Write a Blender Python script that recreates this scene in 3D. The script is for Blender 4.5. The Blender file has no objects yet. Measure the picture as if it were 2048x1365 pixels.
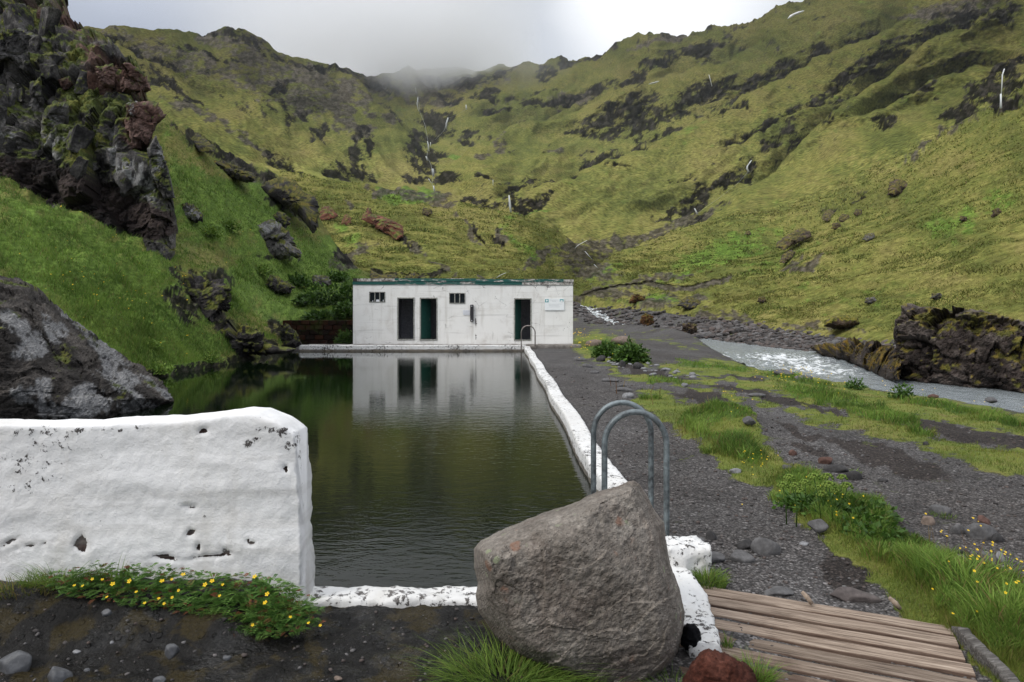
import bpy, bmesh, math, random
import numpy as np
from mathutils import Vector, Matrix

# ------------------------------------------------------------------ camera, world, sun, exposure
SC = bpy.context.scene
COL = SC.collection
F = 1365.0          # focal length in photo pixels (2048 px wide frame)
CH = 1.91           # eye height above the pool water (z = 0)
HY = 615.0          # photo row of the horizon
cam_d = bpy.data.cameras.new('camera')
cam = bpy.data.objects.new('camera', cam_d)
COL.objects.link(cam)
cam.location = (0, 0, CH)
cam.rotation_euler = (math.radians(90), 0, 0)
cam_d.sensor_width = 36.0
cam_d.lens = 36.0 * F / 2048.0
cam_d.shift_y = (HY - 682.5) / 2048.0
cam_d.clip_start = 0.05
cam_d.clip_end = 6000
SC.camera = cam
SC.view_settings.view_transform = 'Standard'
SC.view_settings.look = 'None'
SC.view_settings.gamma = 1.0
SC.view_settings.exposure = 0.6
SC.cycles.use_denoising = True
SC.cycles.max_bounces = 8
SC.cycles.volume_bounces = 6
SC.cycles.volume_step_rate = 1.0

SUN_EL, SUN_AZ = math.radians(40), math.radians(236)   # azimuth clockwise from +Y (view direction)
sun_d = bpy.data.lights.new('sun', 'SUN')
sun_d.energy = 1.35
sun_d.angle = math.radians(20)
sun_d.color = (1.0, 0.965, 0.91)
sun = bpy.data.objects.new('sun', sun_d)
COL.objects.link(sun)
sdir = Vector((math.sin(SUN_AZ) * math.cos(SUN_EL), math.cos(SUN_AZ) * math.cos(SUN_EL), math.sin(SUN_EL)))
sun.rotation_euler = (-sdir).to_track_quat('-Z', 'Y').to_euler()
sun.location = sdir * 60


class NT:
    """small helper round a node tree"""
    def __init__(s, tree):
        s.t = tree
        s.n = tree.nodes
        s.l = tree.links

    def new(s, typ, **kw):
        nd = s.n.new(typ)
        for k, v in kw.items():
            setattr(nd, k, v)
        return nd

    def put(s, sock, v):
        if v is None:
            return
        if hasattr(v, 'default_value') or hasattr(v, 'is_linked'):
            s.l.new(v, sock)
        elif isinstance(v, (tuple, list)):
            if len(v) == 3 and len(sock.default_value) == 4:
                v = (*v, 1)
            sock.default_value = v
        else:
            sock.default_value = v

    def math(s, op, a, b=None, c=None, clamp=False):
        nd = s.new('ShaderNodeMath', operation=op)
        nd.use_clamp = clamp
        for i, v in enumerate((a, b, c)):
            s.put(nd.inputs[i], v)
        return nd.outputs[0]

    def vmath(s, op, a, b=None):
        nd = s.new('ShaderNodeVectorMath', operation=op)
        s.put(nd.inputs[0], a)
        s.put(nd.inputs[1], b)
        return nd.outputs['Value'] if op in ('DOT_PRODUCT', 'LENGTH') else nd.outputs[0]

    def mapping(s, vec, scale=(1, 1, 1), rot=(0, 0, 0), loc=(0, 0, 0)):
        nd = s.new('ShaderNodeMapping')
        s.put(nd.inputs['Vector'], vec)
        nd.inputs['Scale'].default_value = scale
        nd.inputs['Rotation'].default_value = rot
        nd.inputs['Location'].default_value = loc
        return nd.outputs[0]

    def noise(s, vec, scale, detail=4, rough=0.55, dist=0.0, out=0, typ=None):
        nd = s.new('ShaderNodeTexNoise')
        if typ:
            nd.noise_type = typ
        s.put(nd.inputs['Vector'], vec)
        nd.inputs['Scale'].default_value = scale
        nd.inputs['Detail'].default_value = detail
        nd.inputs['Roughness'].default_value = rough
        nd.inputs['Distortion'].default_value = dist
        return nd.outputs[out]

    def voro(s, vec, scale, feature='F1', out=0, rand=1.0):
        nd = s.new('ShaderNodeTexVoronoi', feature=feature)
        s.put(nd.inputs['Vector'], vec)
        nd.inputs['Scale'].default_value = scale
        nd.inputs['Randomness'].default_value = rand
        return nd.outputs[out]

    def ramp(s, fac, stops, interp='LINEAR'):
        nd = s.new('ShaderNodeValToRGB')
        cr = nd.color_ramp
        cr.interpolation = interp
        while len(cr.elements) < len(stops):
            cr.elements.new(0.5)
        for e, (p, c) in zip(cr.elements, stops):
            e.position = p
            if not isinstance(c, (tuple, list)):
                c = (c, c, c)
            e.color = (*c[:3], 1)
        s.put(nd.inputs[0], fac)
        return nd.outputs[0]

    def step(s, fac, lo, hi):
        nd = s.new('ShaderNodeMapRange', interpolation_type='SMOOTHSTEP')
        s.put(nd.inputs[0], fac)
        nd.inputs[1].default_value = lo
        nd.inputs[2].default_value = hi
        return nd.outputs[0]

    def mix(s, fac, a, b, blend='MIX'):
        nd = s.new('ShaderNodeMix', data_type='RGBA', blend_type=blend)
        s.put(nd.inputs[0], fac)
        s.put(nd.inputs[6], a)
        s.put(nd.inputs[7], b)
        return nd.outputs[2]

    def attr(s, name, out='Fac'):
        return s.new('ShaderNodeAttribute', attribute_name=name).outputs[out]

    def pos(s):
        return s.new('ShaderNodeNewGeometry').outputs['Position']

    def obj(s):
        return s.new('ShaderNodeTexCoord').outputs['Object']

    def nz(s):
        g = s.new('ShaderNodeNewGeometry').outputs['Normal']
        x = s.new('ShaderNodeSeparateXYZ')
        s.put(x.inputs[0], g)
        return x.outputs[2]

    def sep(s, v):
        x = s.new('ShaderNodeSeparateXYZ')
        s.put(x.inputs[0], v)
        return x.outputs

    def bump(s, h, strength=0.5, dist=0.05, normal=None):
        nd = s.new('ShaderNodeBump')
        nd.inputs['Strength'].default_value = strength
        nd.inputs['Distance'].default_value = dist
        s.put(nd.inputs['Height'], h)
        if normal is not None:
            s.put(nd.inputs['Normal'], normal)
        return nd.outputs[0]


MATS = {}


def material(name, fn, rough=0.9, spec=0.25):
    m = bpy.data.materials.new(name)
    m.use_nodes = True
    nt = NT(m.node_tree)
    b = nt.n['Principled BSDF']
    b.inputs['Roughness'].default_value = rough
    b.inputs['Specular IOR Level'].default_value = spec
    r = fn(nt, b)
    if r:
        for k, v in r.items():
            nt.put(b.inputs[k], v)
    MATS[name] = m
    return m


# world: an overcast deck of cloud over a clear-sky base
wd = bpy.data.worlds.new('World')
SC.world = wd
wd.use_nodes = True
wn = NT(wd.node_tree)
bg = wn.n['Background']
sky = wn.new('ShaderNodeTexSky', sky_type='NISHITA')
sky.sun_disc = False
sky.sun_elevation = SUN_EL
sky.sun_rotation = SUN_AZ
dirv = wn.vmath('NORMALIZE', wn.new('ShaderNodeTexCoord').outputs['Generated'])
dz = wn.sep(dirv)[2]
el = wn.math('MAXIMUM', dz, 0.0)
base = wn.ramp(el, [(0.0, (2.4, 2.65, 3.25)), (0.32, (2.75, 3.05, 3.75)), (0.6, (8.0, 8.3, 8.9)), (1.0, (11.0, 11.2, 11.6))])
# flatten the cloud deck so that its texture gets smaller towards the horizon
dd = wn.math('ADD', el, 0.12)
inv = wn.math('DIVIDE', 1.0, dd)
comb = wn.new('ShaderNodeCombineXYZ')
sx = wn.sep(dirv)
wn.put(comb.inputs[0], wn.math('MULTIPLY', sx[0], inv))
wn.put(comb.inputs[1], wn.math('MULTIPLY', sx[1], inv))
cl = wn.noise(comb.outputs[0], 0.75, 5, 0.5, 0.3)
clf = wn.ramp(cl, [(0.3, 0.86), (0.5, 0.98), (0.72, 1.16)])
cloud = wn.mix(1.0, base, clf, 'MULTIPLY')
# thin bright gap in the deck, up to the right of the valley head
gap = Vector((330, F, 640)).normalized()
dt = wn.vmath('DOT_PRODUCT', dirv, tuple(gap))
gf = wn.math('ADD', wn.step(dt, 0.88, 1.0), wn.math('MULTIPLY', wn.math('SUBTRACT', cl, 0.5), 0.4))
gfac = wn.math('MULTIPLY', wn.step(gf, 0.15, 1.1), 0.95, clamp=True)
cloud = wn.mix(gfac, cloud, (4.6, 4.85, 5.3))
core = wn.math('MULTIPLY', wn.step(wn.math('ADD', dt, wn.math('MULTIPLY', wn.math('SUBTRACT', cl, 0.5), 0.03)), 0.985, 1.002), 0.9, clamp=True)
cloud = wn.mix(core, cloud, (8.6, 8.7, 8.8))
# below the horizon: dull ground
under = wn.step(dz, -0.02, 0.0)
cloud = wn.mix(under, (1.0, 1.0, 0.8), cloud)
mixed = wn.mix(0.05, cloud, sky.outputs[0])
wn.put(bg.inputs['Color'], mixed)
bg.inputs['Strength'].default_value = 0.1

# ------------------------------------------------------------------ helpers
RNG = np.random.default_rng(7)
random.seed(7)


def W(u, v, Y):
    """a point Y metres ahead that the camera sees at photo pixel (u, v)"""
    return np.array([(u - 1024) / F * Y, Y, CH - (v - HY) / F * Y])


def G(u, v, z=0.12):
    """the point of height z seen at photo pixel (u, v)"""
    Y = (CH - z) * F / (v - HY)
    return W(u, v, Y)


def px(P):
    return 1024 + F * P[..., 0] / P[..., 1], HY - F * (P[..., 2] - CH) / P[..., 1]


_G16 = np.array([[1, 1, 0], [-1, 1, 0], [1, -1, 0], [-1, -1, 0], [1, 0, 1], [-1, 0, 1], [1, 0, -1], [-1, 0, -1],
                 [0, 1, 1], [0, -1, 1], [0, 1, -1], [0, -1, -1], [1, 1, 0], [-1, 1, 0], [0, -1, 1], [0, -1, -1]], dtype=np.float64)


def _hash(ix, iy, iz, seed):
    h = (ix.astype(np.uint32) * np.uint32(374761393) + iy.astype(np.uint32) * np.uint32(668265263)
         + iz.astype(np.uint32) * np.uint32(2147483647) + np.uint32(seed * 974711 & 0xffffffff))
    h = (h ^ (h >> np.uint32(13))) * np.uint32(1274126177)
    h = (h ^ (h >> np.uint32(16))) * np.uint32(2246822519)
    return h ^ (h >> np.uint32(15))


_GX, _GY, _GZ = [np.ascontiguousarray(_G16[:, i], dtype=np.float32) for i in range(3)]


def gn(x, y, z, seed=0):
    """gradient noise, about -0.7 .. 0.7"""
    x, y, z = np.broadcast_arrays(np.asarray(x, float), np.asarray(y, float), np.asarray(z, float))
    fx, fy, fz = np.floor(x), np.floor(y), np.floor(z)
    K1, K2, K3 = np.uint32(374761393), np.uint32(668265263), np.uint32(2147483647)
    hx = fx.astype(np.int64).astype(np.uint32) * K1
    hy = fy.astype(np.int64).astype(np.uint32) * K2
    hz = fz.astype(np.int64).astype(np.uint32) * K3 + np.uint32(seed * 974711 & 0xffffffff)
    fx, fy, fz = (x - fx).astype(np.float32), (y - fy).astype(np.float32), (z - fz).astype(np.float32)
    ux, uy, uz = [t * t * t * (t * (t * 6 - 15) + 10) for t in (fx, fy, fz)]
    r = 0
    for dx in (0, 1):
        wx, ex, ax = (ux, fx - 1, hx + K1) if dx else (1 - ux, fx, hx)
        for dy in (0, 1):
            wy, ey, ay = (uy, fy - 1, hy + K2) if dy else (1 - uy, fy, hy)
            axy, wxy = ax + ay, wx * wy
            for dz_ in (0, 1):
                wz, ez, az = (uz, fz - 1, hz + K3) if dz_ else (1 - uz, fz, hz)
                h = axy + az
                h = (h ^ (h >> np.uint32(13))) * np.uint32(1274126177)
                h = (h ^ (h >> np.uint32(16))) * np.uint32(2246822519)
                h = ((h ^ (h >> np.uint32(15))) & np.uint32(15)).astype(np.intp)
                r = r + wxy * wz * (_GX[h] * ex + _GY[h] * ey + _GZ[h] * ez)
    return np.asarray(r, dtype=np.float64)


def fbm(x, y, z, oct=4, seed=0, gain=0.5, lac=2.03):
    a, s, r = 1.0, 1.0, 0
    for i in range(oct):
        r = r + a * gn(x * s, y * s, z * s, seed + i * 17)
        a *= gain
        s *= lac
    return r


def ridged(x, y, z, oct=4, seed=0, gain=0.5, lac=2.03):
    a, s, r, t = 1.0, 1.0, 0, 0
    for i in range(oct):
        r = r + a * (1 - 2.2 * np.abs(gn(x * s, y * s, z * s, seed + i * 17)))
        t += a
        a *= gain
        s *= lac
    return r / t


def worley(x, y, z, seed=0):
    """F1, F2 and a random number per cell"""
    x, y, z = np.broadcast_arrays(x, y, z)
    ix, iy, iz = np.floor(x).astype(np.int64), np.floor(y).astype(np.int64), np.floor(z).astype(np.int64)
    f1 = np.full(x.shape, 9.0)
    f2 = np.full(x.shape, 9.0)
    idn = np.zeros(x.shape)
    for dx in (-1, 0, 1):
        for dy in (-1, 0, 1):
            for dz_ in (-1, 0, 1):
                cx, cy, cz = ix + dx, iy + dy, iz + dz_
                h = _hash(cx, cy, cz, seed)
                jx = (h & np.uint32(1023)) / 1023.0
                jy = ((h >> np.uint32(10)) & np.uint32(1023)) / 1023.0
                jz = ((h >> np.uint32(20)) & np.uint32(1023)) / 1023.0
                d = np.sqrt((cx + jx - x) ** 2 + (cy + jy - y) ** 2 + (cz + jz - z) ** 2)
                nearer = d < f1
                f2 = np.where(nearer, f1, np.minimum(f2, d))
                idn = np.where(nearer, (_hash(cx, cy, cz, seed + 5) & np.uint32(4095)) / 4095.0, idn)
                f1 = np.where(nearer, d, f1)
    return f1, f2, idn


def facets(P, s, seed=0):
    """jointed rock: F1, F2 and, per cell, a random number and a random tilted plane value"""
    x, y, z = (P / s).T
    ix, iy, iz = np.floor(x).astype(np.int64), np.floor(y).astype(np.int64), np.floor(z).astype(np.int64)
    f1, f2 = np.full(x.shape, 9.0), np.full(x.shape, 9.0)
    idn, pl = np.zeros(x.shape), np.zeros(x.shape)
    for dx in (-1, 0, 1):
        for dy in (-1, 0, 1):
            for dz_ in (-1, 0, 1):
                cx, cy, cz = ix + dx, iy + dy, iz + dz_
                h = _hash(cx, cy, cz, seed)
                ox = cx + (h & np.uint32(1023)) / 1023.0 - x
                oy = cy + ((h >> np.uint32(10)) & np.uint32(1023)) / 1023.0 - y
                oz = cz + ((h >> np.uint32(20)) & np.uint32(1023)) / 1023.0 - z
                d = np.sqrt(ox * ox + oy * oy + oz * oz)
                g = _hash(cx, cy, cz, seed + 5)
                r0 = (g & np.uint32(1023)) / 1023.0
                r1 = ((g >> np.uint32(10)) & np.uint32(1023)) / 511.5 - 1
                r2 = ((g >> np.uint32(20)) & np.uint32(1023)) / 511.5 - 1
                m = d < f1
                f2 = np.where(m, f1, np.minimum(f2, d))
                idn = np.where(m, r0, idn)
                pl = np.where(m, -(ox * r1 + oy * (r1 - r2) * 0.5 + oz * r2), pl)
                f1 = np.where(m, d, f1)
    return f1, f2, idn, pl


def sstep(a, b, x):
    t = np.clip((x - a) / (b - a), 0, 1)
    return t * t * (3 - 2 * t)


def link_mesh(name, V, faces, mat=None, parent=None, attrs=None, smooth=True):
    """faces: one int array (n, k) or a list of such arrays"""
    if not isinstance(faces, list):
        faces = [faces]
    faces = [np.asarray(f, dtype=np.int32) for f in faces if len(f)]
    me = bpy.data.meshes.new(name)
    V = np.asarray(V, dtype=np.float32)
    me.vertices.add(len(V))
    me.vertices.foreach_set('co', V.ravel())
    loops = np.concatenate([f.ravel() for f in faces])
    sizes = np.concatenate([np.full(len(f), f.shape[1], np.int32) for f in faces])
    starts = np.concatenate([[0], np.cumsum(sizes)[:-1]]).astype(np.int32)
    me.loops.add(len(loops))
    me.loops.foreach_set('vertex_index', loops)
    me.polygons.add(len(sizes))
    me.polygons.foreach_set('loop_start', starts)
    me.polygons.foreach_set('loop_total', sizes)
    me.polygons.foreach_set('use_smooth', np.full(len(sizes), bool(smooth)))
    me.update(calc_edges=True)
    for k, a in (attrs or {}).items():
        a = np.asarray(a, np.float32)
        if a.ndim > 1 and a.shape[-1] == 3 and a.size == 3 * len(V):
            at = me.attributes.new(k, 'FLOAT_COLOR', 'POINT')
            at.data.foreach_set('color', np.concatenate([a.reshape(-1, 3), np.ones((len(V), 1), np.float32)], 1).ravel())
            continue
        at = me.attributes.new(k, 'FLOAT', 'POINT')
        at.data.foreach_set('value', np.asarray(a, np.float32).ravel())
    o = bpy.data.objects.new(name, me)
    COL.objects.link(o)
    if mat is not None:
        me.materials.append(MATS[mat] if isinstance(mat, str) else mat)
    if parent is not None:
        o.parent = parent
    return o


def tag(o, label=None, cat=None, group=None, kind=None):
    if label:
        o['label'] = label
    if cat:
        o['category'] = cat
    if group:
        o['group'] = group
    if kind:
        o['kind'] = kind
    return o


def empty(name, loc=(0, 0, 0), rz=0.0):
    o = bpy.data.objects.new(name, None)
    COL.objects.link(o)
    o.location = loc
    o.rotation_euler = (0, 0, rz)
    o.empty_display_size = 0.1
    return o


def gridF(nr, nc, keep=None):
    i = np.arange(nr * nc).reshape(nr, nc)
    q = np.stack([i[:-1, :-1], i[:-1, 1:], i[1:, 1:], i[1:, :-1]], -1)
    if keep is not None:
        return q[keep]
    return q.reshape(-1, 4)


def compact(V, Fc, attrs=None):
    used = np.unique(Fc)
    m = np.full(len(V), -1, np.int64)
    m[used] = np.arange(len(used))
    return V[used], m[Fc], {k: (np.asarray(a).reshape(-1, 3) if np.asarray(a).size == 3 * len(V) else np.asarray(a).ravel())[used] for k, a in (attrs or {}).items()}


def poly_sdf(poly, U, Vv):
    """signed distance (inside positive) and the nearest boundary point"""
    P = np.asarray(poly, float)
    Q = np.roll(P, -1, 0)
    best = np.full(U.shape, 1e18)
    bx, by = np.zeros(U.shape), np.zeros(U.shape)
    inside = np.zeros(U.shape, bool)
    for (x0, y0), (x1, y1) in zip(P, Q):
        ex, ey = x1 - x0, y1 - y0
        t = np.clip(((U - x0) * ex + (Vv - y0) * ey) / (ex * ex + ey * ey + 1e-9), 0, 1)
        cx, cy = x0 + t * ex, y0 + t * ey
        d = (U - cx) ** 2 + (Vv - cy) ** 2
        m = d < best
        best = np.where(m, d, best)
        bx = np.where(m, cx, bx)
        by = np.where(m, cy, by)
        if y0 != y1:
            c = ((y0 > Vv) != (y1 > Vv)) & (U < (x1 - x0) * (Vv - y0) / (y1 - y0) + x0)
            inside ^= c
    d = np.sqrt(best)
    return np.where(inside, d, -d), bx, by


def box_mesh(parts):
    """list of (x0,x1,y0,y1,z0,z1) -> verts, quads"""
    V, Q = [], []
    for (x0, x1, y0, y1, z0, z1) in parts:
        n = len(V)
        V += [(x0, y0, z0), (x1, y0, z0), (x1, y1, z0), (x0, y1, z0), (x0, y0, z1), (x1, y0, z1), (x1, y1, z1), (x0, y1, z1)]
        Q += [(n, n + 3, n + 2, n + 1), (n + 4, n + 5, n + 6, n + 7), (n, n + 1, n + 5, n + 4), (n + 1, n + 2, n + 6, n + 5),
              (n + 2, n + 3, n + 7, n + 6), (n + 3, n, n + 4, n + 7)]
    return np.array(V, float), np.array(Q)


def tube(pts, r, n=10, cap=True):
    P = np.asarray(pts, float)
    R = np.full(len(P), r) if np.isscalar(r) else np.asarray(r, float)
    T = np.gradient(P, axis=0)
    T /= np.linalg.norm(T, axis=1)[:, None] + 1e-9
    up = np.array([0.03, 0.2, 1.0]) if abs(T[0][2]) < 0.9 else np.array([0.1, 1.0, 0.02])
    V = []
    A = np.cross(T[0], up)
    A /= np.linalg.norm(A)
    for p, t, rr in zip(P, T, R):
        A = A - t * np.dot(A, t)
        A /= np.linalg.norm(A)
        B = np.cross(t, A)
        for k in range(n):
            a = 2 * math.pi * k / n
            V.append(p + rr * (math.cos(a) * A + math.sin(a) * B))
    m = len(P)
    Q = [(i * n + k, i * n + (k + 1) % n, (i + 1) * n + (k + 1) % n, (i + 1) * n + k) for i in range(m - 1) for k in range(n)]
    T3 = []
    if cap:
        V += [P[0], P[-1]]
        T3 = [(len(V) - 2, (k + 1) % n, k) for k in range(n)] + [(len(V) - 1, (m - 1) * n + k, (m - 1) * n + (k + 1) % n) for k in range(n)]
    return np.array(V), [np.array(Q), np.array(T3)] if cap else [np.array(Q)]


def merge(parts):
    """parts: list of (V, faces list) -> V, faces list"""
    Vs, out, n = [], {}, 0
    for V, fl in parts:
        if not isinstance(fl, list):
            fl = [fl]
        for f in fl:
            f = np.asarray(f)
            if len(f):
                out.setdefault(f.shape[1], []).append(f + n)
        Vs.append(V)
        n += len(V)
    return np.concatenate(Vs), [np.concatenate(v) for v in out.values()]


_ICO = {}


def ico(sub):
    if sub not in _ICO:
        bm = bmesh.new()
        bmesh.ops.create_icosphere(bm, subdivisions=sub, radius=1)
        V = np.array([v.co[:] for v in bm.verts])
        Fc = np.array([[v.index for v in f.verts] for f in bm.faces])
        bm.free()
        V /= np.linalg.norm(V, axis=1)[:, None]
        _ICO[sub] = (V, Fc)
    return _ICO[sub]


def stone_geo(sub, seed, planes=12, size=(1, 1, 1), rough=0.06, round_=10.0, nscale=1.6, flat_bottom=None):
    """a boulder: unit sphere cut by random planes, then roughened"""
    D, Fc = ico(sub)
    r = np.random.default_rng(seed)
    N = r.normal(size=(planes, 3))
    N /= np.linalg.norm(N, axis=1)[:, None]
    dist = r.uniform(0.62, 0.95, planes)
    c = D @ N.T
    lim = np.where(c > 0.05, dist / np.maximum(c, 0.05), 9.0)
    lim = np.concatenate([lim, np.full((len(D), 1), 1.05)], 1)
    rad = (np.mean(lim ** (-round_), 1) * lim.shape[1]) ** (-1 / round_)
    o = seed * 3.7
    rad = rad + rough * fbm(D[:, 0] * nscale + o, D[:, 1] * nscale, D[:, 2] * nscale, 4, seed, 0.6)
    P = D * rad[:, None] * np.asarray(size)
    if flat_bottom is not None:
        P[:, 2] = np.maximum(P[:, 2], flat_bottom)
    return P, Fc


def block_geo(sub, seed, size, jit=0.22, cuts=3, p=44):
    """a jointed block: a skewed box with knocked-off corners"""
    D, Fc = ico(sub)
    r = np.random.default_rng(seed)
    N = np.concatenate([np.eye(3), -np.eye(3)]) + r.normal(size=(6, 3)) * jit
    C = r.normal(size=(cuts, 3))
    N = np.concatenate([N, C])
    N /= np.linalg.norm(N, axis=1)[:, None]
    dist = np.concatenate([r.uniform(0.75, 1.0, 6), r.uniform(0.95, 1.2, cuts)])
    c = D @ N.T
    lim = np.where(c > 0.03, dist / np.maximum(c, 0.03), 30.0)
    rad = np.sum(lim ** (-p), 1) ** (-1 / p)
    rad = rad * (1 + 0.05 * fbm(D[:, 0] * 2.5 + seed, D[:, 1] * 2.5, D[:, 2] * 2.5, 4, seed, 0.6))
    return D * rad[:, None] * np.asarray(size), Fc


def rot_z(P, a):
    c, s = math.cos(a), math.sin(a)
    return np.stack([P[:, 0] * c - P[:, 1] * s, P[:, 0] * s + P[:, 1] * c, P[:, 2]], 1)


def tilt(P, ax, ang):
    M = np.array(Matrix.Rotation(ang, 3, ax))
    return P @ M.T


def inflate(name, poly, Yfun, R, df, db, step, mat, disp=None, power=2.0, parent=None, centre=None, attrs_fn=None, front=None, smooth=True):
    """closed rocky body whose outline is the polygon `poly` (photo pixels) at depth Yfun(u, v); it bulges df metres
    towards and db metres away from the viewer, over R pixels from its rim"""
    P = np.asarray(poly, float)
    u0, v0 = P.min(0) - step
    u1, v1 = P.max(0) + step
    us = np.arange(u0, u1 + step, step)
    vs = np.arange(v0, v1 + step, step)
    U, Vv = np.meshgrid(us, vs)
    d, bx, by = poly_sdf(P, U, Vv)
    ins = d > 0
    cell = ins[:-1, :-1] | ins[1:, :-1] | ins[:-1, 1:] | ins[1:, 1:]
    snap = d < step * 0.35
    U = np.where(snap, bx, U)
    Vv = np.where(snap, by, Vv)
    d = np.where(snap, 0, d)
    t = np.clip(d / R, 0, 1)
    bl = (1 - (1 - t) ** power) ** (1 / power)
    Yc = Yfun(U, Vv) + np.zeros(U.shape)
    out = []
    for sgn, dep in ((-1, df), (1, db)):
        Y = Yc + sgn * dep * bl
        if front is not None and sgn < 0:
            Y = Yc - bl * np.maximum(Yc - front(U, Vv), 0.02)
        tp = 0.3 * bl if sgn > 0 else 0.0                # the far side tapers
        X = (U - tp * (U - P[:, 0].mean()) - 1024) / F * Y
        Z = CH - (Vv - tp * (Vv - P[:, 1].mean()) - HY) / F * Y
        out.append(np.stack([X, Y, Z], -1).reshape(-1, 3))
    Fc = gridF(*U.shape, keep=cell)
    V = np.concatenate(out)
    faces = np.concatenate([Fc[:, ::-1], Fc + U.size])
    V, faces, _ = compact(V, faces)
    # weld the rim
    key = np.round(V * 2000).astype(np.int64)
    _, first, invx = np.unique(key, axis=0, return_index=True, return_inverse=True)
    V = V[first]
    faces = invx.ravel()[faces]
    good = (faces[:, 0] != faces[:, 1]) & (faces[:, 2] != faces[:, 3]) & (faces[:, 0] != faces[:, 2]) & (faces[:, 1] != faces[:, 3]) & (faces[:, 1] != faces[:, 2]) & (faces[:, 0] != faces[:, 3])
    faces = faces[good]
    if disp is not None:
        c = np.asarray(centre) if centre is not None else V.mean(0)
        nrm = V - c
        nrm /= np.linalg.norm(nrm, axis=1)[:, None] + 1e-6
        V = V + disp(V, nrm)
    at = attrs_fn(V) if attrs_fn else None
    return link_mesh(name, V, faces, mat, parent, at, smooth)

# ------------------------------------------------------------------ materials
def hill_mat(scale, dist, lo=0.45, hi=1.6):
    def fn(nt, b):
        p = nt.pos()
        n = nt.noise(nt.mapping(p, (1, 1, 1.8)), scale, 5, 0.7)
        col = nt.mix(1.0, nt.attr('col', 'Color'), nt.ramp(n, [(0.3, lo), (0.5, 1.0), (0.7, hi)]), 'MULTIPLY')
        return {'Base Color': col, 'Normal': nt.bump(n, 0.8, dist)}
    return fn


material('mountain_moss', hill_mat(0.5, 0.9, 0.3, 1.8), 1.0, 0.0)
material('hillside_moss', hill_mat(1.6, 0.25), 1.0, 0.0)
material('bank_grass', hill_mat(5.0, 0.08), 0.95, 0.1)


def painted_rock(scale, bumpd, crack=0.3):
    def fn(nt, b):
        p = nt.obj()
        n = nt.noise(p, scale, 6, 0.72, 0.2)
        fine = nt.noise(p, scale * 8, 5, 0.75)
        vcell = nt.voro(nt.vmath('ADD', p, nt.noise(p, scale * 1.5, 3, 0.6, out=1)), scale * 1.6, 'DISTANCE_TO_EDGE')
        col = nt.mix(1.0, nt.attr('col', 'Color'), nt.ramp(fine, [(0.3, 0.4), (0.5, 1.0), (0.68, 1.7)]), 'MULTIPLY')
        col = nt.mix(nt.math('MULTIPLY', nt.math('SUBTRACT', 1.0, nt.step(vcell, 0.0, 0.035)), crack), col, (0.008, 0.007, 0.007))
        h = nt.math('ADD', n, nt.math('MULTIPLY', fine, 0.4))
        return {'Base Color': col, 'Normal': nt.bump(h, 0.9, bumpd)}
    return fn


material('cliff_face', painted_rock(1.4, 0.12), 0.9, 0.2)
material('boulder_face', painted_rock(3.0, 0.07, 0.3), 0.88, 0.2)


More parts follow.
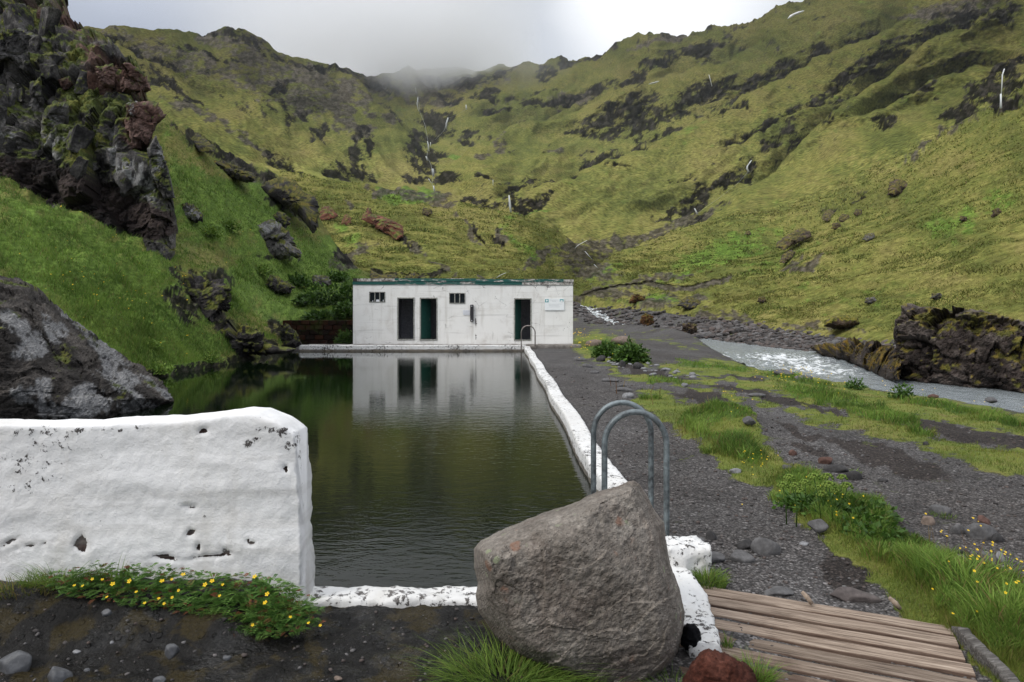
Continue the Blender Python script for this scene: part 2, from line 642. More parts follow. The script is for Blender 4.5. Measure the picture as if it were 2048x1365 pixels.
def rock_mat(cols, scale=2.0, moss=0.0, lichen=0.0, white=0.0, bumpd=0.04, mosscol=(0.05, 0.07, 0.012), red=0.0, crack=0.25):
    def fn(nt, b):
        p = nt.obj()
        n = nt.noise(p, scale, 8, 0.7, 0.2)
        fine = nt.noise(p, scale * 9, 5, 0.75)
        vcell = nt.voro(nt.vmath('ADD', p, nt.noise(p, scale * 2, 4, 0.6, out=1)), scale * 2.6, 'DISTANCE_TO_EDGE')
        col = nt.ramp(n, [(0.3, cols[0]), (0.5, cols[1]), (0.7, cols[2])])
        col = nt.mix(0.75, col, nt.ramp(fine, [(0.3, 0.35), (0.5, 1.0), (0.68, 1.75)]), 'MULTIPLY')
        if crack:
            col = nt.mix(nt.math('MULTIPLY', nt.math('SUBTRACT', 1.0, nt.step(vcell, 0.0, 0.05)), crack), col, (0.01, 0.009, 0.009))
        if red:
            rn = nt.noise(p, scale * 0.7, 8, 0.6)
            col = nt.mix(nt.math('MULTIPLY', nt.step(rn, 0.5, 0.62), red), col, (0.12, 0.045, 0.025))
        if white:
            wn_ = nt.noise(p, scale * 0.8, 8, 0.72, 0.6)
            wm = nt.math('MULTIPLY', nt.step(nt.math('ADD', wn_, nt.math('MULTIPLY', nt.attr('white'), 0.3)), 0.56, 0.68), white)
            col = nt.mix(wm, col, nt.ramp(fine, [(0.3, (0.07, 0.07, 0.072)), (0.6, (0.33, 0.33, 0.34))]))
        if lichen:
            l1 = nt.voro(nt.vmath('ADD', p, nt.mapping(nt.noise(p, 30, 3, 0.6, out=1), (0.02, 0.02, 0.02))), scale * 2.4)
            l2 = nt.noise(p, scale * 1.1, 5, 0.6)
            lm = nt.math('MULTIPLY', nt.math('SUBTRACT', 1.0, nt.step(l1, 0.14, 0.2)), nt.step(l2, 0.5, 0.6))
            col = nt.mix(nt.math('MULTIPLY', lm, lichen), col, (0.22, 0.24, 0.15))
            l3 = nt.voro(nt.vmath('ADD', nt.mapping(p, loc=(3, 5, 1)), nt.mapping(nt.noise(p, 30, 3, 0.6, out=1), (0.03, 0.03, 0.03))), scale * 2.0)
            l4 = nt.noise(nt.mapping(p, loc=(7, 1, 2)), scale * 0.9, 4, 0.6)
            lm2 = nt.math('MULTIPLY', nt.math('SUBTRACT', 1.0, nt.step(l3, 0.16, 0.26)), nt.step(l4, 0.5, 0.58))
            col = nt.mix(nt.math('MULTIPLY', lm2, lichen), col, (0.2, 0.115, 0.08))
            sp = nt.voro(p, scale * 22)
            col = nt.mix(nt.math('MULTIPLY', nt.math('SUBTRACT', 1.0, nt.step(sp, 0.1, 0.2)), lichen * 0.7), col, (0.3, 0.3, 0.28))
        if moss:
            mn = nt.math('ADD', nt.nz(), nt.math('MULTIPLY', nt.math('SUBTRACT', nt.noise(p, scale * 1.3, 9, 0.7), 0.5), 2.2))
            mm = nt.step(mn, 0.75 - moss * 0.6, 1.05 - moss * 0.6)
            col = nt.mix(mm, col, nt.mix(nt.step(fine, 0.35, 0.65), tuple(c * 0.45 for c in mosscol), mosscol))
        h = nt.math('ADD', nt.math('MULTIPLY', n, 0.8), nt.math('MULTIPLY', fine, 0.7))
        if lichen > 0.5:
            h = nt.math('ADD', h, nt.math('MULTIPLY', nt.step(nt.voro(p, scale * 12), 0.05, 0.3), 0.5))
        h = nt.math('ADD', h, nt.math('MULTIPLY', nt.step(vcell, 0.0, 0.06), crack))
        return {'Base Color': col, 'Normal': nt.bump(h, 0.85, bumpd)}
    return fn


material('hero_boulder', rock_mat(((0.088, 0.074, 0.061), (0.162, 0.141, 0.12), (0.25, 0.225, 0.195)), 4.2, 0, 0.9, bumpd=0.011, red=0.1, crack=0.0), 0.88, 0.3)
material('crusted_boulder', rock_mat(((0.018, 0.015, 0.013), (0.038, 0.032, 0.028), (0.065, 0.055, 0.048)), 0.9, 0, 0, 0.9, 0.12, crack=0.4), 0.8, 0.35)
material('cliff_rock', rock_mat(((0.008, 0.0075, 0.008), (0.022, 0.02, 0.019), (0.05, 0.044, 0.04)), 0.55, 0.42, 0, 0.55, 0.15, (0.06, 0.085, 0.014), red=0.0, crack=0.3), 0.8, 0.3)
material('red_cliff_block', rock_mat(((0.04, 0.02, 0.016), (0.085, 0.045, 0.036), (0.14, 0.085, 0.07)), 0.8, 0.1, 0, 0.6, 0.1, (0.06, 0.085, 0.014), crack=0.35), 0.85, 0.25)
material('dark_block', rock_mat(((0.008, 0.008, 0.0085), (0.024, 0.023, 0.023), (0.06, 0.057, 0.055)), 0.9, 0.06, 0, 0.9, 0.1, (0.06, 0.085, 0.014), crack=0.4), 0.75, 0.35)
material('soil', rock_mat(((0.008, 0.006, 0.0055), (0.019, 0.0135, 0.012), (0.04, 0.029, 0.025)), 1.2, 0.05, 0, 0, 0.2, (0.05, 0.05, 0.012), crack=0.1), 0.95, 0.1)
material('river_rock', rock_mat(((0.012, 0.009, 0.008), (0.034, 0.026, 0.022), (0.075, 0.06, 0.052)), 0.8, 0.2, 0, 0.15, 0.2, (0.085, 0.075, 0.012), crack=0.3), 0.8, 0.3)
material('grey_boulder', rock_mat(((0.03, 0.028, 0.027), (0.075, 0.07, 0.067), (0.14, 0.132, 0.125)), 1.4, 0.05, 0.3, 0.4, 0.06, crack=0.15), 0.88, 0.25)
material('dark_boulder', rock_mat(((0.01, 0.009, 0.009), (0.026, 0.023, 0.022), (0.055, 0.05, 0.046)), 1.3, 0.3, 0.0, 0.3, 0.08, (0.055, 0.065, 0.012), crack=0.2), 0.88, 0.25)
material('red_rock', rock_mat(((0.045, 0.014, 0.008), (0.105, 0.034, 0.018), (0.16, 0.065, 0.036)), 0.6, 0.08, 0, 0, 0.12, (0.07, 0.075, 0.014), crack=0.15), 0.92, 0.15)
material('brown_boulder', rock_mat(((0.02, 0.013, 0.009), (0.055, 0.036, 0.024), (0.095, 0.068, 0.046)), 0.9, 0.32, 0, 0.15, 0.12, (0.08, 0.075, 0.016), crack=0.2), 0.92, 0.15)
material('rusty_stone', rock_mat(((0.03, 0.009, 0.006), (0.075, 0.024, 0.015), (0.13, 0.05, 0.035)), 6.0, 0.0, 0, 0, 0.02, (0.05, 0.07, 0.012), crack=0.0), 0.9, 0.2)


def cobble_mat(nt, b):
    rnd = nt.new('ShaderNodeObjectInfo').outputs['Random']
    p = nt.obj()
    n = nt.noise(p, 9, 8, 0.7)
    base = nt.ramp(rnd, [(0.0, (0.035, 0.031, 0.029)), (0.35, (0.075, 0.069, 0.066)), (0.6, (0.085, 0.063, 0.055)), (0.8, (0.12, 0.117, 0.117)), (1.0, (0.055, 0.049, 0.047))])
    col = nt.mix(1.0, base, nt.ramp(n, [(0.3, 0.55), (0.7, 1.5)]), 'MULTIPLY')
    return {'Base Color': col, 'Normal': nt.bump(n, 0.6, 0.015)}


material('cobble', cobble_mat, 0.85, 0.3)


def cobble_mass_mat(nt, b):
    p = nt.pos()
    t = nt.attr('tint')
    n = nt.noise(p, 6, 8, 0.7)
    base = nt.ramp(t, [(0.0, (0.03, 0.027, 0.026)), (0.35, (0.07, 0.063, 0.06)), (0.6, (0.08, 0.06, 0.052)), (0.8, (0.125, 0.12, 0.118)), (1.0, (0.05, 0.044, 0.042))])
    col = nt.mix(1.0, base, nt.ramp(n, [(0.3, 0.55), (0.7, 1.5)]), 'MULTIPLY')
    return {'Base Color': col}


material('cobble_mass', cobble_mass_mat, 0.85, 0.3)


def stone_tint(name, c, wet=False):
    def fn(nt, b):
        p = nt.obj()
        n = nt.noise(p, 14, 9, 0.72)
        col = nt.mix(1.0, c, nt.ramp(n, [(0.3, 0.5), (0.5, 1.0), (0.7, 1.6)]), 'MULTIPLY')
        return {'Base Color': col, 'Normal': nt.bump(n, 0.6, 0.01)}
    material(name, fn, 0.55 if wet else 0.85, 0.45 if wet else 0.3)


stone_tint('stone_grey', (0.095, 0.092, 0.092))
stone_tint('stone_pale', (0.2, 0.2, 0.205))
stone_tint('stone_dark', (0.04, 0.038, 0.038))
stone_tint('stone_red', (0.1, 0.055, 0.043))
stone_tint('stone_brown', (0.088, 0.074, 0.07))
stone_tint('stone_tan', (0.17, 0.13, 0.105))
stone_tint('stone_wet', (0.075, 0.077, 0.082), True)


def ground_mat(nt, b):
    p = nt.pos()
    patch = nt.noise(p, 0.9, 8, 0.65)
    cells = nt.voro(p, 55, 'F1', 1)          # pebble tint
    cd = nt.voro(p, 55, 'F1', 0)
    cells2 = nt.voro(p, 19, 'F1', 1)
    cd2 = nt.voro(p, 19, 'F1', 0)
    hue = nt.sep(cells)[0]
    g1 = nt.ramp(hue, [(0.0, (0.032, 0.03, 0.029)), (0.4, (0.07, 0.065, 0.063)), (0.75, (0.108, 0.101, 0.098)), (0.93, (0.15, 0.143, 0.139)), (1.0, (0.21, 0.2, 0.195))])
    g1 = nt.mix(nt.step(cd, 0.25, 0.6), g1, nt.mix(1.0, g1, (0.5, 0.5, 0.5), 'MULTIPLY'))
    h2 = nt.sep(cells2)[1]
    big = nt.math('MULTIPLY', nt.step(h2, 0.72, 0.8), nt.math('SUBTRACT', 1.0, nt.step(cd2, 0.3, 0.42)))
    g1 = nt.mix(big, g1, nt.ramp(nt.sep(cells2)[0], [(0.0, (0.04, 0.037, 0.037)), (0.6, (0.1, 0.093, 0.09)), (1.0, (0.19, 0.18, 0.178))]))
    g1 = nt.mix(1.0, g1, nt.ramp(patch, [(0.3, 0.68), (0.5, 1.0), (0.72, 1.25)]), 'MULTIPLY')
    wide = nt.noise(p, 0.28, 6, 0.6)
    g1 = nt.mix(1.0, g1, nt.ramp(wide, [(0.3, (0.9, 0.85, 0.82)), (0.5, (1.15, 1.13, 1.12)), (0.7, (1.4, 1.42, 1.45))]), 'MULTIPLY')
    # damp dark soil
    dm = nt.step(nt.math('ADD', nt.attr('soil'), nt.math('MULTIPLY', nt.math('SUBTRACT', patch, 0.5), 0.8)), 0.35, 0.7)
    g1 = nt.mix(dm, g1, nt.mix(1.0, g1, (0.42, 0.36, 0.33), 'MULTIPLY'))
    # moss and short turf
    mj = nt.math('SUBTRACT', nt.noise(p, 2.2, 10, 0.72), 0.5)
    mossm = nt.step(nt.math('ADD', nt.attr('moss'), nt.math('MULTIPLY', mj, 2.6)), 0.36, 0.62)
    tone = nt.noise(p, 1.3, 9, 0.68)
    mcol = nt.ramp(tone, [(0.32, (0.085, 0.1, 0.022)), (0.48, (0.145, 0.185, 0.032)), (0.58, (0.2, 0.21, 0.045)), (0.7, (0.17, 0.14, 0.05))])
    mcol = nt.mix(nt.step(nt.attr('lush'), 0.3, 0.8), mcol, nt.ramp(tone, [(0.3, (0.045, 0.085, 0.014)), (0.7, (0.1, 0.165, 0.028))]))
    fine = nt.noise(p, 60, 5, 0.7)
    mcol = nt.mix(1.0, mcol, nt.ramp(fine, [(0.3, 0.55), (0.7, 1.35)]), 'MULTIPLY')
    col = nt.mix(mossm, g1, mcol)
    # wet mud with algae in front of the low wall
    wet = nt.attr('wet')
    wj = nt.noise(p, 3.2, 9, 0.66)
    algae = nt.step(nt.noise(p, 4.5, 7, 0.62, 0.5), 0.5, 0.6)
    mud = nt.ramp(nt.noise(p, 9, 10, 0.72), [(0.3, (0.004, 0.0038, 0.0035)), (0.55, (0.013, 0.012, 0.011)), (0.72, (0.03, 0.028, 0.026))])
    mud = nt.mix(nt.math('MULTIPLY', algae, 0.45), mud, nt.ramp(fine, [(0.3, (0.03, 0.021, 0.004)), (0.7, (0.075, 0.054, 0.012))]))
    spk = nt.math('MULTIPLY', nt.math('SUBTRACT', 1.0, nt.step(cd, 0.1, 0.24)), nt.step(hue, 0.88, 0.95))
    mud = nt.mix(nt.math('MULTIPLY', spk, 0.6), mud, (0.16, 0.155, 0.15))
    wm = nt.step(wet, 0.2, 0.8)
    col = nt.mix(wm, col, mud)
    rgh = nt.mix(wm, (0.92, 0.92, 0.92), nt.ramp(wj, [(0.38, 0.08), (0.5, 0.4), (0.7, 0.75)]))
    h = nt.math('ADD', nt.math('MULTIPLY', nt.math('SUBTRACT', 1.0, cd), 0.35), nt.math('MULTIPLY', big, 0.8))
    h = nt.math('ADD', h, nt.math('MULTIPLY', nt.math('ADD', fine, mj), nt.math('ADD', nt.math('MULTIPLY', mossm, 1.5), 0.4)))
    h = nt.math('ADD', h, nt.math('MULTIPLY', nt.math('MULTIPLY', wm, nt.noise(p, 14, 9, 0.7)), 1.5))
    return {'Base Color': col, 'Roughness': rgh, 'Specular IOR Level': nt.mix(wm, (0.25, 0.25, 0.25), nt.ramp(wj, [(0.4, 0.4), (0.5, 0.16)])), 'Normal': nt.bump(h, 0.8, 0.022)}


material('ground', ground_mat, 0.92, 0.3)


def white_paint(chip=0.5, scale=1.0, dirt=0.3, bumpd=0.012, tone=(0.76, 0.755, 0.74), hair=0.75):
    def fn(nt, b):
        p = nt.obj()
        n = nt.noise(p, 2.2 * scale, 10, 0.65)
        fine = nt.noise(p, 34 * scale, 6, 0.75)
        streak = nt.noise(nt.mapping(p, (3.0, 3.0, 0.35)), 1.6 * scale, 7, 0.6)
        col = nt.mix(nt.math('MULTIPLY', nt.step(n, 0.48, 0.75), dirt), tone, (0.5, 0.46, 0.4))
        col = nt.mix(nt.math('MULTIPLY', nt.step(streak, 0.5, 0.72), dirt * 0.9), col, (0.52, 0.49, 0.43))
        c1 = nt.noise(p, 17 * scale, 8, 0.75, 0.3)
        c2 = nt.noise(p, 0.9 * scale, 4, 0.6)
        cm = nt.step(nt.math('ADD', nt.math('ADD', c1, nt.math('MULTIPLY', c2, 0.35)), nt.math('MULTIPLY', nt.attr('chip'), 0.175)), 0.94 - chip * 0.16, 0.955 - chip * 0.16)
        chipc = nt.ramp(fine, [(0.35, (0.02, 0.017, 0.016)), (0.6, (0.1, 0.09, 0.085))])
        col = nt.mix(cm, col, chipc)
        # splits in the render, painted by the wall's own attribute
        sp = nt.step(nt.math('ADD', nt.attr('split'), nt.math('MULTIPLY', nt.math('SUBTRACT', c1, 0.5), 1.6)), 0.5, 0.6)
        col = nt.mix(sp, col, nt.ramp(fine, [(0.35, (0.012, 0.008, 0.007)), (0.65, (0.05, 0.025, 0.018))]))
        # hairline cracks and the faint joints of the shuttering
        wp = nt.vmath('ADD', p, nt.mapping(nt.noise(p, 3.0, 5, 0.65, out=1), (0.22, 0.22, 0.22)))
        hl = nt.math('MULTIPLY', nt.math('SUBTRACT', 1.0, nt.step(nt.voro(wp, 1.5 * scale, 'DISTANCE_TO_EDGE'), 0.002, 0.007)), nt.step(nt.noise(p, 1.4, 4, 0.6), 0.5, 0.6))
        col = nt.mix(nt.math('MULTIPLY', hl, hair), col, (0.09, 0.075, 0.065))
        hb = nt.noise(nt.mapping(p, (0.25, 0.25, 5.0)), 1.3, 5, 0.6, 0.2)
        col = nt.mix(nt.math('MULTIPLY', nt.step(hb, 0.54, 0.68), dirt * 0.8), col, (0.47, 0.45, 0.42))
        # grime near the ground and green algae
        gr = nt.step(nt.math('ADD', nt.attr('grime'), nt.math('MULTIPLY', nt.math('SUBTRACT', c1, 0.5), 1.1)), 0.45, 0.75)
        col = nt.mix(nt.math('MULTIPLY', gr, 0.85), col, nt.ramp(n, [(0.4, (0.05, 0.035, 0.02)), (0.6, (0.1, 0.075, 0.045))]))
        h = nt.math('ADD', nt.math('MULTIPLY', n, 0.35), nt.math('MULTIPLY', fine, 0.75))
        h = nt.math('SUBTRACT', h, nt.math('MULTIPLY', nt.math('ADD', nt.math('ADD', cm, sp), nt.math('MULTIPLY', hl, hair)), 0.6))
        return {'Base Color': col, 'Normal': nt.bump(h, 0.75, bumpd)}
    return fn


material('white_wall', white_paint(0.42, 1.0, 0.42, 0.014, (0.8, 0.795, 0.785), 0.0), 0.75, 0.3)
material('white_kerb', white_paint(1.25, 1.0, 0.4, 0.014, (0.7, 0.695, 0.68)), 0.75, 0.3)
material('hut_wall', white_paint(0.2, 0.75, 0.48, 0.012, (0.86, 0.85, 0.815)), 0.85, 0.2)


def peel(nt, b):
    p = nt.obj()
    n = nt.noise(nt.mapping(p, (0.5, 1, 3)), 3.5, 9, 0.7)
    m = nt.step(nt.math('ADD', n, nt.math('MULTIPLY', nt.attr('peel'), 0.5)), 0.6, 0.64)
    w = nt.ramp(nt.noise(p, 9, 6, 0.7), [(0.35, (0.06, 0.05, 0.045)), (0.5, (0.35, 0.33, 0.3)), (0.6, (0.62, 0.6, 0.57))])
    return {'Base Color': nt.mix(m, (0.02, 0.1, 0.085), w)}


material('green_fascia', peel, 0.7, 0.3)


def plain(name, c, rough=0.6, spec=0.3, metal=0.0, var=0.35, scale=12.0, bumpd=0.0):
    def fn(nt, b):
        p = nt.obj()
        n = nt.noise(p, scale, 8, 0.68)
        b.inputs['Metallic'].default_value = metal
        r = {'Base Color': nt.mix(1.0, c, nt.ramp(n, [(0.3, 1 - var), (0.7, 1 + var)]), 'MULTIPLY')}
        if bumpd:
            r['Normal'] = nt.bump(n, 0.6, bumpd)
        return r
    material(name, fn, rough, spec)


plain('green_door', (0.018, 0.085, 0.065), 0.5, 0.4)
plain('frame_paint', (0.3, 0.3, 0.27), 0.7, 0.3, 0, 0.8, 20)
plain('inner_wall', (0.42, 0.41, 0.42), 0.9)
plain('concrete', (0.17, 0.155, 0.14), 0.9, 0.2, 0, 0.5, 5, 0.01)
plain('roof_felt', (0.05, 0.045, 0.042), 0.9)
plain('dark_plastic', (0.035, 0.033, 0.036), 0.5)
plain('paper', (0.74, 0.75, 0.78), 0.8, 0.2, 0, 0.05)
plain('sign_white', (0.88, 0.9, 0.9), 0.95, 0.0, 0, 0.03)
plain('sign_teal', (0.07, 0.36, 0.38), 0.5, 0.3, 0, 0.15)
plain('sign_grey', (0.6, 0.63, 0.63), 0.6, 0.3, 0, 0.1)
plain('sign_ink', (0.56, 0.58, 0.62), 0.6, 0.3, 0, 0.1)
plain('black_cloth', (0.006, 0.006, 0.007), 0.95, 0.1, 0, 0.4, 30)
plain('snow', (0.85, 0.87, 0.9), 0.8, 0.1, 0, 0.05, 0.1)
plain('yellow_petal', (0.75, 0.5, 0.012), 0.6, 0.3, 0, 0.12, 60)
plain('white_petal', (0.72, 0.72, 0.68), 0.6, 0.2, 0, 0.1)
plain('pale_stake', (0.33, 0.26, 0.2), 0.9, 0.1, 0, 0.4, 20)


def glass(nt, b):
    return {'Base Color': (0.012, 0.016, 0.018)}


material('dark_glass', glass, 0.15, 0.12)


def galv(c1, c2, lo, hi):
    def fn(nt, b):
        p = nt.obj()
        n = nt.noise(p, 22, 9, 0.7)
        n2 = nt.noise(p, 4, 5, 0.6)
        b.inputs['Metallic'].default_value = 0.55
        t = nt.math('ADD', nt.math('MULTIPLY', n, 0.5), nt.math('MULTIPLY', n2, 0.5))
        return {'Base Color': nt.ramp(t, [(lo, c1), (hi, c2)]), 'Roughness': nt.ramp(n, [(0.3, 0.4), (0.7, 0.7)]), 'Normal': nt.bump(n, 0.4, 0.003)}
    return fn


material('galvanised', galv((0.035, 0.035, 0.037), (0.24, 0.28, 0.29), 0.36, 0.6), 0.5, 0.5)
material('weathered_rail', galv((0.1, 0.075, 0.065), (0.3, 0.28, 0.26), 0.4, 0.6), 0.6, 0.4)


def wood(c0, c1, c2):
    def fn(nt, b):
        p = nt.obj()
        rnd = nt.new('ShaderNodeObjectInfo').outputs['Random']
        off = nt.new('ShaderNodeCombineXYZ')
        nt.put(off.inputs[0], nt.math('MULTIPLY', rnd, 37.0))
        q = nt.vmath('ADD', p, off.outputs[0])
        gr = nt.noise(nt.mapping(q, (1.3, 26, 26)), 2.6, 9, 0.7, 0.6)
        blot = nt.noise(q, 4.0, 8, 0.65)
        col = nt.ramp(gr, [(0.32, c0), (0.5, c1), (0.68, c2)])
        rust = nt.math('ADD', nt.attr('stain'), nt.math('MULTIPLY', nt.math('SUBTRACT', blot, 0.5), 1.6))
        col = nt.mix(nt.math('MULTIPLY', nt.step(rust, 0.3, 0.75), 0.7), col, nt.mix(gr, (0.028, 0.014, 0.009), (0.1, 0.05, 0.034)))
        col = nt.mix(1.0, col, nt.ramp(rnd, [(0.0, 0.72), (1.0, 1.15)]), 'MULTIPLY')
        return {'Base Color': col, 'Normal': nt.bump(gr, 0.7, 0.008)}
    return fn


material('deck_wood', wood((0.05, 0.034, 0.025), (0.235, 0.178, 0.135), (0.42, 0.34, 0.27)), 0.85, 0.25)
material('driftwood', wood((0.03, 0.026, 0.023), (0.12, 0.11, 0.1), (0.26, 0.245, 0.23)), 0.9, 0.2)


def brickish(nt, b):
    p = nt.obj()
    n = nt.noise(p, 2.4, 10, 0.7)
    rnd = nt.new('ShaderNodeObjectInfo').outputs['Random']
    col = nt.ramp(nt.math('ADD', nt.math('MULTIPLY', n, 0.7), nt.math('MULTIPLY', rnd, 0.3)), [(0.3, (0.007, 0.0055, 0.0045)), (0.5, (0.017, 0.009, 0.0065)), (0.62, (0.042, 0.015, 0.009)), (0.75, (0.02, 0.014, 0.009))])
    m = nt.step(nt.noise(nt.pos(), 1.3, 8, 0.66), 0.54, 0.64)
    col = nt.mix(nt.math('MULTIPLY', m, 0.8), col, (0.026, 0.036, 0.007))
    return {'Base Color': col, 'Normal': nt.bump(n, 0.7, 0.03)}


material('old_brick', brickish, 0.95, 0.1)


def pool_water(nt, b):
    p = nt.pos()
    # small wind ripples, a little stronger towards the right-hand side
    r1 = nt.noise(nt.mapping(p, (1.0, 1.7, 1)), 3.4, 3, 0.5, 0.4)
    r2 = nt.noise(nt.mapping(p, (1.0, 2.0, 1), (0, 0, 0.35)), 8.5, 3, 0.55, 0.3)
    calm = nt.noise(p, 0.22, 3, 0.5)
    xx = nt.math('MULTIPLY', nt.math('ADD', nt.sep(p)[0], 6.5), 0.12)
    amp = nt.math('ADD', nt.step(nt.math('ADD', xx, nt.math('MULTIPLY', nt.math('SUBTRACT', calm, 0.5), 1.4)), 0.0, 1.0), 0.16)
    h = nt.math('MULTIPLY', nt.math('ADD', nt.math('MULTIPLY', r1, 0.42), nt.math('MULTIPLY', r2, 0.3)), amp)
    return {'Base Color': (0.0018, 0.0052, 0.0014), 'Normal': nt.bump(h, 1.0, 0.0075)}


material('pool_water', pool_water, 0.03, 0.5)
MATS['pool_water'].node_tree.nodes['Principled BSDF'].inputs['IOR'].default_value = 1.33


def river_water(nt, b):
    p = nt.pos()
    f = nt.attr('foam')
    n = nt.noise(nt.mapping(p, (1.6, 0.9, 1)), 1.8, 9, 0.68, 0.8)
    m = nt.step(nt.math('ADD', f, nt.math('MULTIPLY', nt.math('SUBTRACT', n, 0.5), 2.6)), 0.45, 0.8)
    col = nt.mix(m, nt.ramp(n, [(0.3, (0.2, 0.225, 0.235)), (0.7, (0.3, 0.33, 0.34))]), (0.78, 0.8, 0.81))
    h = nt.math('ADD', nt.math('MULTIPLY', n, 1.2), nt.math('MULTIPLY', nt.noise(p, 7, 6, 0.6), 0.5))
    return {'Base Color': col, 'Roughness': nt.mix(m, (0.12, 0.12, 0.12), (0.7, 0.7, 0.7)), 'Normal': nt.bump(h, 0.9, 0.12)}


material('river_water', river_water, 0.15, 0.5)


def fall_water(nt, b):
    p = nt.pos()
    n = nt.noise(nt.mapping(p, (2, 2, 0.25)), 0.6, 6, 0.6)
    return {'Base Color': nt.ramp(n, [(0.3, (0.3, 0.32, 0.33)), (0.6, (0.7, 0.72, 0.73))])}


material('fall_water', fall_water, 0.8, 0.2)


def grass_mat(c0, c1, c2, dry=(0.2, 0.16, 0.06), trans=0.25):
    def fn(nt, b):
        t = nt.attr('tint')
        col = nt.ramp(t, [(0.0, c0), (0.45, c1), (0.85, c2), (0.93, c2), (1.0, dry)])
        n = nt.noise(nt.pos(), 0.7, 4, 0.6)
        col = nt.mix(1.0, col, nt.ramp(n, [(0.3, 0.7), (0.7, 1.25)]), 'MULTIPLY')
        d = nt.new('ShaderNodeBsdfTranslucent')
        nt.put(d.inputs[0], col)
        mx = nt.new('ShaderNodeMixShader')
        mx.inputs[0].default_value = trans
        out = nt.n['Material Output']
        nt.l.new(b.outputs[0], mx.inputs[1])
        nt.l.new(d.outputs[0], mx.inputs[2])
        nt.l.new(mx.outputs[0], out.inputs[0])
        return {'Base Color': col}
    return fn


material('grass', grass_mat((0.055, 0.105, 0.016), (0.12, 0.21, 0.03), (0.2, 0.285, 0.052)), 0.7, 0.25)
material('turf', grass_mat((0.075, 0.105, 0.018), (0.14, 0.18, 0.03), (0.2, 0.215, 0.045)), 0.75, 0.2)
material('lush_leaf', grass_mat((0.02, 0.05, 0.008), (0.045, 0.1, 0.014), (0.08, 0.155, 0.022), (0.1, 0.17, 0.03)), 0.6, 0.3)
material('umbel', grass_mat((0.08, 0.14, 0.022), (0.13, 0.2, 0.034), (0.19, 0.26, 0.05), (0.22, 0.28, 0.06)), 0.8, 0.2)
material('silver_leaf', grass_mat((0.045, 0.11, 0.024), (0.095, 0.195, 0.04), (0.16, 0.265, 0.065), (0.2, 0.08, 0.04)), 0.6, 0.3)
material('stalk', grass_mat((0.12, 0.06, 0.03), (0.18, 0.1, 0.05), (0.2, 0.15, 0.06)), 0.8, 0.2)
material('hill_grass', grass_mat((0.095, 0.13, 0.03), (0.14, 0.155, 0.04), (0.185, 0.18, 0.054), (0.16, 0.115, 0.05), 0.15), 0.85, 0.1)
plain('thread_water', (0.3, 0.32, 0.33), 0.8, 0.2, 0, 0.5, 0.05)

# ------------------------------------------------------------------ terrain
def stroke_mask(U, V, strokes, soft=0.55, warp=10.0, seed=3):
    wu = U + warp * fbm(U / 38, V / 26, 0.3, 3, seed) * 1.6
    wv = V + warp * fbm(U / 38, V / 26, 7.3, 3, seed + 1)
    m = np.zeros(U.shape)
    for (cu, cv, ru, rv, *a) in strokes:
        ang = math.radians(a[0] if a else 0)
        amp = a[1] if len(a) > 1 else 1.0
        du, dv = wu - cu, -(wv - cv)
        e1 = (du * math.cos(ang) + dv * math.sin(ang)) / ru
        e2 = (-du * math.sin(ang) + dv * math.cos(ang)) / rv
        d = np.sqrt(e1 * e1 + e2 * e2)
        m = np.maximum(m, amp * (1 - sstep(1 - soft, 1 + soft, d)))
    return m


def smooth1(a, n, axis):
    for _ in range(n):
        b = a.copy()
        sl = [slice(None)] * 2
        s0, s1, s2 = list(sl), list(sl), list(sl)
        s0[axis], s1[axis], s2[axis] = slice(0, -2), slice(1, -1), slice(2, None)
        b[tuple(s1)] = 0.25 * a[tuple(s0)] + 0.5 * a[tuple(s1)] + 0.25 * a[tuple(s2)]
        a = b
    return a


def contour_sheet(us, contours, rows, sm_u=6, sm_r=4):
    Ys, Zs = [], []
    for c in contours:
        c = np.asarray(c, float)
        y = np.interp(us, c[:, 0], c[:, 1])
        lY = np.interp(us, c[:, 0], np.log(c[:, 2]))
        k = np.array([1, 2, 3, 2, 1.0]) / 9
        for _ in range(sm_u):
            y = np.convolve(np.pad(y, 2, 'edge'), k, 'valid')
            lY = np.convolve(np.pad(lY, 2, 'edge'), k, 'valid')
        Y = np.exp(lY)
        Ys.append(Y)
        Zs.append(CH - (y - HY) / F * Y)
    RY, RZ = [], []
    for i, n in enumerate(rows):
        last = i == len(rows) - 1
        q = np.linspace(0, 1, n + 1)
        q = (q if last else q[:-1])[:, None]
        Y = 1 / ((1 - q) / Ys[i] + q / Ys[i + 1])
        s = (Y - Ys[i]) / (Ys[i + 1] - Ys[i] + 1e-9)
        RY.append(Y)
        RZ.append(Zs[i] + (Zs[i + 1] - Zs[i]) * s)
    Y, Z = np.concatenate(RY), np.concatenate(RZ)
    return smooth1(Y, sm_r, 0), smooth1(Z, sm_r, 0)


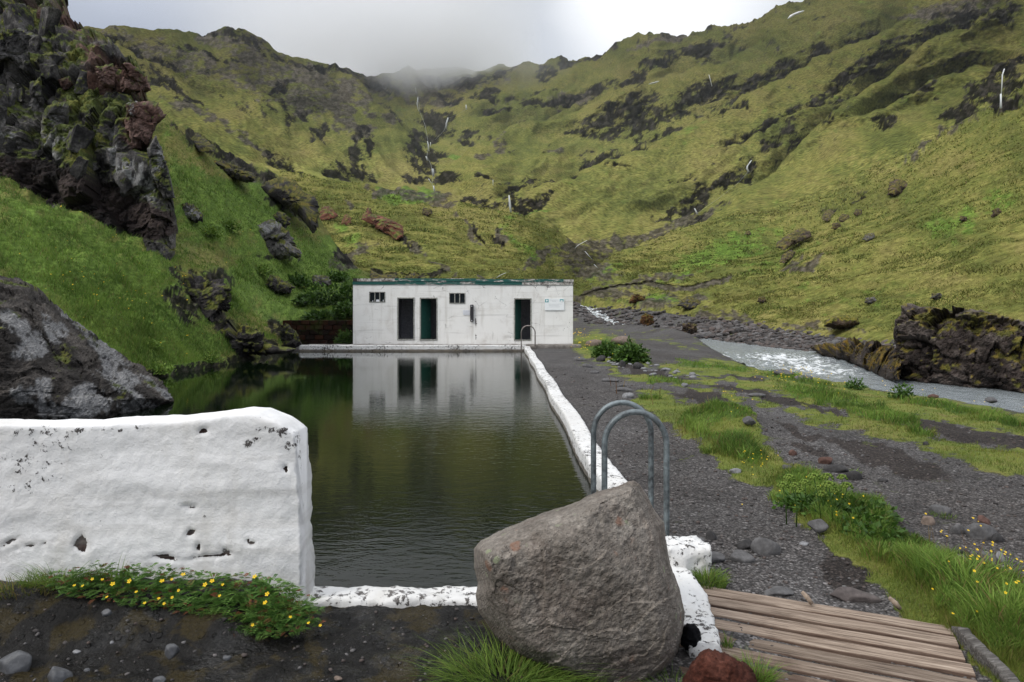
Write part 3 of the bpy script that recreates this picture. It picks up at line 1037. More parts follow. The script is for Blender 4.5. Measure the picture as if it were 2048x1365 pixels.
# ---- the valley: mountain walls, knoll and right-hand hill as one relief, front to back along each sight line
uh = np.arange(-330, 2420, 2.8)
K = lambda *a: [a[i:i + 3] for i in range(0, len(a), 3)]
c_B = K(-600, 470, 90, 340, 470, 90, 560, 500, 90, 640, 545, 84, 740, 566, 75, 870, 567, 72, 960, 567, 75, 1060, 570, 85, 1150, 594, 112, 1250, 602, 95,
        1350, 616, 75, 1450, 645, 58, 1560, 655, 48, 1650, 660, 42, 1800, 668, 34, 2048, 700, 25, 2700, 780, 16)
c_B0 = [(u, y + 75, Y * 0.85) for u, y, Y in c_B]
c_M1 = K(-600, 430, 120, 0, 420, 130, 170, 400, 130, 340, 370, 140, 450, 360, 150, 560, 352, 155, 640, 364, 160, 740, 373, 165, 820, 385, 170, 870, 397, 172, 960, 416, 175,
         1060, 440, 170, 1150, 494, 165, 1250, 515, 150, 1350, 503, 140, 1450, 478, 135, 1560, 475, 122, 1650, 432, 120, 1800, 365, 120, 2048, 205, 115, 2700, -250, 80)
c_M2 = K(-600, 400, 150, 0, 380, 160, 340, 345, 180, 450, 340, 190, 560, 345, 200, 640, 366, 210, 740, 384, 230, 820, 400, 240, 870, 416, 245, 960, 434, 245, 1060, 452, 240, 1150, 500, 215,
         1250, 500, 195, 1350, 485, 185, 1450, 452, 180, 1560, 438, 172, 1650, 398, 172, 1800, 325, 170, 2048, 172, 160, 2700, -270, 110)
c_F2 = K(-600, 300, 180, 170, 300, 210, 340, 300, 250, 500, 325, 300, 640, 345, 380, 740, 362, 440, 820, 378, 470, 870, 384, 470, 960, 388, 330, 1060, 392, 300, 1150, 440, 280, 1300, 425, 300,
         1450, 385, 320, 1600, 315, 330, 1800, 228, 330, 2048, 120, 300, 2700, -280, 220)
c_F3 = K(-600, 160, 300, 170, 170, 330, 340, 175, 400, 500, 200, 480, 640, 232, 570, 740, 262, 660, 830, 280, 800, 870, 275, 800, 960, 262, 720, 1060, 270, 640, 1150, 285, 600, 1300, 245, 590,
         1450, 205, 560, 1600, 145, 520, 1800, 60, 460, 2048, -40, 400, 2700, -330, 300)
c_S = K(-600, 40, 420, 100, 60, 440, 170, 60, 450, 250, 54, 480, 330, 57, 540, 400, 53, 600, 430, 46, 620, 450, 41, 640, 480, 52, 650, 505, 66, 660, 545, 93, 680, 570, 100, 700, 620, 105, 740, 660, 116, 780, 700, 126, 850, 740, 142, 950,
        780, 138, 1120, 820, 134, 1280, 900, 132, 1320, 960, 128, 1250, 1000, 124, 1200, 1045, 130, 1150, 1085, 120, 1110, 1110, 108, 1100, 1130, 110, 1090, 1160, 117, 1060, 1190, 104, 1030, 1220, 94, 1010, 1260, 82, 970,
        1295, 76, 940, 1320, 66, 930, 1350, 78, 910, 1380, 74, 880, 1420, 63, 850, 1480, 52, 810, 1500, 48, 790, 1530, 35, 760, 1545, 22, 750, 1570, 11, 740, 1600, 7, 720, 1640, -2, 700, 1800, -60, 600, 2048, -150, 500, 2700, -400, 350)
c_X = [(u, y + 60, Y * 1.2) for u, y, Y in c_S]
hY, hZ = contour_sheet(uh, [c_B0, c_B, c_M1, c_M2, c_F2, c_F3, c_S, c_X], [5, 130, 14, 40, 92, 92, 6])
hU = np.broadcast_to(uh, hY.shape)
hV = HY - F * (hZ - CH) / hY
ROCKS = [(872, 244, 38, 20, -20), (848, 272, 28, 12), (836, 303, 30, 24, -30), (862, 318, 20, 22), (856, 340, 16, 16), (840, 366, 30, 9, -15), (888, 364, 28, 16), (930, 272, 24, 9, 25), (903, 200, 32, 10, -20), (961, 196, 42, 8, 10),
         (1006, 213, 34, 9, 30), (720, 272, 12, 22, -60), (714, 310, 12, 36), (722, 345, 20, 12), (673, 337, 12, 14, -45), (693, 352, 16, 8), (975, 402, 42, 13, -6), (1048, 404, 40, 15, -4), (1086, 398, 30, 10, 20), (982, 362, 24, 7),
         (1233, 240, 80, 26, 18), (1262, 212, 60, 22, 20), (1290, 245, 30, 20, 20), (1170, 262, 30, 8, 15), (1116, 356, 42, 7, 18), (1206, 312, 46, 10, 25), (1250, 334, 18, 5, 25), (1128, 117, 22, 12, -15), (1200, 104, 28, 9, 20),
         (1840, 76, 60, 17, 20), (1775, 102, 62, 20, 25), (1700, 154, 50, 14, 27), (1642, 200, 44, 11, 25), (1560, 130, 36, 9, 22), (1500, 157, 44, 9, 18), (1428, 168, 40, 24, 30), (1385, 190, 40, 18, 25), (1345, 222, 46, 14, 20),
         (1920, 38, 60, 22, 15), (2000, 26, 40, 18, 20), (1990, 172, 56, 26, 20), (2008, 150, 26, 30), (2015, 205, 30, 12, 20), (1916, 222, 48, 13, 15), (2030, 112, 34, 7, 8), (1544, 255, 50, 7, 12), (1552, 280, 40, 12, 22), (1470, 284, 40, 7, 25), (1840, 180, 44, 7, 18),
         (1456, 358, 40, 10, 15), (1407, 378, 32, 15, 35), (1372, 408, 36, 15, 15), (1364, 357, 18, 5), (1330, 420, 30, 9, 30), (1500, 340, 30, 7, 40), (1920, 120, 40, 6, 20), (1770, 250, 30, 6, 15), (1660, 255, 30, 6, 20), (1460, 230, 40, 6, 20), (1590, 225, 34, 7, 22),
         (900, 165, 60, 10, -8), (985, 150, 40, 10, 10), (1085, 140, 26, 12), (760, 165, 34, 8, -25), (1060, 205, 40, 5, 15), (1120, 190, 44, 6, 18), (1180, 170, 40, 8, 14), (1320, 130, 60, 10, 18), (1400, 105, 60, 10, 18), (1260, 160, 40, 9, 20),
         (215, 80, 50, 10, -10), (290, 110, 60, 8, -25), (330, 165, 44, 14, -35), (440, 56, 30, 9), (500, 85, 40, 8, -30), (600, 118, 60, 6, -12), (680, 130, 40, 7, -14), (400, 100, 70, 5, -15), (380, 200, 30, 6, -20), (640, 260, 10, 26, -50),
         (600, 235, 9, 30, -60), (560, 180, 10, 24, -50), (740, 300, 8, 22), (790, 462, 50, 5, -30), (850, 540, 50, 8, 10, 0.9), (770, 545, 30, 10, -10), (960, 470, 24, 4, -45), (1000, 478, 20, 4, -45),
         (560, 325, 44, 9, -30, 0.8)]
SCREE = [(760, 165, 70, 18, -25), (862, 192, 44, 20, -20), (660, 200, 60, 26, -38), (700, 250, 55, 16, -40), (620, 150, 80, 22, -25), (520, 120, 80, 22, -30), (460, 75, 70, 18, -20), (560, 170, 110, 40, -30, 0.8), (400, 130, 110, 26, -20, 0.7), (700, 190, 60, 30, -35), (300, 95, 90, 18, -15, 0.7), (820, 170, 60, 20, 0, 0.8), (930, 170, 80, 14, 0, 0.7), (420, 240, 60, 8, -28), (500, 290, 60, 6, -30), (380, 215, 40, 12, -15), (770, 245, 24, 12, -30),
         (800, 385, 60, 6, -12), (870, 402, 44, 8, -10), (760, 378, 14, 12, 40), (690, 400, 24, 9, -20), (1160, 500, 50, 16, 30), (1260, 480, 90, 14, 18), (1380, 430, 70, 9, 22), (1180, 540, 60, 22, -20), (1090, 512, 60, 6, 10), (850, 500, 70, 7, -35), (940, 460, 40, 6, -45), (1010, 470, 30, 5, -45),
         (1620, 545, 40, 7, 28), (1580, 540, 30, 5, 28), (1880, 270, 80, 6, 32), (1980, 215, 70, 6, 24), (1120, 300, 14, 8), (965, 312, 20, 7), (1000, 290, 16, 10, 40), (1210, 590, 70, 8, 5), (1330, 600, 80, 14, 0), (1450, 640, 60, 12, -12), (1290, 565, 90, 6, 6), (1640, 655, 90, 6, -2), (700, 515, 14, 50, -55), (960, 545, 50, 4, 8),
         (1160, 180, 60, 10, 12), (1900, 15, 90, 18, 10), (1330, 85, 60, 8, 15)]
GREENS = [(820, 392, 50, 8, -10, 1.0), (780, 390, 30, 9, -12, 1.0), (908, 312, 24, 5, 0, 0.9), (1440, 510, 120, 26, 22, 0.75), (1560, 520, 90, 20, 25, 0.5), (1900, 440, 60, 30, 20, 0.55), (2000, 380, 50, 20, 20, 0.5), (1060, 420, 40, 4, 0, 0.8), (1030, 480, 60, 10, -40, 0.6), (1000, 430, 40, 6, -30, 0.5),
          (1300, 600, 50, 9, 5, 0.8), (1380, 270, 30, 10, 20, 0.4), (1700, 600, 120, 22, 0, 0.3), (700, 470, 40, 20, -50, 0.5), (1230, 545, 80, 14, 14, 0.45)]
h_rock = stroke_mask(hU, hV, ROCKS, 0.6, 11, 3)
h_scree = stroke_mask(hU, hV, SCREE, 0.7, 13, 5)
h_grn = stroke_mask(hU, hV, GREENS, 0.7, 8, 9)
wR = sstep(820, 960, hU)
acL, alL = (hU - hV) * 0.707, (hU + hV) * 0.707
acR, alR = 0.36 * hU + 0.93 * hV, -0.93 * hU + 0.36 * hV
wrp = 26 * fbm(hU / 120, hV / 90, 2.2, 3, 41)
gl = ridged((acL + wrp) / 88, alL / 380, 1.5, 4, 21, 0.45)
gr_ = ridged((acR + wrp) / 74, alR / 230, 4.5, 4, 31, 0.5)
far = sstep(150, 330, hY)
pxd = far * ((1 - wR) * 20 * (gl - 0.45) + wR * 24 * (gr_ - 0.45))
pxd += far * (9 * fbm(hU / 190, hV / 120, 0.7, 2, 51) + 2.2 * fbm(hU / 42, hV / 24, 0.2, 4, 61, 0.55))
# folds: spurs whose crests hide the gully behind them (crest line, dip in pixels, bare rock in the gully)
FOLDS = [([(1150, 548), (1260, 503), (1350, 466), (1440, 428), (1500, 378), (1560, 325), (1640, 258), (1720, 198), (1800, 138), (1870, 88), (1950, 40), (2048, -20)], 14, 0.75),
         ([(1560, 488), (1650, 430), (1720, 404), (1790, 365), (1850, 310), (1890, 262), (1960, 226), (2060, 190)], 8, 0.35),
         ([(980, 396), (1100, 370), (1180, 335), (1290, 298), (1370, 262), (1450, 226), (1520, 182), (1600, 140), (1700, 92), (1820, 30)], 16, 0.8),
         ([(690, 130), (740, 186), (790, 242), (826, 285), (846, 330), (862, 372)], 14, 0.6), ([(470, 150), (540, 202), (610, 255), (680, 312), (735, 352)], 10, 0.2), ([(330, 140), (400, 185), (480, 236), (560, 282), (640, 330)], 9, 0.12),
         ([(868, 372), (900, 330), (960, 290), (1040, 252), (1120, 218), (1200, 184), (1290, 150)], 11, 0.3), ([(930, 250), (1000, 222), (1080, 190), (1160, 160)], 8, 0.25), ([(1300, 170), (1380, 140), (1460, 118), (1540, 80)], 9, 0.3), ([(1700, 250), (1780, 215), (1860, 170), (1950, 130), (2048, 100)], 8, 0.3),
         ([(560, 100), (620, 135), (680, 190), (730, 240)], 7, 0.15)]
fold_rock = np.zeros(hU.shape)
relief = np.zeros(hU.shape)                          # share by which a point lies nearer (-) or farther (+) along its sight line
FOLDS += [([(930, 404), (1000, 425), (1060, 440), (1110, 462), (1150, 497), (1168, 545)], 5, 0.0), ([(1135, 562), (1200, 536), (1260, 506), (1330, 472), (1440, 430)], 5, 0.0)]
for n_, (pts_, A_, rk) in enumerate(FOLDS):
    pts_ = np.array(pts_, float)
    vc = np.interp(hU, pts_[:, 0], pts_[:, 1]) + 7 * fbm(hU / 45, 0.5, A_, 3, 45)
    fade = sstep(pts_[0, 0] - 5, pts_[0, 0] + 60, hU) * (1 - sstep(pts_[-1, 0] - 60, pts_[-1, 0] + 5, hU))
    s_ = vc - hV
    pxd += 0.6 * fade * np.where(s_ > 0, -A_ * sstep(0, 7, s_) * np.exp(-s_ / (2.0 * A_ + 14)), 0.4 * A_ * np.exp(np.minimum(s_, 0) / (2.2 * A_ + 20)))
    D_ = 0.015 * A_ if A_ > 6 else 0.12
    relief += fade * D_ * np.where(s_ > 0, sstep(-4, 5, s_) * np.exp(-np.clip(s_, 0, None) / (3.0 * A_ + 20)), -0.55 * np.exp(np.minimum(s_, 0) / (3.0 * A_ + 26)) + 0.55 * np.exp(np.minimum(s_, 0) / 4.0) * 0.8)
    fold_rock = np.maximum(fold_rock, rk * fade * sstep(-1, 5, s_) * np.exp(-np.clip(s_ - 6, 0, None) / 20) * sstep(-0.35, 0.25, fbm(hU / 60, hV / 40, A_ * 0.3, 3, 47)))
h_rock = np.maximum(h_rock, fold_rock * (hV < 470))
# crag lines: rock makes itself felt as steps and ribs
rib = ridged(acR / 17, alR / 40, 3.1, 4, 71, 0.6) * wR + ridged(acL / 17, alL / 40, 3.1, 4, 72, 0.6) * (1 - wR)
pxd += h_rock * (np.where(hY > 100, 1.0, 0.15)) * (12 * (rib - 0.55) - 3)
h_rock = np.maximum(h_rock, far * wR * sstep(0.42, 0.85, gr_ * 0.4 + rib * 0.5 + 0.6 * fbm(hU / 90, hV / 60, 9.1, 3, 81)) * sstep(470, 330, hV) * 0.2)
h_rock = np.maximum(h_rock, far * (1 - wR) * sstep(0.5, 0.9, gl * 0.55 + rib * 0.35 + 0.5 * fbm(hU / 80, hV / 60, 3.1, 3, 83)) * sstep(400, 200, hV) * 0.22)
# near and middle ground: rolling hummocks and terracettes (metres)
relief += 0.3 * far * ((1 - wR) * -0.085 * (gl - 0.45) + wR * -0.085 * (gr_ - 0.45) + 0.09 * fbm(hU / 130, hV / 80, 4.7, 3, 53))
relief += 0.03 * h_rock * far * (0.55 - rib)
hX = (hU - 1024) / F * hY
near = 1 - sstep(140, 260, hY)
mz = near * (1.6 * fbm(hX / 22, hY / 30, 0.4, 3, 91) + 0.55 * fbm(hX / 6, hY / 9, 0.9, 3, 93))
mz *= sstep(0.0, 12.0, hY - np.interp(uh, [c[0] for c in c_B], [c[2] for c in c_B])) * 0.9 + 0.1
hZ = hZ + pxd * hY / F + mz
hZ += near * np.clip(hY / 70, 0.45, 1.6) * 0.20 * fbm(hX * 0.3, hY * 0.22, hZ * 1.5, 3, 95, 0.6)
hZ += (1 - near) * hY / F * 2.0 * fbm(hX * 0.05, hY * 0.03, hZ * 0.16, 3, 97, 0.6)
# ragged skyline
nS = hY.shape[0] - 7
crag = np.clip(ridged(uh / 23, 0.5, 0.5, 4, 101, 0.6) - 0.35, 0, 1) * np.interp(uh, [0, 170, 430, 470, 560, 740, 1050, 1110, 1300, 1620, 1700], [3, 2, 2.5, 5, 3, 2, 4, 7, 12, 10, 5])
for r in range(nS - 9, hY.shape[0]):
    f = 1 - min(1, abs(r - nS) / 9)
    hZ[r] += f * crag * hY[r] / F
h_rock[nS - 9:] = np.maximum(h_rock[nS - 9:], 0.55 * np.clip(crag / 8, 0, 1))
hV = HY - F * (hZ - CH) / hY
# the turf edge over the cut bank by the stream
cutv = np.interp(hU, [1140, 1165, 1200, 1250, 1300, 1345, 1365, 1400, 1440, 1470], [600, 590, 578, 569, 564, 570, 574, 566, 558, 548]) + 3 * fbm(hU / 22, 0.2, 0.2, 3, 55)
cs = hV - cutv
cut = sstep(1140, 1160, hU) * (1 - sstep(1455, 1475, hU)) * sstep(-1, 1, cs) * np.exp(-np.clip(cs, 0, None) / 11)
h_scree = np.maximum(h_scree, sstep(0.2, 0.5, cut))
h_rock = np.maximum(h_rock, 0.6 * sstep(0.78, 0.95, cut))
relief = 0.75 * relief * sstep(20, 70, hY - 20) + 0.012 * cut
hY = hY * (1 + relief)
hX = (hU - 1024) / F * hY
hZ = CH - (hV - HY) / F * hY
HP = np.stack([hX, hY, hZ], -1)



def lerp3(t, cols, stops):
    return np.stack([np.interp(t, stops, [c[i] for c in cols]) for i in range(3)], -1)


def over(a, b, m):
    return a + (np.asarray(b) - a) * m[..., None]


def slope_colour(U, V, X, Y, Z, rock, scree, grn, kind):
    """albedo of what grows or lies on the slope, plus one painted sunlit patch"""
    k = 1.0 if kind == 'far' else 2.0
    t = 0.5 + 0.42 * fbm(U / 150, V / 90, 0.3, 3, 201) + 0.24 * fbm(U / 26, V / 12, 0.8, 4, 203, 0.6)
    t = t + 0.3 * fbm(X * 0.25, Y * 0.18, Z * 1.3, 3, 205, 0.6) * (Y < 220)
    col = lerp3(t, [(0.096, 0.112, 0.032), (0.142, 0.153, 0.042), (0.186, 0.182, 0.053), (0.2, 0.182, 0.062)], [0.15, 0.42, 0.62, 0.9])
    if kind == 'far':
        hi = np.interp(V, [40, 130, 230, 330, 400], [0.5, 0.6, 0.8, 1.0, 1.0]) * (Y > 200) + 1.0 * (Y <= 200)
        hi = hi + 0.3 * np.exp(-((U - 620) / 120) ** 2 - ((V - 345) / 30) ** 2) * (Y > 200)  # sunlit patch low on the left mountain, painted into the colour
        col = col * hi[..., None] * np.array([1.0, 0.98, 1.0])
    bn = sstep(0.12, 0.5, fbm(U / 55, V / 26, 4.4, 4, 207, 0.6))
    col = over(col, (0.125, 0.105, 0.042), bn * 0.3)
    gm = sstep(0.25, 0.7, grn + 0.45 * fbm(U / 24, V / 12, 1.4, 4, 209, 0.6))
    col = over(col, lerp3(0.5 + fbm(U / 16, V / 9, 2, 3, 211), [(0.075, 0.135, 0.025), (0.135, 0.22, 0.04)], [0.1, 0.9]), gm * 0.85)
    jit = fbm(U / 20, V / 11, 5.5, 5, 213, 0.68)
    sm = sstep(0.3, 0.75, scree + 0.9 * jit * sstep(0, 0.3, scree))
    col = over(col, lerp3(0.5 + fbm(U / 9, V / 6, 3, 4, 215, 0.7), [(0.03, 0.025, 0.024), (0.062, 0.052, 0.047), (0.1, 0.086, 0.078)], [0.1, 0.5, 0.95]), sm * 0.85)
    w_ = wRf(U)
    aR, lR, aL, lL = 0.36 * U + 0.93 * V, -0.93 * U + 0.36 * V, (U - V) * 0.707, (U + V) * 0.707
    jr = fbm(aR / 10, lR / 26, 6.5, 5, 217, 0.7) * w_ + fbm(aL / 10, lL / 26, 6.5, 5, 218, 0.7) * (1 - w_)
    rm = sstep(0.32, 0.62, rock + 1.25 * jr * sstep(0.02, 0.35, rock))
    rc = lerp3(0.5 + fbm(aR / 7, lR / 14, 8.5, 5, 219, 0.72) * w_ + fbm(aL / 7, lL / 14, 8.5, 5, 220, 0.72) * (1 - w_), [(0.0035, 0.0034, 0.0033), (0.008, 0.0074, 0.007), (0.017, 0.0152, 0.014), (0.04, 0.035, 0.031)], [0.1, 0.42, 0.68, 1.0])
    return over(col, rc, rm * 0.95), rm


def wRf(U):
    return sstep(820, 960, U)


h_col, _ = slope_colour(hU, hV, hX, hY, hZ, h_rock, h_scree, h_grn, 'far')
# split the relief into the things a viewer would name
reg = np.zeros(hY.shape, int)                       # 0 far mountain walls, 1 right hillside, 2 knoll behind the hut
rowM1 = 5 + 130
reg[:rowM1 + 12][:, uh > 1130] = 1
reg[:rowM1 + 12][:, uh <= 1130] = 2
rf = reg[:-1, :-1]
allF = gridF(*hY.shape).reshape(hY.shape[0] - 1, hY.shape[1] - 1, 4)
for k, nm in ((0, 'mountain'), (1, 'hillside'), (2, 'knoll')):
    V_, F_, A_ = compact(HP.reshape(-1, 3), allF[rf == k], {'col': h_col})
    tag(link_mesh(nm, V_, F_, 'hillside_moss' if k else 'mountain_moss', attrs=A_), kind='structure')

# ---- left bank: the steep grassy slope that rises from the pool, with a spur behind it
ul = np.arange(-420, 775, 3.0)
kk = lambda u: (1024 - u) / F


def bank_row(pts):
    return [(u, HY - F * (z - CH) / Y, Y) for u, Y, z in pts]


wl = [(-500, 8.5), (0, 12.7), (170, 15.2), (345, 19.1), (440, 22.2), (520, 25.8), (575, 29.3), (600, 32.6), (660, 33.4), (705, 33.8), (790, 34.2)]
zl = [0.0, 0, 0, 0, 0, 0, 0.1, 0.5, 1.15, 1.2, 1.2]
b0 = bank_row([(u, Y * 0.96, -0.9) for (u, Y) in wl])
b1 = bank_row([(u, Y, z) for (u, Y), z in zip(wl, zl)])
b2 = K(-500, 330, 17, 0, 372, 22.5, 170, 445, 23, 220, 470, 23.5, 345, 500, 25.5, 440, 548, 27.5, 480, 600, 29, 520, 636, 30.5, 560, 652, 32, 600, 640, 34, 660, 615, 38, 705, 602, 40, 790, 600, 41)
b3 = K(-500, 325, 20, 0, 370, 26, 170, 445, 27, 220, 466, 27.5, 345, 488, 31, 440, 520, 34, 480, 560, 36, 520, 575, 38, 560, 585, 40, 600, 582, 42, 660, 576, 45, 705, 575, 47, 790, 580, 48)
b4 = K(-500, 200, 40, 0, 220, 45, 170, 230, 45, 330, 232, 45, 345, 240, 45, 400, 268, 50, 450, 298, 55, 520, 328, 60, 560, 348, 64, 600, 372, 68, 628, 398, 71, 640, 440, 73, 660, 470, 72, 700, 520, 70, 745, 560, 67, 790, 585, 64)
b5 = [(u, y + 70, Y * 1.25) for u, y, Y in b4]
lY, lZ = contour_sheet(ul, [b0, b1, b2, b3, b4, b5], [8, 90, 12, 90, 8], 4, 5)
lU = np.broadcast_to(ul, lY.shape)
lX = (lU - 1024) / F * lY
lZ = lZ + sstep(0.1, 1.2, lZ) * (0.5 * fbm(lX / 3.0, lY / 3.0, lZ / 3.0, 4, 111, 0.55) + 0.2 * fbm(lX / 0.9, lY / 0.9, lZ / 0.9, 3, 113))
lV = HY - F * (lZ - CH) / lY
L_ROCK = [(395, 590, 62, 26, -50), (365, 605, 26, 40, 30), (430, 560, 40, 16, -10), (480, 680, 50, 14, -30), (530, 690, 40, 10, -25), (470, 725, 50, 6, 15), (400, 742, 70, 5, 14), (560, 665, 30, 12, -50), (450, 650, 20, 10), (570, 400, 50, 22, -35), (610, 430, 30, 22, -60), (480, 330, 70, 12, -30), (390, 275, 40, 10, -30), (430, 300, 30, 10, -40),
          (540, 360, 40, 12, -30), (560, 515, 50, 6), (705, 515, 16, 40, -55, 0.9), (690, 500, 10, 30, 20), (600, 690, 40, 6), (585, 680, 20, 16), (350, 750, 30, 6)]
L_SCREE = [(500, 345, 60, 8, -30), (690, 520, 20, 30, -60), (460, 310, 40, 8, -35), (420, 610, 40, 30, -40, 0.6), (520, 700, 40, 10, -20)]
L_GRN = [(420, 420, 70, 60, -40, 0.75), (520, 430, 60, 50, -40, 0.7), (150, 520, 220, 90, -20, 0.6), (250, 640, 140, 80, -30, 0.8), (620, 560, 90, 70, -30, 1.0), (560, 590, 60, 40, -20, 0.9), (500, 560, 40, 60, -40, 0.9), (660, 600, 60, 40, 0, 1.0), (350, 690, 90, 50, -10, 0.8), (380, 360, 40, 30, -30, 0.6), (680, 480, 20, 50, -60, 0.7)]
l_rock = stroke_mask(lU, lV, L_ROCK, 0.5, 10, 13)
l_scree = stroke_mask(lU, lV, L_SCREE, 0.5, 10, 15)
l_grn = stroke_mask(lU, lV, L_GRN, 0.7, 20, 17)
l_rock = np.maximum(l_rock, 1.0 - sstep(0.06, 0.3, lZ))
lZ = lZ + l_rock * 0.34 * (ridged(lX / 1.1, lY / 1.1, lZ / 0.8, 4, 115, 0.6) - 0.55)
LP = np.stack([lX, lY, lZ], -1)
l_col, _ = slope_colour(lU, lV, lX, lY, lZ, l_rock, l_scree, np.clip(l_grn + 0.25, 0, 1), 'near')
tag(link_mesh('bank', LP.reshape(-1, 3), gridF(*lY.shape), 'bank_grass', attrs={'col': l_col}), kind='structure')

# ---- valley floor
rvY = [0, 10, 16.1, 17.9, 20.1, 22.2, 26.8, 37.9, 50, 64, 85, 110, 140]
rvN = [12.6, 12.1, 11.2, 10.6, 10.1, 9.5, 9.7, 11.2, 12.0, 9.9, 9.8, 10.2, 11]
rfY = [0, 10, 18.9, 20.8, 23, 26.8, 35.8, 43, 50, 64, 85, 110, 140]
rfF = [16, 15.5, 14.2, 12.9, 12.9, 13.9, 16.2, 15.2, 14.2, 11.7, 11.6, 12.2, 13]
rzY = [0, 40, 50, 64, 85, 110, 140]
rzZ = [-0.45, -0.45, -0.4, -0.15, 0.9, 2.6, 4.6]
pool_r = lambda y: 0.52 + 0.0149 * (29.6 - y)          # inner face of the right-hand kerb


def ground_z(x, y):
    z = 0.12 + 0.05 * fbm(x * 0.3, y * 0.3, 0.5, 3, 121) + 0.014 * fbm(x * 2.1, y * 2.1, 0.5, 3, 123)
    z = z + 0.05 * sstep(3.0, 6.0, x) * fbm(x * 0.9, y * 0.9, 2.5, 3, 125)
    zr = np.interp(y, rzY, rzZ)
    up = np.interp(y, [0, 55, 85, 110, 140], [0, 0, 0.9, 2.9, 5.0])
    z = z + up
    xn, xf = np.interp(y, rvY, rvN), np.interp(y, rfY, rfF)
    dn, df = xn - x, x - xf
    bankn = sstep(-0.9, 1.5, dn)
    z = z + 0.34 * np.exp(-((dn - 1.0) / 1.1) ** 2) * sstep(36, 42, y) * (1 - sstep(56, 62, y))
    bankn = np.where((y > 36) & (y < 62), sstep(-0.25, 1.0, dn), bankn)
    z = z - 0.34 * (1 - sstep(0.0, 6.5, dn)) * (1 - sstep(30, 38, y))
    zn = (zr - 0.25) + (z - zr + 0.25) * bankn
    zf = zr - 0.25 + 0.27 * np.clip(df + 0.5, 0, 60) ** 0.8 + 0.06 * fbm(x * 0.8, y * 0.8, 0, 3, 127)
    zz = np.where(df > -0.4, np.maximum(zf, zr - 0.25), zn)
    # pool basin
    ins = sstep(-0.02, 0.1, pool_r(y) - x + 0.12) * sstep(4.05, 4.18, y) * (1 - sstep(29.7, 29.95, y)) * sstep(-12, -11, x)
    zz = zz * (1 - ins) + (-1.3) * ins
    # the far end of the pool: paved strip in front of and under the hut
    return zz


ug = np.arange(-760, 2800, 5.0)
vg = np.concatenate([np.arange(1560, 700, -3.0), np.arange(700, 632, -1.6)])
gU, gV = np.meshgrid(ug, vg)
gY = 1.79 * F / (gV - HY)
gX = (gU - 1024) / F * gY
gZ = ground_z(gX, gY)
MOSS = [[(1146, 664), (1230, 668), (1300, 720), (1310, 735), (1440, 706), (1560, 712), (1680, 742), (1800, 760), (2048, 796), (2800, 890), (2800, 1080), (2048, 960), (1900, 915), (1760, 880), (1620, 850), (1500, 808), (1330, 775), (1230, 750), (1150, 716)],
        [(1262, 795), (1330, 850), (1430, 918), (1465, 950), (1545, 985), (1590, 1040), (1650, 1090), (1700, 1120), (1770, 1180), (1800, 1240), (1900, 1262), (1960, 1340), (2100, 1480), (2500, 1480), (2300, 1330), (2048, 1185), (1900, 1125), (1810, 1085), (1745, 1030), (1640, 962), (1540, 905), (1500, 850), (1400, 812), (1320, 780)]]
BARE = [(1470, 778, 80, 7, -6), (1560, 800, 110, 8, -10), (1660, 822, 50, 9, -18), (1890, 855, 190, 20, -10), (2100, 880, 90, 18, -8), (1480, 752, 60, 5, -3), (1300, 745, 90, 9, -10), (1420, 800, 90, 8, -10), (1600, 870, 60, 8, -20)]
g_moss = np.full(gU.shape, -60.0)
for P_ in MOSS:
    g_moss = np.maximum(g_moss, poly_sdf(P_, gU, gV)[0])
g_moss = sstep(-16, 18, g_moss + 14 * fbm(gU / 40, gV / 22, 0.3, 3, 131)) * 0.92
g_moss = np.clip(g_moss + 0.35 * fbm(gX * 0.7, gY * 0.7, 5.5, 4, 133) * (gU > 1120), 0, 1)
g_moss *= 1 - stroke_mask(gU, gV, BARE, 0.6, 12, 23)
g_moss = np.maximum(g_moss, 0.5 * sstep(0.15, 0.5, fbm(gX * 0.8, gY * 0.8, 3.3, 4, 135)) * sstep(2.5, 5, gX) * (gV < 760))
LUSH = [(1455, 842, 60, 26), (1480, 905, 50, 20, -20), (1660, 800, 110, 12, -15), (1750, 830, 120, 14, -18), (1640, 1010, 90, 40, -30), (1740, 1060, 60, 40, -35), (1850, 1140, 90, 36, -35), (1980, 1230, 120, 60, -35), (1330, 765, 40, 8), (1420, 725, 70, 8), (1600, 750, 70, 8, -14), (1230, 700, 60, 20), (1395, 860, 40, 18, -35), (1340, 1140, 60, 20), (1880, 800, 90, 10, -8), (2000, 830, 60, 10, -5)]
g_lush = stroke_mask(gU, gV, LUSH, 0.5, 12, 25)
g_moss = np.maximum(g_moss, g_lush * 0.95)
g_soil = stroke_mask(gU, gV, BARE + [(1780, 920, 140, 22, -18), (1620, 905, 50, 10, -20), (1700, 1140, 60, 40, -35), (1560, 1140, 40, 10, 0, 0.4)], 0.6, 12, 27)
g_wet = (1 - sstep(0.25, 0.75, gX)) * (1 - sstep(4.05, 4.3, gY))
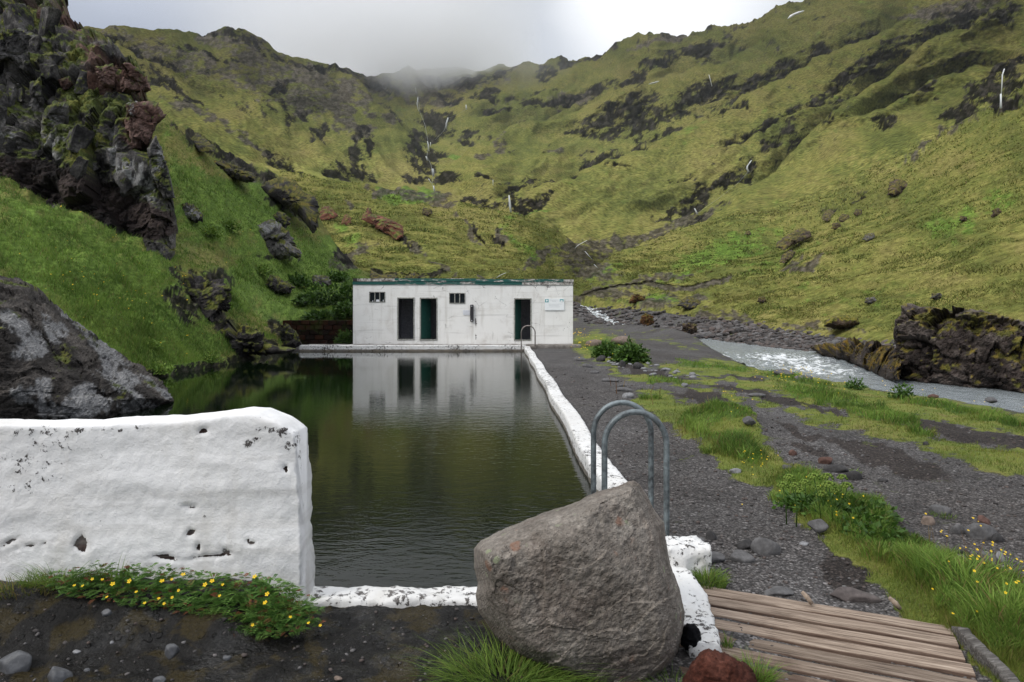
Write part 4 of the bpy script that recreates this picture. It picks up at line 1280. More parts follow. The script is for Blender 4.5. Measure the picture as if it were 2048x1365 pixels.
# mossy lumps stand a little proud
gZ = gZ + np.where(gZ > -0.3, g_moss * (0.03 + 0.05 * fbm(gX * 1.4, gY * 1.4, 0.2, 3, 141)) + g_lush * 0.05, 0)
gZ = gZ + g_wet * 0.022 * fbm(gX * 5, gY * 5, 0.1, 4, 143, 0.6)
berm = sstep(3.3, 3.85, gY) * (1 - sstep(4.0, 4.05, gY)) * (1 - sstep(-1.5, -1.15, gX))
gZ = gZ + 0.2 * berm
mound = np.exp(-(((gX - G(1450, 845)[0]) / 0.55) ** 2 + ((gY - G(1450, 850)[1]) / 0.55) ** 2))
gZ = gZ + 0.22 * mound
GP = np.stack([gX, gY, gZ], -1)
tag(link_mesh('ground', GP.reshape(-1, 3), gridF(*gY.shape), 'ground', attrs={'moss': g_moss, 'lush': g_lush, 'soil': g_soil, 'wet': g_wet}), kind='structure')
# the same ground carries on behind and beside the viewer
bxs, bys = np.linspace(-70, 70, 71), np.linspace(-80, 1.8, 60)
BX, BY = np.meshgrid(bxs, bys)
BZ = 0.06 + 0.05 * fbm(BX * 0.3, BY * 0.3, 0.5, 3, 121)
tag(link_mesh('ground_behind', np.stack([BX, BY, BZ], -1).reshape(-1, 3), gridF(*BX.shape), 'ground', attrs={'moss': np.full(BX.shape, 0.35), 'lush': np.zeros(BX.shape), 'soil': np.zeros(BX.shape), 'wet': np.zeros(BX.shape)}), kind='structure')

# ---- water
ws = np.array([(-12.5, 4.12, 0), (pool_r(4.12) + 0.06, 4.12, 0), (pool_r(29.9) + 0.06, 29.9, 0), (-12.5, 29.9, 0)])
tag(link_mesh('pool_water', ws, np.array([[0, 1, 2, 3]]), 'pool_water', smooth=False), kind='structure')
ry = np.concatenate([np.linspace(6, 45, 130), np.linspace(45.4, 135, 140)])
rt = np.linspace(0, 1, 26)
RT, RY_ = np.meshgrid(rt, ry)
rn, rff = np.interp(RY_, rvY, rvN) - 0.35, np.interp(RY_, rfY, rfF) + 0.35
RX = rn + (rff - rn) * RT
rap = sstep(21.5, 25, RY_) * (1 - sstep(33, 39, RY_))
r_foam = np.maximum(0.46 * rap * (0.45 + 0.9 * np.exp(-((RT - 0.45) / 0.33) ** 2)), 0.55 * sstep(50, 58, RY_))
RZ_ = np.interp(RY_, rzY, rzZ) + (0.03 + 0.09 * np.maximum(rap, sstep(50, 60, RY_))) * fbm(RX * 1.5, RY_ * 0.8, 0.2, 4, 151, 0.6)
tag(link_mesh('river', np.stack([RX, RY_, RZ_], -1).reshape(-1, 3), gridF(*RX.shape), 'river_water', attrs={'foam': r_foam}), kind='structure')

_allP = np.concatenate([HP.reshape(-1, 3), LP.reshape(-1, 3)])
_au, _av = px(_allP)


_ord = np.argsort(_au)
_aus = _au[_ord]


def hit(u, v, r=3.5):
    """nearest terrain point seen at the pixel"""
    for k in (1, 3, 12):
        a, b_ = np.searchsorted(_aus, (u - r * k, u + r * k))
        m = _ord[a:b_]
        m = m[np.abs(_av[m] - v) < r * k]
        if len(m):
            return _allP[m[np.argmin(_allP[m, 1])]]
    return _allP[np.argmin((_au - u) ** 2 + (_av - v) ** 2)]

# ------------------------------------------------------------------ large rocks
def craggy(a1, s1, a2, s2, a3, s3, seed=1, crack=0.0, tiltk=0.5, squash=(1, 1, 1)):
    """two sizes of jointed blocks plus roughness, pushed out along the direction from the rock's middle"""
    def fn(V, n):
        Q = V * np.asarray(squash)
        Q = Q + 0.25 * s1 * np.stack([fbm(*(V.T / s1), 2, seed + 11), fbm(*(V.T / s1), 2, seed + 12), fbm(*(V.T / s1), 2, seed + 13)], 1)
        f1, f2, idn, pl = facets(Q, s1, seed)
        d = a1 * ((idn - 0.5) + tiltk * pl) - crack * (1 - sstep(0.0, 0.10, f2 - f1))
        f1, f2, idn, pl = facets(Q, s2, seed + 2)
        d = d + a2 * ((idn - 0.5) + tiltk * pl) - crack * 0.35 * (1 - sstep(0.0, 0.12, f2 - f1))
        d = d + a3 * fbm(*(V.T / s3), 5, seed + 3, 0.6)
        return n * d[:, None]
    return fn


def set_col(o, fn):
    me = o.data
    n = len(me.vertices)
    P, N = np.empty(n * 3, np.float32), np.empty(n * 3, np.float32)
    me.vertices.foreach_get('co', P)
    me.vertices.foreach_get('normal', N)
    P, N = P.reshape(-1, 3).astype(float), N.reshape(-1, 3).astype(float)
    u, v = px(P)
    c = fn(P, N, u, v)
    at = me.attributes.new('col', 'FLOAT_COLOR', 'POINT')
    at.data.foreach_set('color', np.concatenate([c, np.ones((n, 1))], 1).astype(np.float32).ravel())


def wrap(base, dark, lite, moss=0.5, mosscol=(0.075, 0.095, 0.022), s=1.0, white=None, red=None, soil=None, mossy=None, seed=301):
    """rock colouring: mottled stone, then stains, then moss on what faces up"""
    def fn(P, N, u, v):
        n = fbm(*(P.T / (1.1 * s)), 5, seed, 0.62)
        c = lerp3(n, [dark, base, lite], [-0.45, 0.0, 0.5])
        f1, f2, idn, pl = facets(P, 0.9 * s, seed + 1)
        c = c * (0.65 + 0.7 * idn)[:, None]
        if red:
            c = over(c, lerp3(n, [(0.04, 0.02, 0.016), (0.085, 0.048, 0.038), (0.14, 0.085, 0.07)], [-0.4, 0, 0.4]), stroke_mask(u, v, red, 0.3, 7, 31))
        if white:
            w = stroke_mask(u, v, white, 0.6, 7, 33)
            c = over(c, (0.21, 0.207, 0.205), sstep(0.36, 0.6, w * (0.75 + 0.9 * fbm(P[:, 0] / (0.5 * s), P[:, 1] / (0.5 * s), P[:, 2] / (1.6 * s), 5, seed + 5, 0.7))))
        if soil:
            w = sstep(0.3, 0.7, stroke_mask(u, v, soil, 0.3, 9, 35))
            c = over(c, lerp3(n, [(0.009, 0.0065, 0.006), (0.022, 0.0155, 0.014), (0.045, 0.033, 0.029)], [-0.4, 0, 0.4]), w)
        else:
            w = 0
        m = N[:, 2] + 1.35 * fbm(*(P.T / (0.8 * s)), 5, seed + 7, 0.65)
        if mossy:
            m = m + 0.6 * stroke_mask(u, v, mossy, 0.6, 9, 37)
        m = sstep(0.75 - moss, 1.05 - moss, m) * (1 - w)
        g = lerp3(fbm(*(P.T / (0.35 * s)), 4, seed + 9, 0.6), [tuple(k * 0.45 for k in mosscol), mosscol, (mosscol[0] * 1.7, mosscol[1] * 1.35, mosscol[2] * 1.3)], [-0.4, 0.0, 0.5])
        return over(c, g, m)
    return fn


# the cliff that stands over the left bank
cliff_poly = [(-420, -330), (60, -330), (118, -60), (132, 0), (138, 42), (160, 66), (196, 80), (232, 96), (262, 120), (280, 140), (288, 158), (290, 188), (280, 205), (290, 214), (300, 232), (300, 262), (312, 300), (328, 345), (344, 395), (352, 450), (345, 540), (150, 540), (-420, 450)]


def cliff_Y(u, v):
    return 28.3 - 0.008 * (v - 250) * (v > 250) - 0.02 * np.minimum(v - 250, 0) - 0.004 * (u - 150)


cl_mid = np.array([-18.0, 40.0, 4.0])
RED = [(215, 150, 42, 30), (280, 168, 30, 26), (285, 225, 45, 24, 10), (275, 265, 26, 40), (160, 40, 60, 30, -30), (180, 110, 40, 20, -20), (140, 210, 14, 12), (60, 25, 60, 10)]
WHITE = [(262, 215, 12, 34, 10), (315, 335, 18, 46, -15), (110, 275, 22, 44, 10), (225, 285, 12, 26), (245, 330, 26, 14), (272, 350, 14, 34), (20, 270, 20, 12), (300, 375, 14, 26)]
SOIL = [(60, 345, 120, 28, -8), (220, 410, 110, 40, -22), (300, 450, 60, 34, -10), (120, 385, 110, 32, -22)]
MOSSY = [(40, 40, 60, 30), (160, 190, 40, 60, -40), (200, 250, 50, 70, -40), (150, 310, 70, 40), (30, 210, 40, 40), (230, 330, 30, 40), (90, 15, 40, 20), (120, 100, 60, 20, -30), (170, 240, 60, 60), (110, 340, 100, 24, -10)]
cl = inflate('cliff', cliff_poly, cliff_Y, 60, 1.5, 5.0, 2.8, 'cliff_face', craggy(1.15, 2.4, 0.5, 0.9, 0.2, 0.4, 3, 0.25, 0.7, (1, 1, 0.7)), 2.2, centre=cl_mid, smooth=False)
set_col(cl, wrap((0.045, 0.042, 0.041), (0.018, 0.017, 0.0175), (0.1, 0.093, 0.087), 0.36, s=1.6, white=WHITE, red=RED, soil=SOIL, mossy=MOSSY))
tag(cl, 'tall dark mossy cliff standing over the left bank', 'cliff')
BLOCKS = [([(186, 132), (226, 124), (236, 150), (234, 180), (204, 174)], -1.0, 'r'), ([(240, 128), (262, 126), (298, 150), (304, 184), (272, 190), (242, 180)], -0.9, 'r'),
          ([(250, 206), (268, 200), (316, 208), (329, 232), (310, 252), (300, 285), (288, 308), (262, 306), (252, 250)], -1.4, 'rw'), ([(84, 238), (108, 200), (134, 212), (138, 245), (128, 318), (98, 326), (84, 290)], -1.5, 'w'),
          ([(292, 296), (312, 268), (326, 300), (338, 345), (350, 396), (326, 398), (302, 352)], -1.1, 'w'), ([(208, 300), (236, 288), (272, 304), (276, 338), (240, 348), (216, 330)], -1.0, 'w'),
          ([(-60, 70), (40, 58), (118, 84), (126, 140), (92, 176), (20, 120), (-60, 140)], -1.8, 'd'), ([(60, 168), (84, 150), (88, 200), (72, 256), (50, 258), (56, 210)], -1.6, 'd'), ([(-40, 262), (10, 258), (28, 274), (10, 292), (-40, 290)], -1.4, 'w'),
          ([(166, 318), (190, 312), (202, 340), (184, 352)], -1.2, 'd'), ([(110, 158), (140, 150), (150, 172), (126, 186)], -1.1, 'r')]
for i, (poly, off, kind) in enumerate(BLOCKS):
    cu, cv_ = np.mean(poly, 0)
    y0 = cliff_Y(cu, cv_) + off
    o = inflate('rock_block', poly, lambda a, b_, y0=y0, cu=cu, cv_=cv_: y0 + 0.01 * (a - cu) + 0 * b_, 10, 0.75, 2.2, 2.6, 'cliff_face',
                craggy(0.28, 0.9, 0.1, 0.35, 0.07, 0.3, 40 + i, 0.05, 0.6), 3.0, parent=cl, smooth=False)
    set_col(o, wrap((0.088, 0.05, 0.04), (0.045, 0.023, 0.018), (0.15, 0.095, 0.08), 0.1, s=1.0, seed=310 + i, white=WHITE if 'w' in kind else None) if 'r' in kind else
            wrap((0.055, 0.052, 0.051), (0.02, 0.019, 0.0195), (0.12, 0.114, 0.11), 0.12, s=1.0, seed=310 + i, white=WHITE if 'w' in kind else None))

# smaller fallen and jointed blocks stuck in the face
cn = len(cl.data.vertices)
cP = np.empty(cn * 3, np.float32)
cl.data.vertices.foreach_get('co', cP)
cP = cP.reshape(-1, 3).astype(float)
cu_, cv2 = px(cP)
rb = np.random.default_rng(63)
placed = 0
while placed < 26:
    u, v = rb.uniform(-30, 325), rb.uniform(-20, 395)
    d_, _, _ = poly_sdf(cliff_poly, np.array([u]), np.array([v]))
    if d_[0] < 14 or stroke_mask(np.array([u]), np.array([v]), SOIL, 0.3, 0, 35)[0] > 0.3:
        continue
    m = np.where((np.abs(cu_ - u) < 4) & (np.abs(cv2 - v) < 4))[0]
    if not len(m):
        continue
    q = cP[m[np.argmin(cP[m, 1])]]
    s0 = rb.uniform(0.2, 0.55)
    P_, Fc_ = block_geo(5, 6000 + placed, (s0 * rb.uniform(0.6, 1.3), s0 * 0.7, s0 * rb.uniform(0.7, 2.0)))
    P_ = tilt(rot_z(P_, rb.uniform(-0.6, 0.6)), 'Y', rb.uniform(-0.2, 0.55)) + np.array([0, 0.25 * s0, 0])
    o = link_mesh('rock_block', P_ + q, Fc_, 'cliff_face', cl, smooth=False)
    isr = stroke_mask(np.array([u]), np.array([v]), RED, 0.4, 0, 31)[0] > 0.4
    set_col(o, wrap((0.088, 0.05, 0.04), (0.045, 0.023, 0.018), (0.15, 0.095, 0.08), 0.05, s=0.5, seed=700 + placed) if isr else
            wrap((0.05, 0.047, 0.046), (0.02, 0.019, 0.0195), (0.11, 0.104, 0.1), 0.12, s=0.5, seed=700 + placed, white=WHITE))
    placed += 1

# big crusted boulder on the left of the pool
bo = inflate('boulder', [(-520, 470), (-200, 490), (0, 545), (62, 566), (132, 622), (205, 683), (262, 722), (302, 748), (332, 772), (351, 797), (352, 806), (330, 822), (300, 850), (300, 950), (-520, 1000)],
             lambda u, v: 14.2 - 0.002 * (352 - u) + 0 * v, 190, 2.6, 3.0, 3.0, 'boulder_face', craggy(0.16, 1.5, 0.08, 0.4, 0.07, 0.25, 9, 0.04, 0.6), 1.8, centre=np.array([-9.5, 15.0, -0.5]), smooth=False)
CRUST0 = [(30, 640, 40, 26, -30), (100, 660, 50, 24, -40), (70, 720, 34, 40, -60), (150, 640, 60, 14, -40), (230, 720, 80, 30, -40), (210, 790, 60, 40, -20), (120, 790, 50, 40), (290, 790, 30, 30), (60, 810, 50, 30), (10, 590, 40, 14, -30), (310, 770, 40, 10, -38)]
CRUST = [(30, 650, 34, 22, -35), (75, 690, 26, 50, -60), (150, 640, 60, 10, -38), (110, 655, 36, 14, -40), (210, 700, 60, 16, -38), (230, 760, 60, 34, -30), (180, 800, 60, 34), (70, 790, 36, 44, -70), (120, 820, 60, 24), (310, 772, 36, 8, -38), (280, 810, 40, 20)]
set_col(bo, wrap((0.05, 0.044, 0.039), (0.022, 0.019, 0.017), (0.085, 0.074, 0.065), -0.6, s=0.9, white=CRUST, seed=331))
tag(bo, 'huge sloping dark boulder with cracked white crust at the left pool edge', 'boulder')

# rock that stands in the river on the right
ro = inflate('river_crag', [(1772, 735), (1778, 690), (1783, 648), (1796, 622), (1812, 613), (1850, 612), (1905, 619), (1958, 624), (2000, 632), (2060, 648), (2200, 690), (2420, 760), (2420, 900), (2048, 792), (1950, 786), (1880, 782), (1820, 768), (1790, 760)],
             lambda u, v: 23.0 - 0.0132 * (u - 1790) + 0 * v, 60, 0.9, 4.0, 2.8, 'boulder_face', craggy(0.5, 1.4, 0.28, 0.5, 0.18, 0.35, 15, 0.1, 0.7), 2.2, centre=np.array([17.5, 26.0, -0.3]), smooth=False)
set_col(ro, wrap((0.05, 0.038, 0.033), (0.022, 0.017, 0.015), (0.1, 0.082, 0.072), 0.05, (0.11, 0.105, 0.022), 0.8, seed=341, mossy=[(1900, 640, 120, 10, -4), (2010, 660, 60, 14), (2030, 700, 40, 20), (1880, 650, 60, 6)]))
tag(ro, 'big dark craggy rock with moss on top at the right river bank', 'rock')
le = inflate('river_ledge', [(1622, 698), (1650, 688), (1700, 682), (1742, 684), (1786, 694), (1802, 724), (1800, 762), (1770, 762), (1740, 742), (1690, 722), (1640, 708)],
             lambda u, v: 35.0 - 0.072 * (u - 1625) - 0.03 * (v - 700), 34, 0.9, 2.0, 2.0, 'boulder_face', craggy(0.35, 1.0, 0.2, 0.4, 0.16, 0.3, 17, 0.05, 0.7), 2.0, centre=np.array([16.0, 30.0, -1.8]), smooth=False)
set_col(le, wrap((0.036, 0.027, 0.022), (0.013, 0.01, 0.009), (0.06, 0.05, 0.045), 0.1, (0.1, 0.075, 0.012), 0.8, seed=351, mossy=[(1680, 690, 30, 20), (1755, 720, 30, 20)]))
tag(le, 'low brown ledge with orange moss at the foot of the river crag', 'rock')


def outcrop(name, poly, label, cat, mat=None, cols=None, df=None, db=None, seed=1, amp=1.0, moss=0.1, off=0.0, R=None, step=2.0, Y=None, white=None, mc=(0.09, 0.105, 0.022), group=None, embed=True):
    """a rock of given outline standing on the slope where its foot is seen"""
    P = np.asarray(poly, float)
    b = P[np.argmax(P[:, 1])]
    embed = embed and Y is None
    Y = Y if Y is not None else hit(P[:, 0].mean(), b[1] - 2)[1] + off
    w = (P[:, 0].max() - P[:, 0].min()) * Y / F
    R = R or 0.4 * min(np.ptp(P[:, 0]), np.ptp(P[:, 1]))
    df = df or 0.36 * w
    db = db or 0.5 * w
    mid = W(P[:, 0].mean(), P[:, 1].mean(), Y + 0.3 * db)
    v0_, v1_ = P[:, 1].min(), P[:, 1].max()
    Yt = Y
    if embed:
        Yt = np.clip(hit(P[:, 0].mean(), v0_ + 1)[1], Y, Y * 1.35)
    o = inflate(name, poly, lambda a, b_: Y + (Yt - Y) * 0.3 * np.clip((v1_ - b_) / (v1_ - v0_), 0, 1) + 0 * a, R, df, db, step, mat or 'boulder_face', craggy(0.13 * w * amp, 0.4 * w, 0.06 * w * amp, 0.15 * w, 0.05 * w * amp, 0.14 * w, seed, 0.02 * w, 0.6), 2.0, centre=mid, smooth=False)
    set_col(o, wrap(*cols, moss, mc, s=0.25 * w, seed=400 + seed, white=white))
    return tag(o, label, cat, group)


GREY = ((0.085, 0.08, 0.076), (0.04, 0.037, 0.035), (0.15, 0.142, 0.135))
DARK = ((0.03, 0.027, 0.026), (0.012, 0.0105, 0.01), (0.065, 0.058, 0.054))
RUST = ((0.105, 0.036, 0.02), (0.05, 0.017, 0.01), (0.16, 0.068, 0.04))
BROWN = ((0.05, 0.033, 0.023), (0.02, 0.014, 0.01), (0.09, 0.066, 0.048))
outcrop('boulder', [(509, 464), (524, 448), (542, 440), (557, 446), (572, 458), (585, 474), (596, 496), (604, 515), (570, 518), (538, 516), (516, 496)], 'pointed grey boulder with speckled right flank on the left grass slope', 'boulder', cols=GREY, seed=2, white=[(535, 455, 20, 12)])
outcrop('boulder', [(546, 432), (556, 424), (572, 426), (581, 438), (582, 452), (570, 456), (556, 446)], 'dark rough boulder resting behind the pointed grey boulder', 'boulder', cols=DARK, seed=3, moss=0.2)
outcrop('boulder', [(530, 560), (540, 550), (558, 554), (578, 564), (586, 574), (580, 586), (556, 586), (538, 576)], 'dark mossy boulder on the grass left of the bath hut', 'boulder', cols=DARK, seed=4, moss=0.3)
outcrop('boulder', [(624, 560), (628, 550), (645, 550), (658, 554), (661, 572), (640, 571), (628, 568)], 'rounded grey boulder in the herbs above the dark retaining wall', 'boulder', cols=GREY, seed=5)
outcrop('boulder', [(362, 412), (370, 404), (388, 410), (402, 424), (407, 440), (392, 446), (374, 436), (364, 424)], 'speckled dark boulder on the slope below the cliff corner', 'boulder', cols=DARK, seed=6, white=[(385, 425, 20, 14)])
outcrop('outcrop', [(512, 372), (540, 358), (560, 352), (590, 362), (612, 388), (630, 394), (634, 420), (636, 456), (622, 462), (604, 440), (580, 418), (540, 396)], 'dark overhanging outcrop with mossy top at the end of the left spur', 'outcrop', cols=DARK, seed=7, moss=0.3, step=2.2, mc=(0.1, 0.1, 0.02))
outcrop('outcrop', [(420, 330), (440, 318), (470, 330), (505, 345), (520, 362), (490, 366), (455, 352)], 'mossy rock rib on the crest of the left spur', 'outcrop', cols=DARK, seed=8, moss=0.42, mc=(0.1, 0.1, 0.02))
outcrop('outcrop', [(352, 272), (372, 258), (400, 270), (424, 290), (430, 306), (400, 304), (368, 292)], 'mossy rock rib just right of the cliff', 'outcrop', cols=DARK, seed=9, moss=0.35, mc=(0.1, 0.1, 0.02))
outcrop('outcrop', [(326, 548), (350, 538), (400, 556), (440, 552), (464, 566), (472, 596), (452, 626), (420, 640), (372, 640), (345, 600)], 'dark bare rock breaking through the middle of the grassy bank', 'outcrop', cols=DARK, seed=10, moss=0.32, step=2.4, df=0.35, db=1.2, off=0.9)
outcrop('outcrop', [(436, 664), (470, 650), (505, 648), (530, 668), (548, 690), (585, 698), (560, 708), (500, 716), (446, 730), (420, 738), (430, 700)], 'dark wet rock at the waterline near the far pool corner', 'outcrop', cols=DARK, seed=11, moss=0.32, step=2.4, df=0.35, db=1.2, Y=24.5)
outcrop('outcrop', [(556, 664), (575, 648), (590, 660), (604, 690), (590, 698), (568, 692)], 'small dark rock at the foot of the dark retaining wall', 'outcrop', cols=DARK, seed=12, moss=0.25, Y=29.8)
outcrop('red_rock', [(636, 441), (640, 424), (646, 413), (656, 412), (668, 420), (675, 431), (668, 437), (655, 440)], 'brick red rock beside the dark outcrop on the knoll', 'rock', cols=RUST, seed=13, moss=-0.2, step=1.2)
outcrop('red_rock', [(682, 448), (687, 434), (694, 427), (702, 436), (702, 446), (693, 451)], 'small red rock between the two larger red rocks', 'rock', cols=RUST, seed=14, moss=-0.2, step=1.2)
outcrop('red_rock', [(724, 440), (727, 428), (733, 424), (734, 416), (741, 416), (744, 428), (765, 433), (790, 443), (806, 452), (809, 468), (802, 478), (788, 476), (765, 464), (745, 450)], 'long red rock lying down the knoll above the bath hut', 'rock', cols=RUST, seed=15, moss=-0.05, step=1.4, df=2.0, db=2.5)
HILL = [([(1550, 498), (1556, 484), (1570, 474), (1588, 462), (1606, 456), (1620, 462), (1622, 474), (1606, 482), (1590, 488), (1572, 500)], 'large double brown boulder low on the right hillside'),
        ([(1558, 526), (1566, 508), (1582, 500), (1592, 504), (1584, 516), (1570, 526)], 'brown boulder just below the large double boulder'),
        ([(1776, 390), (1778, 366), (1796, 358), (1818, 366), (1822, 374), (1804, 384), (1790, 392)], 'dark brown boulder highest on the right hillside'),
        ([(1644, 438), (1648, 424), (1660, 418), (1672, 428), (1670, 438), (1656, 444)], 'round brown boulder left of three on the right slope'),
        ([(1676, 438), (1684, 428), (1698, 430), (1700, 440), (1686, 444)], 'brown boulder in the middle of three on the right slope'),
        ([(1662, 458), (1666, 446), (1680, 446), (1682, 456), (1672, 460)], 'dark brown boulder under the three on the right slope'),
        ([(1706, 428), (1712, 418), (1724, 420), (1724, 430), (1714, 432)], 'small brown boulder right of three on the right slope'),
        ([(1724, 480), (1732, 468), (1748, 466), (1750, 476), (1736, 482)], 'flat purple grey boulder on the right slope'),
        ([(1982, 434), (1986, 420), (1998, 416), (2006, 424), (2002, 434)], 'brown boulder near the right edge of the hillside'),
        ([(1916, 442), (1922, 432), (1934, 434), (1936, 442)], 'low brown stone left of the right edge boulder'),
        ([(1488, 470), (1492, 462), (1500, 462), (1503, 470)], 'tiny brown boulder alone on the bright green slope'),
        ([(1514, 604), (1518, 594), (1530, 594), (1534, 602), (1524, 606)], 'small dark boulder at the foot of the right hillside'),
        ([(1728, 606), (1732, 596), (1748, 594), (1754, 604), (1740, 608)], 'pale grey boulder at the foot of the right hillside'),
        ([(1860, 598), (1866, 588), (1880, 586), (1890, 594), (1880, 600)], 'flat grey brown boulder above the river crag'),
        ([(1258, 606), (1262, 594), (1272, 588), (1286, 592), (1292, 602), (1280, 608)], 'orange brown mossy boulder on the far stream bank'),
        ([(1356, 612), (1362, 600), (1378, 594), (1396, 600), (1404, 612), (1384, 618)], 'dark mossy boulder under the cut bank by the stream'),
        ([(1280, 648), (1282, 634), (1292, 626), (1304, 632), (1308, 646), (1296, 650)], 'orange moss covered round boulder among the stream cobbles'),
        ([(1364, 664), (1366, 650), (1378, 644), (1392, 650), (1394, 664), (1380, 668)], 'dark brown round boulder among the stream cobbles'),
        ([(840, 428), (848, 416), (862, 418), (866, 428), (856, 432)], 'dark boulder on the shoulder of the knoll'), ([(806, 563), (812, 552), (830, 545), (842, 552), (838, 566)], 'black rock just above the green roof edge'), ([(735, 566), (742, 540), (760, 550), (790, 548), (800, 566)], 'black mossy rock above the left part of the hut roof')]
for i, (poly, lab) in enumerate(HILL):
    kw = dict(cols=BROWN, seed=20 + i, moss=0.1, step=1.3, mc=(0.09, 0.085, 0.018))
    if 'purple' in lab or 'grey' in lab:
        kw['cols'] = GREY
        kw['moss'] = -0.1
    if 'orange' in lab:
        kw['cols'] = ((0.1, 0.045, 0.016), (0.045, 0.02, 0.009), (0.14, 0.08, 0.025))
        kw['moss'] = 0.15
    if 'black' in lab or 'dark mossy' in lab:
        kw['cols'] = DARK
        kw['moss'] = 0.25
    if 'among the stream' in lab or 'far stream' in lab:
        kw['Y'] = {'orange brown mossy boulder on the far stream bank': 88, 'orange moss covered round boulder among the stream cobbles': 62, 'dark brown round boulder among the stream cobbles': 50}[lab]
    outcrop('hillside_boulder', poly, lab, 'boulder', group='boulders on the hillsides', **kw)
outcrop('moss_mound', [(1646, 654), (1650, 640), (1668, 632), (1694, 630), (1716, 636), (1720, 648), (1700, 656), (1670, 658)], 'rounded moss covered mound at the foot of the right hillside', 'mound', cols=BROWN, seed=60, moss=0.75, amp=0.4, mc=(0.12, 0.12, 0.02), Y=40)

# the boulder in front of the pool: flat planes meeting at blunt edges
def hero_front(u, v):
    wob = 14 * gn(u / 70, v / 70, 0.5, 5)
    fold = 1120 - 0.22 * (u - 960) + wob
    base = 3.08
    pl = [base + 0.0021 * (fold - v), base + 0.0002 * (v - fold), base + 0.0030 * (u - 1262 - 0.22 * (v - 1000) + wob), base + 0.0026 * ((1012 - u) + 0.55 * (v - 1190)),
          base + 0.0019 * (v - 1290 + 0.12 * (u - 1150)), base - 0.03 + 0.0016 * ((u - 1130) * 0.8 + (fold + 10 - v) * 0.7)]
    k = 60.0
    m = np.max(pl, axis=0)
    return np.minimum(m + np.log(np.sum([np.exp(k * (q - m)) for q in pl], axis=0)) / k, 3.55)


hero = inflate('boulder', [(948, 1097), (961, 1082), (1000, 1062), (1038, 1047), (1075, 1030), (1107, 1020), (1158, 1003), (1175, 992), (1193, 984), (1236, 973), (1256, 963), (1268, 962), (1279, 969), (1296, 994), (1311, 1024), (1329, 1046), (1334, 1088), (1343, 1131), (1360, 1178), (1370, 1226), (1367, 1266), (1356, 1307), (1336, 1350), (1313, 1392), (1236, 1412), (1150, 1375), (1090, 1340), (1034, 1312), (1000, 1280), (974, 1248), (956, 1222), (951, 1191), (956, 1166), (948, 1136)],
               lambda u, v: 3.55 + 0 * u, 34, 0.42, 0.4, 2.6, 'hero_boulder', None, 2.0, smooth=False, front=lambda u, v: hero_front(u, v))


def hero_shape(o):
    me = o.data
    P = np.empty(len(me.vertices) * 3, np.float32)
    me.vertices.foreach_get('co', P)
    P = P.reshape(-1, 3).astype(float)
    P += craggy(0.026, 0.6, 0.012, 0.22, 0.007, 0.04, 77, 0.0, 1.0)(P, np.tile([0.0, -1.0, 0.2], (len(P), 1)))
    P[:, 2] += 0.004 * fbm(*(P.T / 0.05), 4, 78, 0.6)
    me.vertices.foreach_set('co', P.astype(np.float32).ravel())
    me.update()


hero_shape(hero)
tag(hero, 'large grey brown boulder with lichen spots in front of the pool corner', 'boulder')
rust = inflate('rusty_stone', [(1358, 1392), (1370, 1352), (1386, 1325), (1404, 1302), (1416, 1296), (1440, 1303), (1466, 1312), (1490, 1330), (1512, 1358), (1530, 1392), (1500, 1430), (1400, 1440)], lambda u, v: 3.2 + 0 * u, 42, 0.16, 0.2, 2.6, 'rusty_stone',
               craggy(0.018, 0.2, 0.008, 0.06, 0.008, 0.02, 5, 0.0, 0.7), 2.2)
tag(rust, 'rusty red porous stone at the bottom edge beside the wooden deck', 'stone')
cloth = inflate('black_cloth', [(1364, 1290), (1368, 1262), (1374, 1248), (1388, 1250), (1396, 1262), (1402, 1282), (1403, 1291), (1388, 1301), (1374, 1299)], lambda u, v: 3.52 + 0 * u, 16, 0.05, 0.05, 1.6, 'black_cloth',
                lambda V, n: n * (0.012 * ridged(*(V.T / 0.05), 2, 8))[:, None], 2.0)
tag(cloth, 'crumpled black cloth wedged between the boulder and the white kerb', 'cloth')

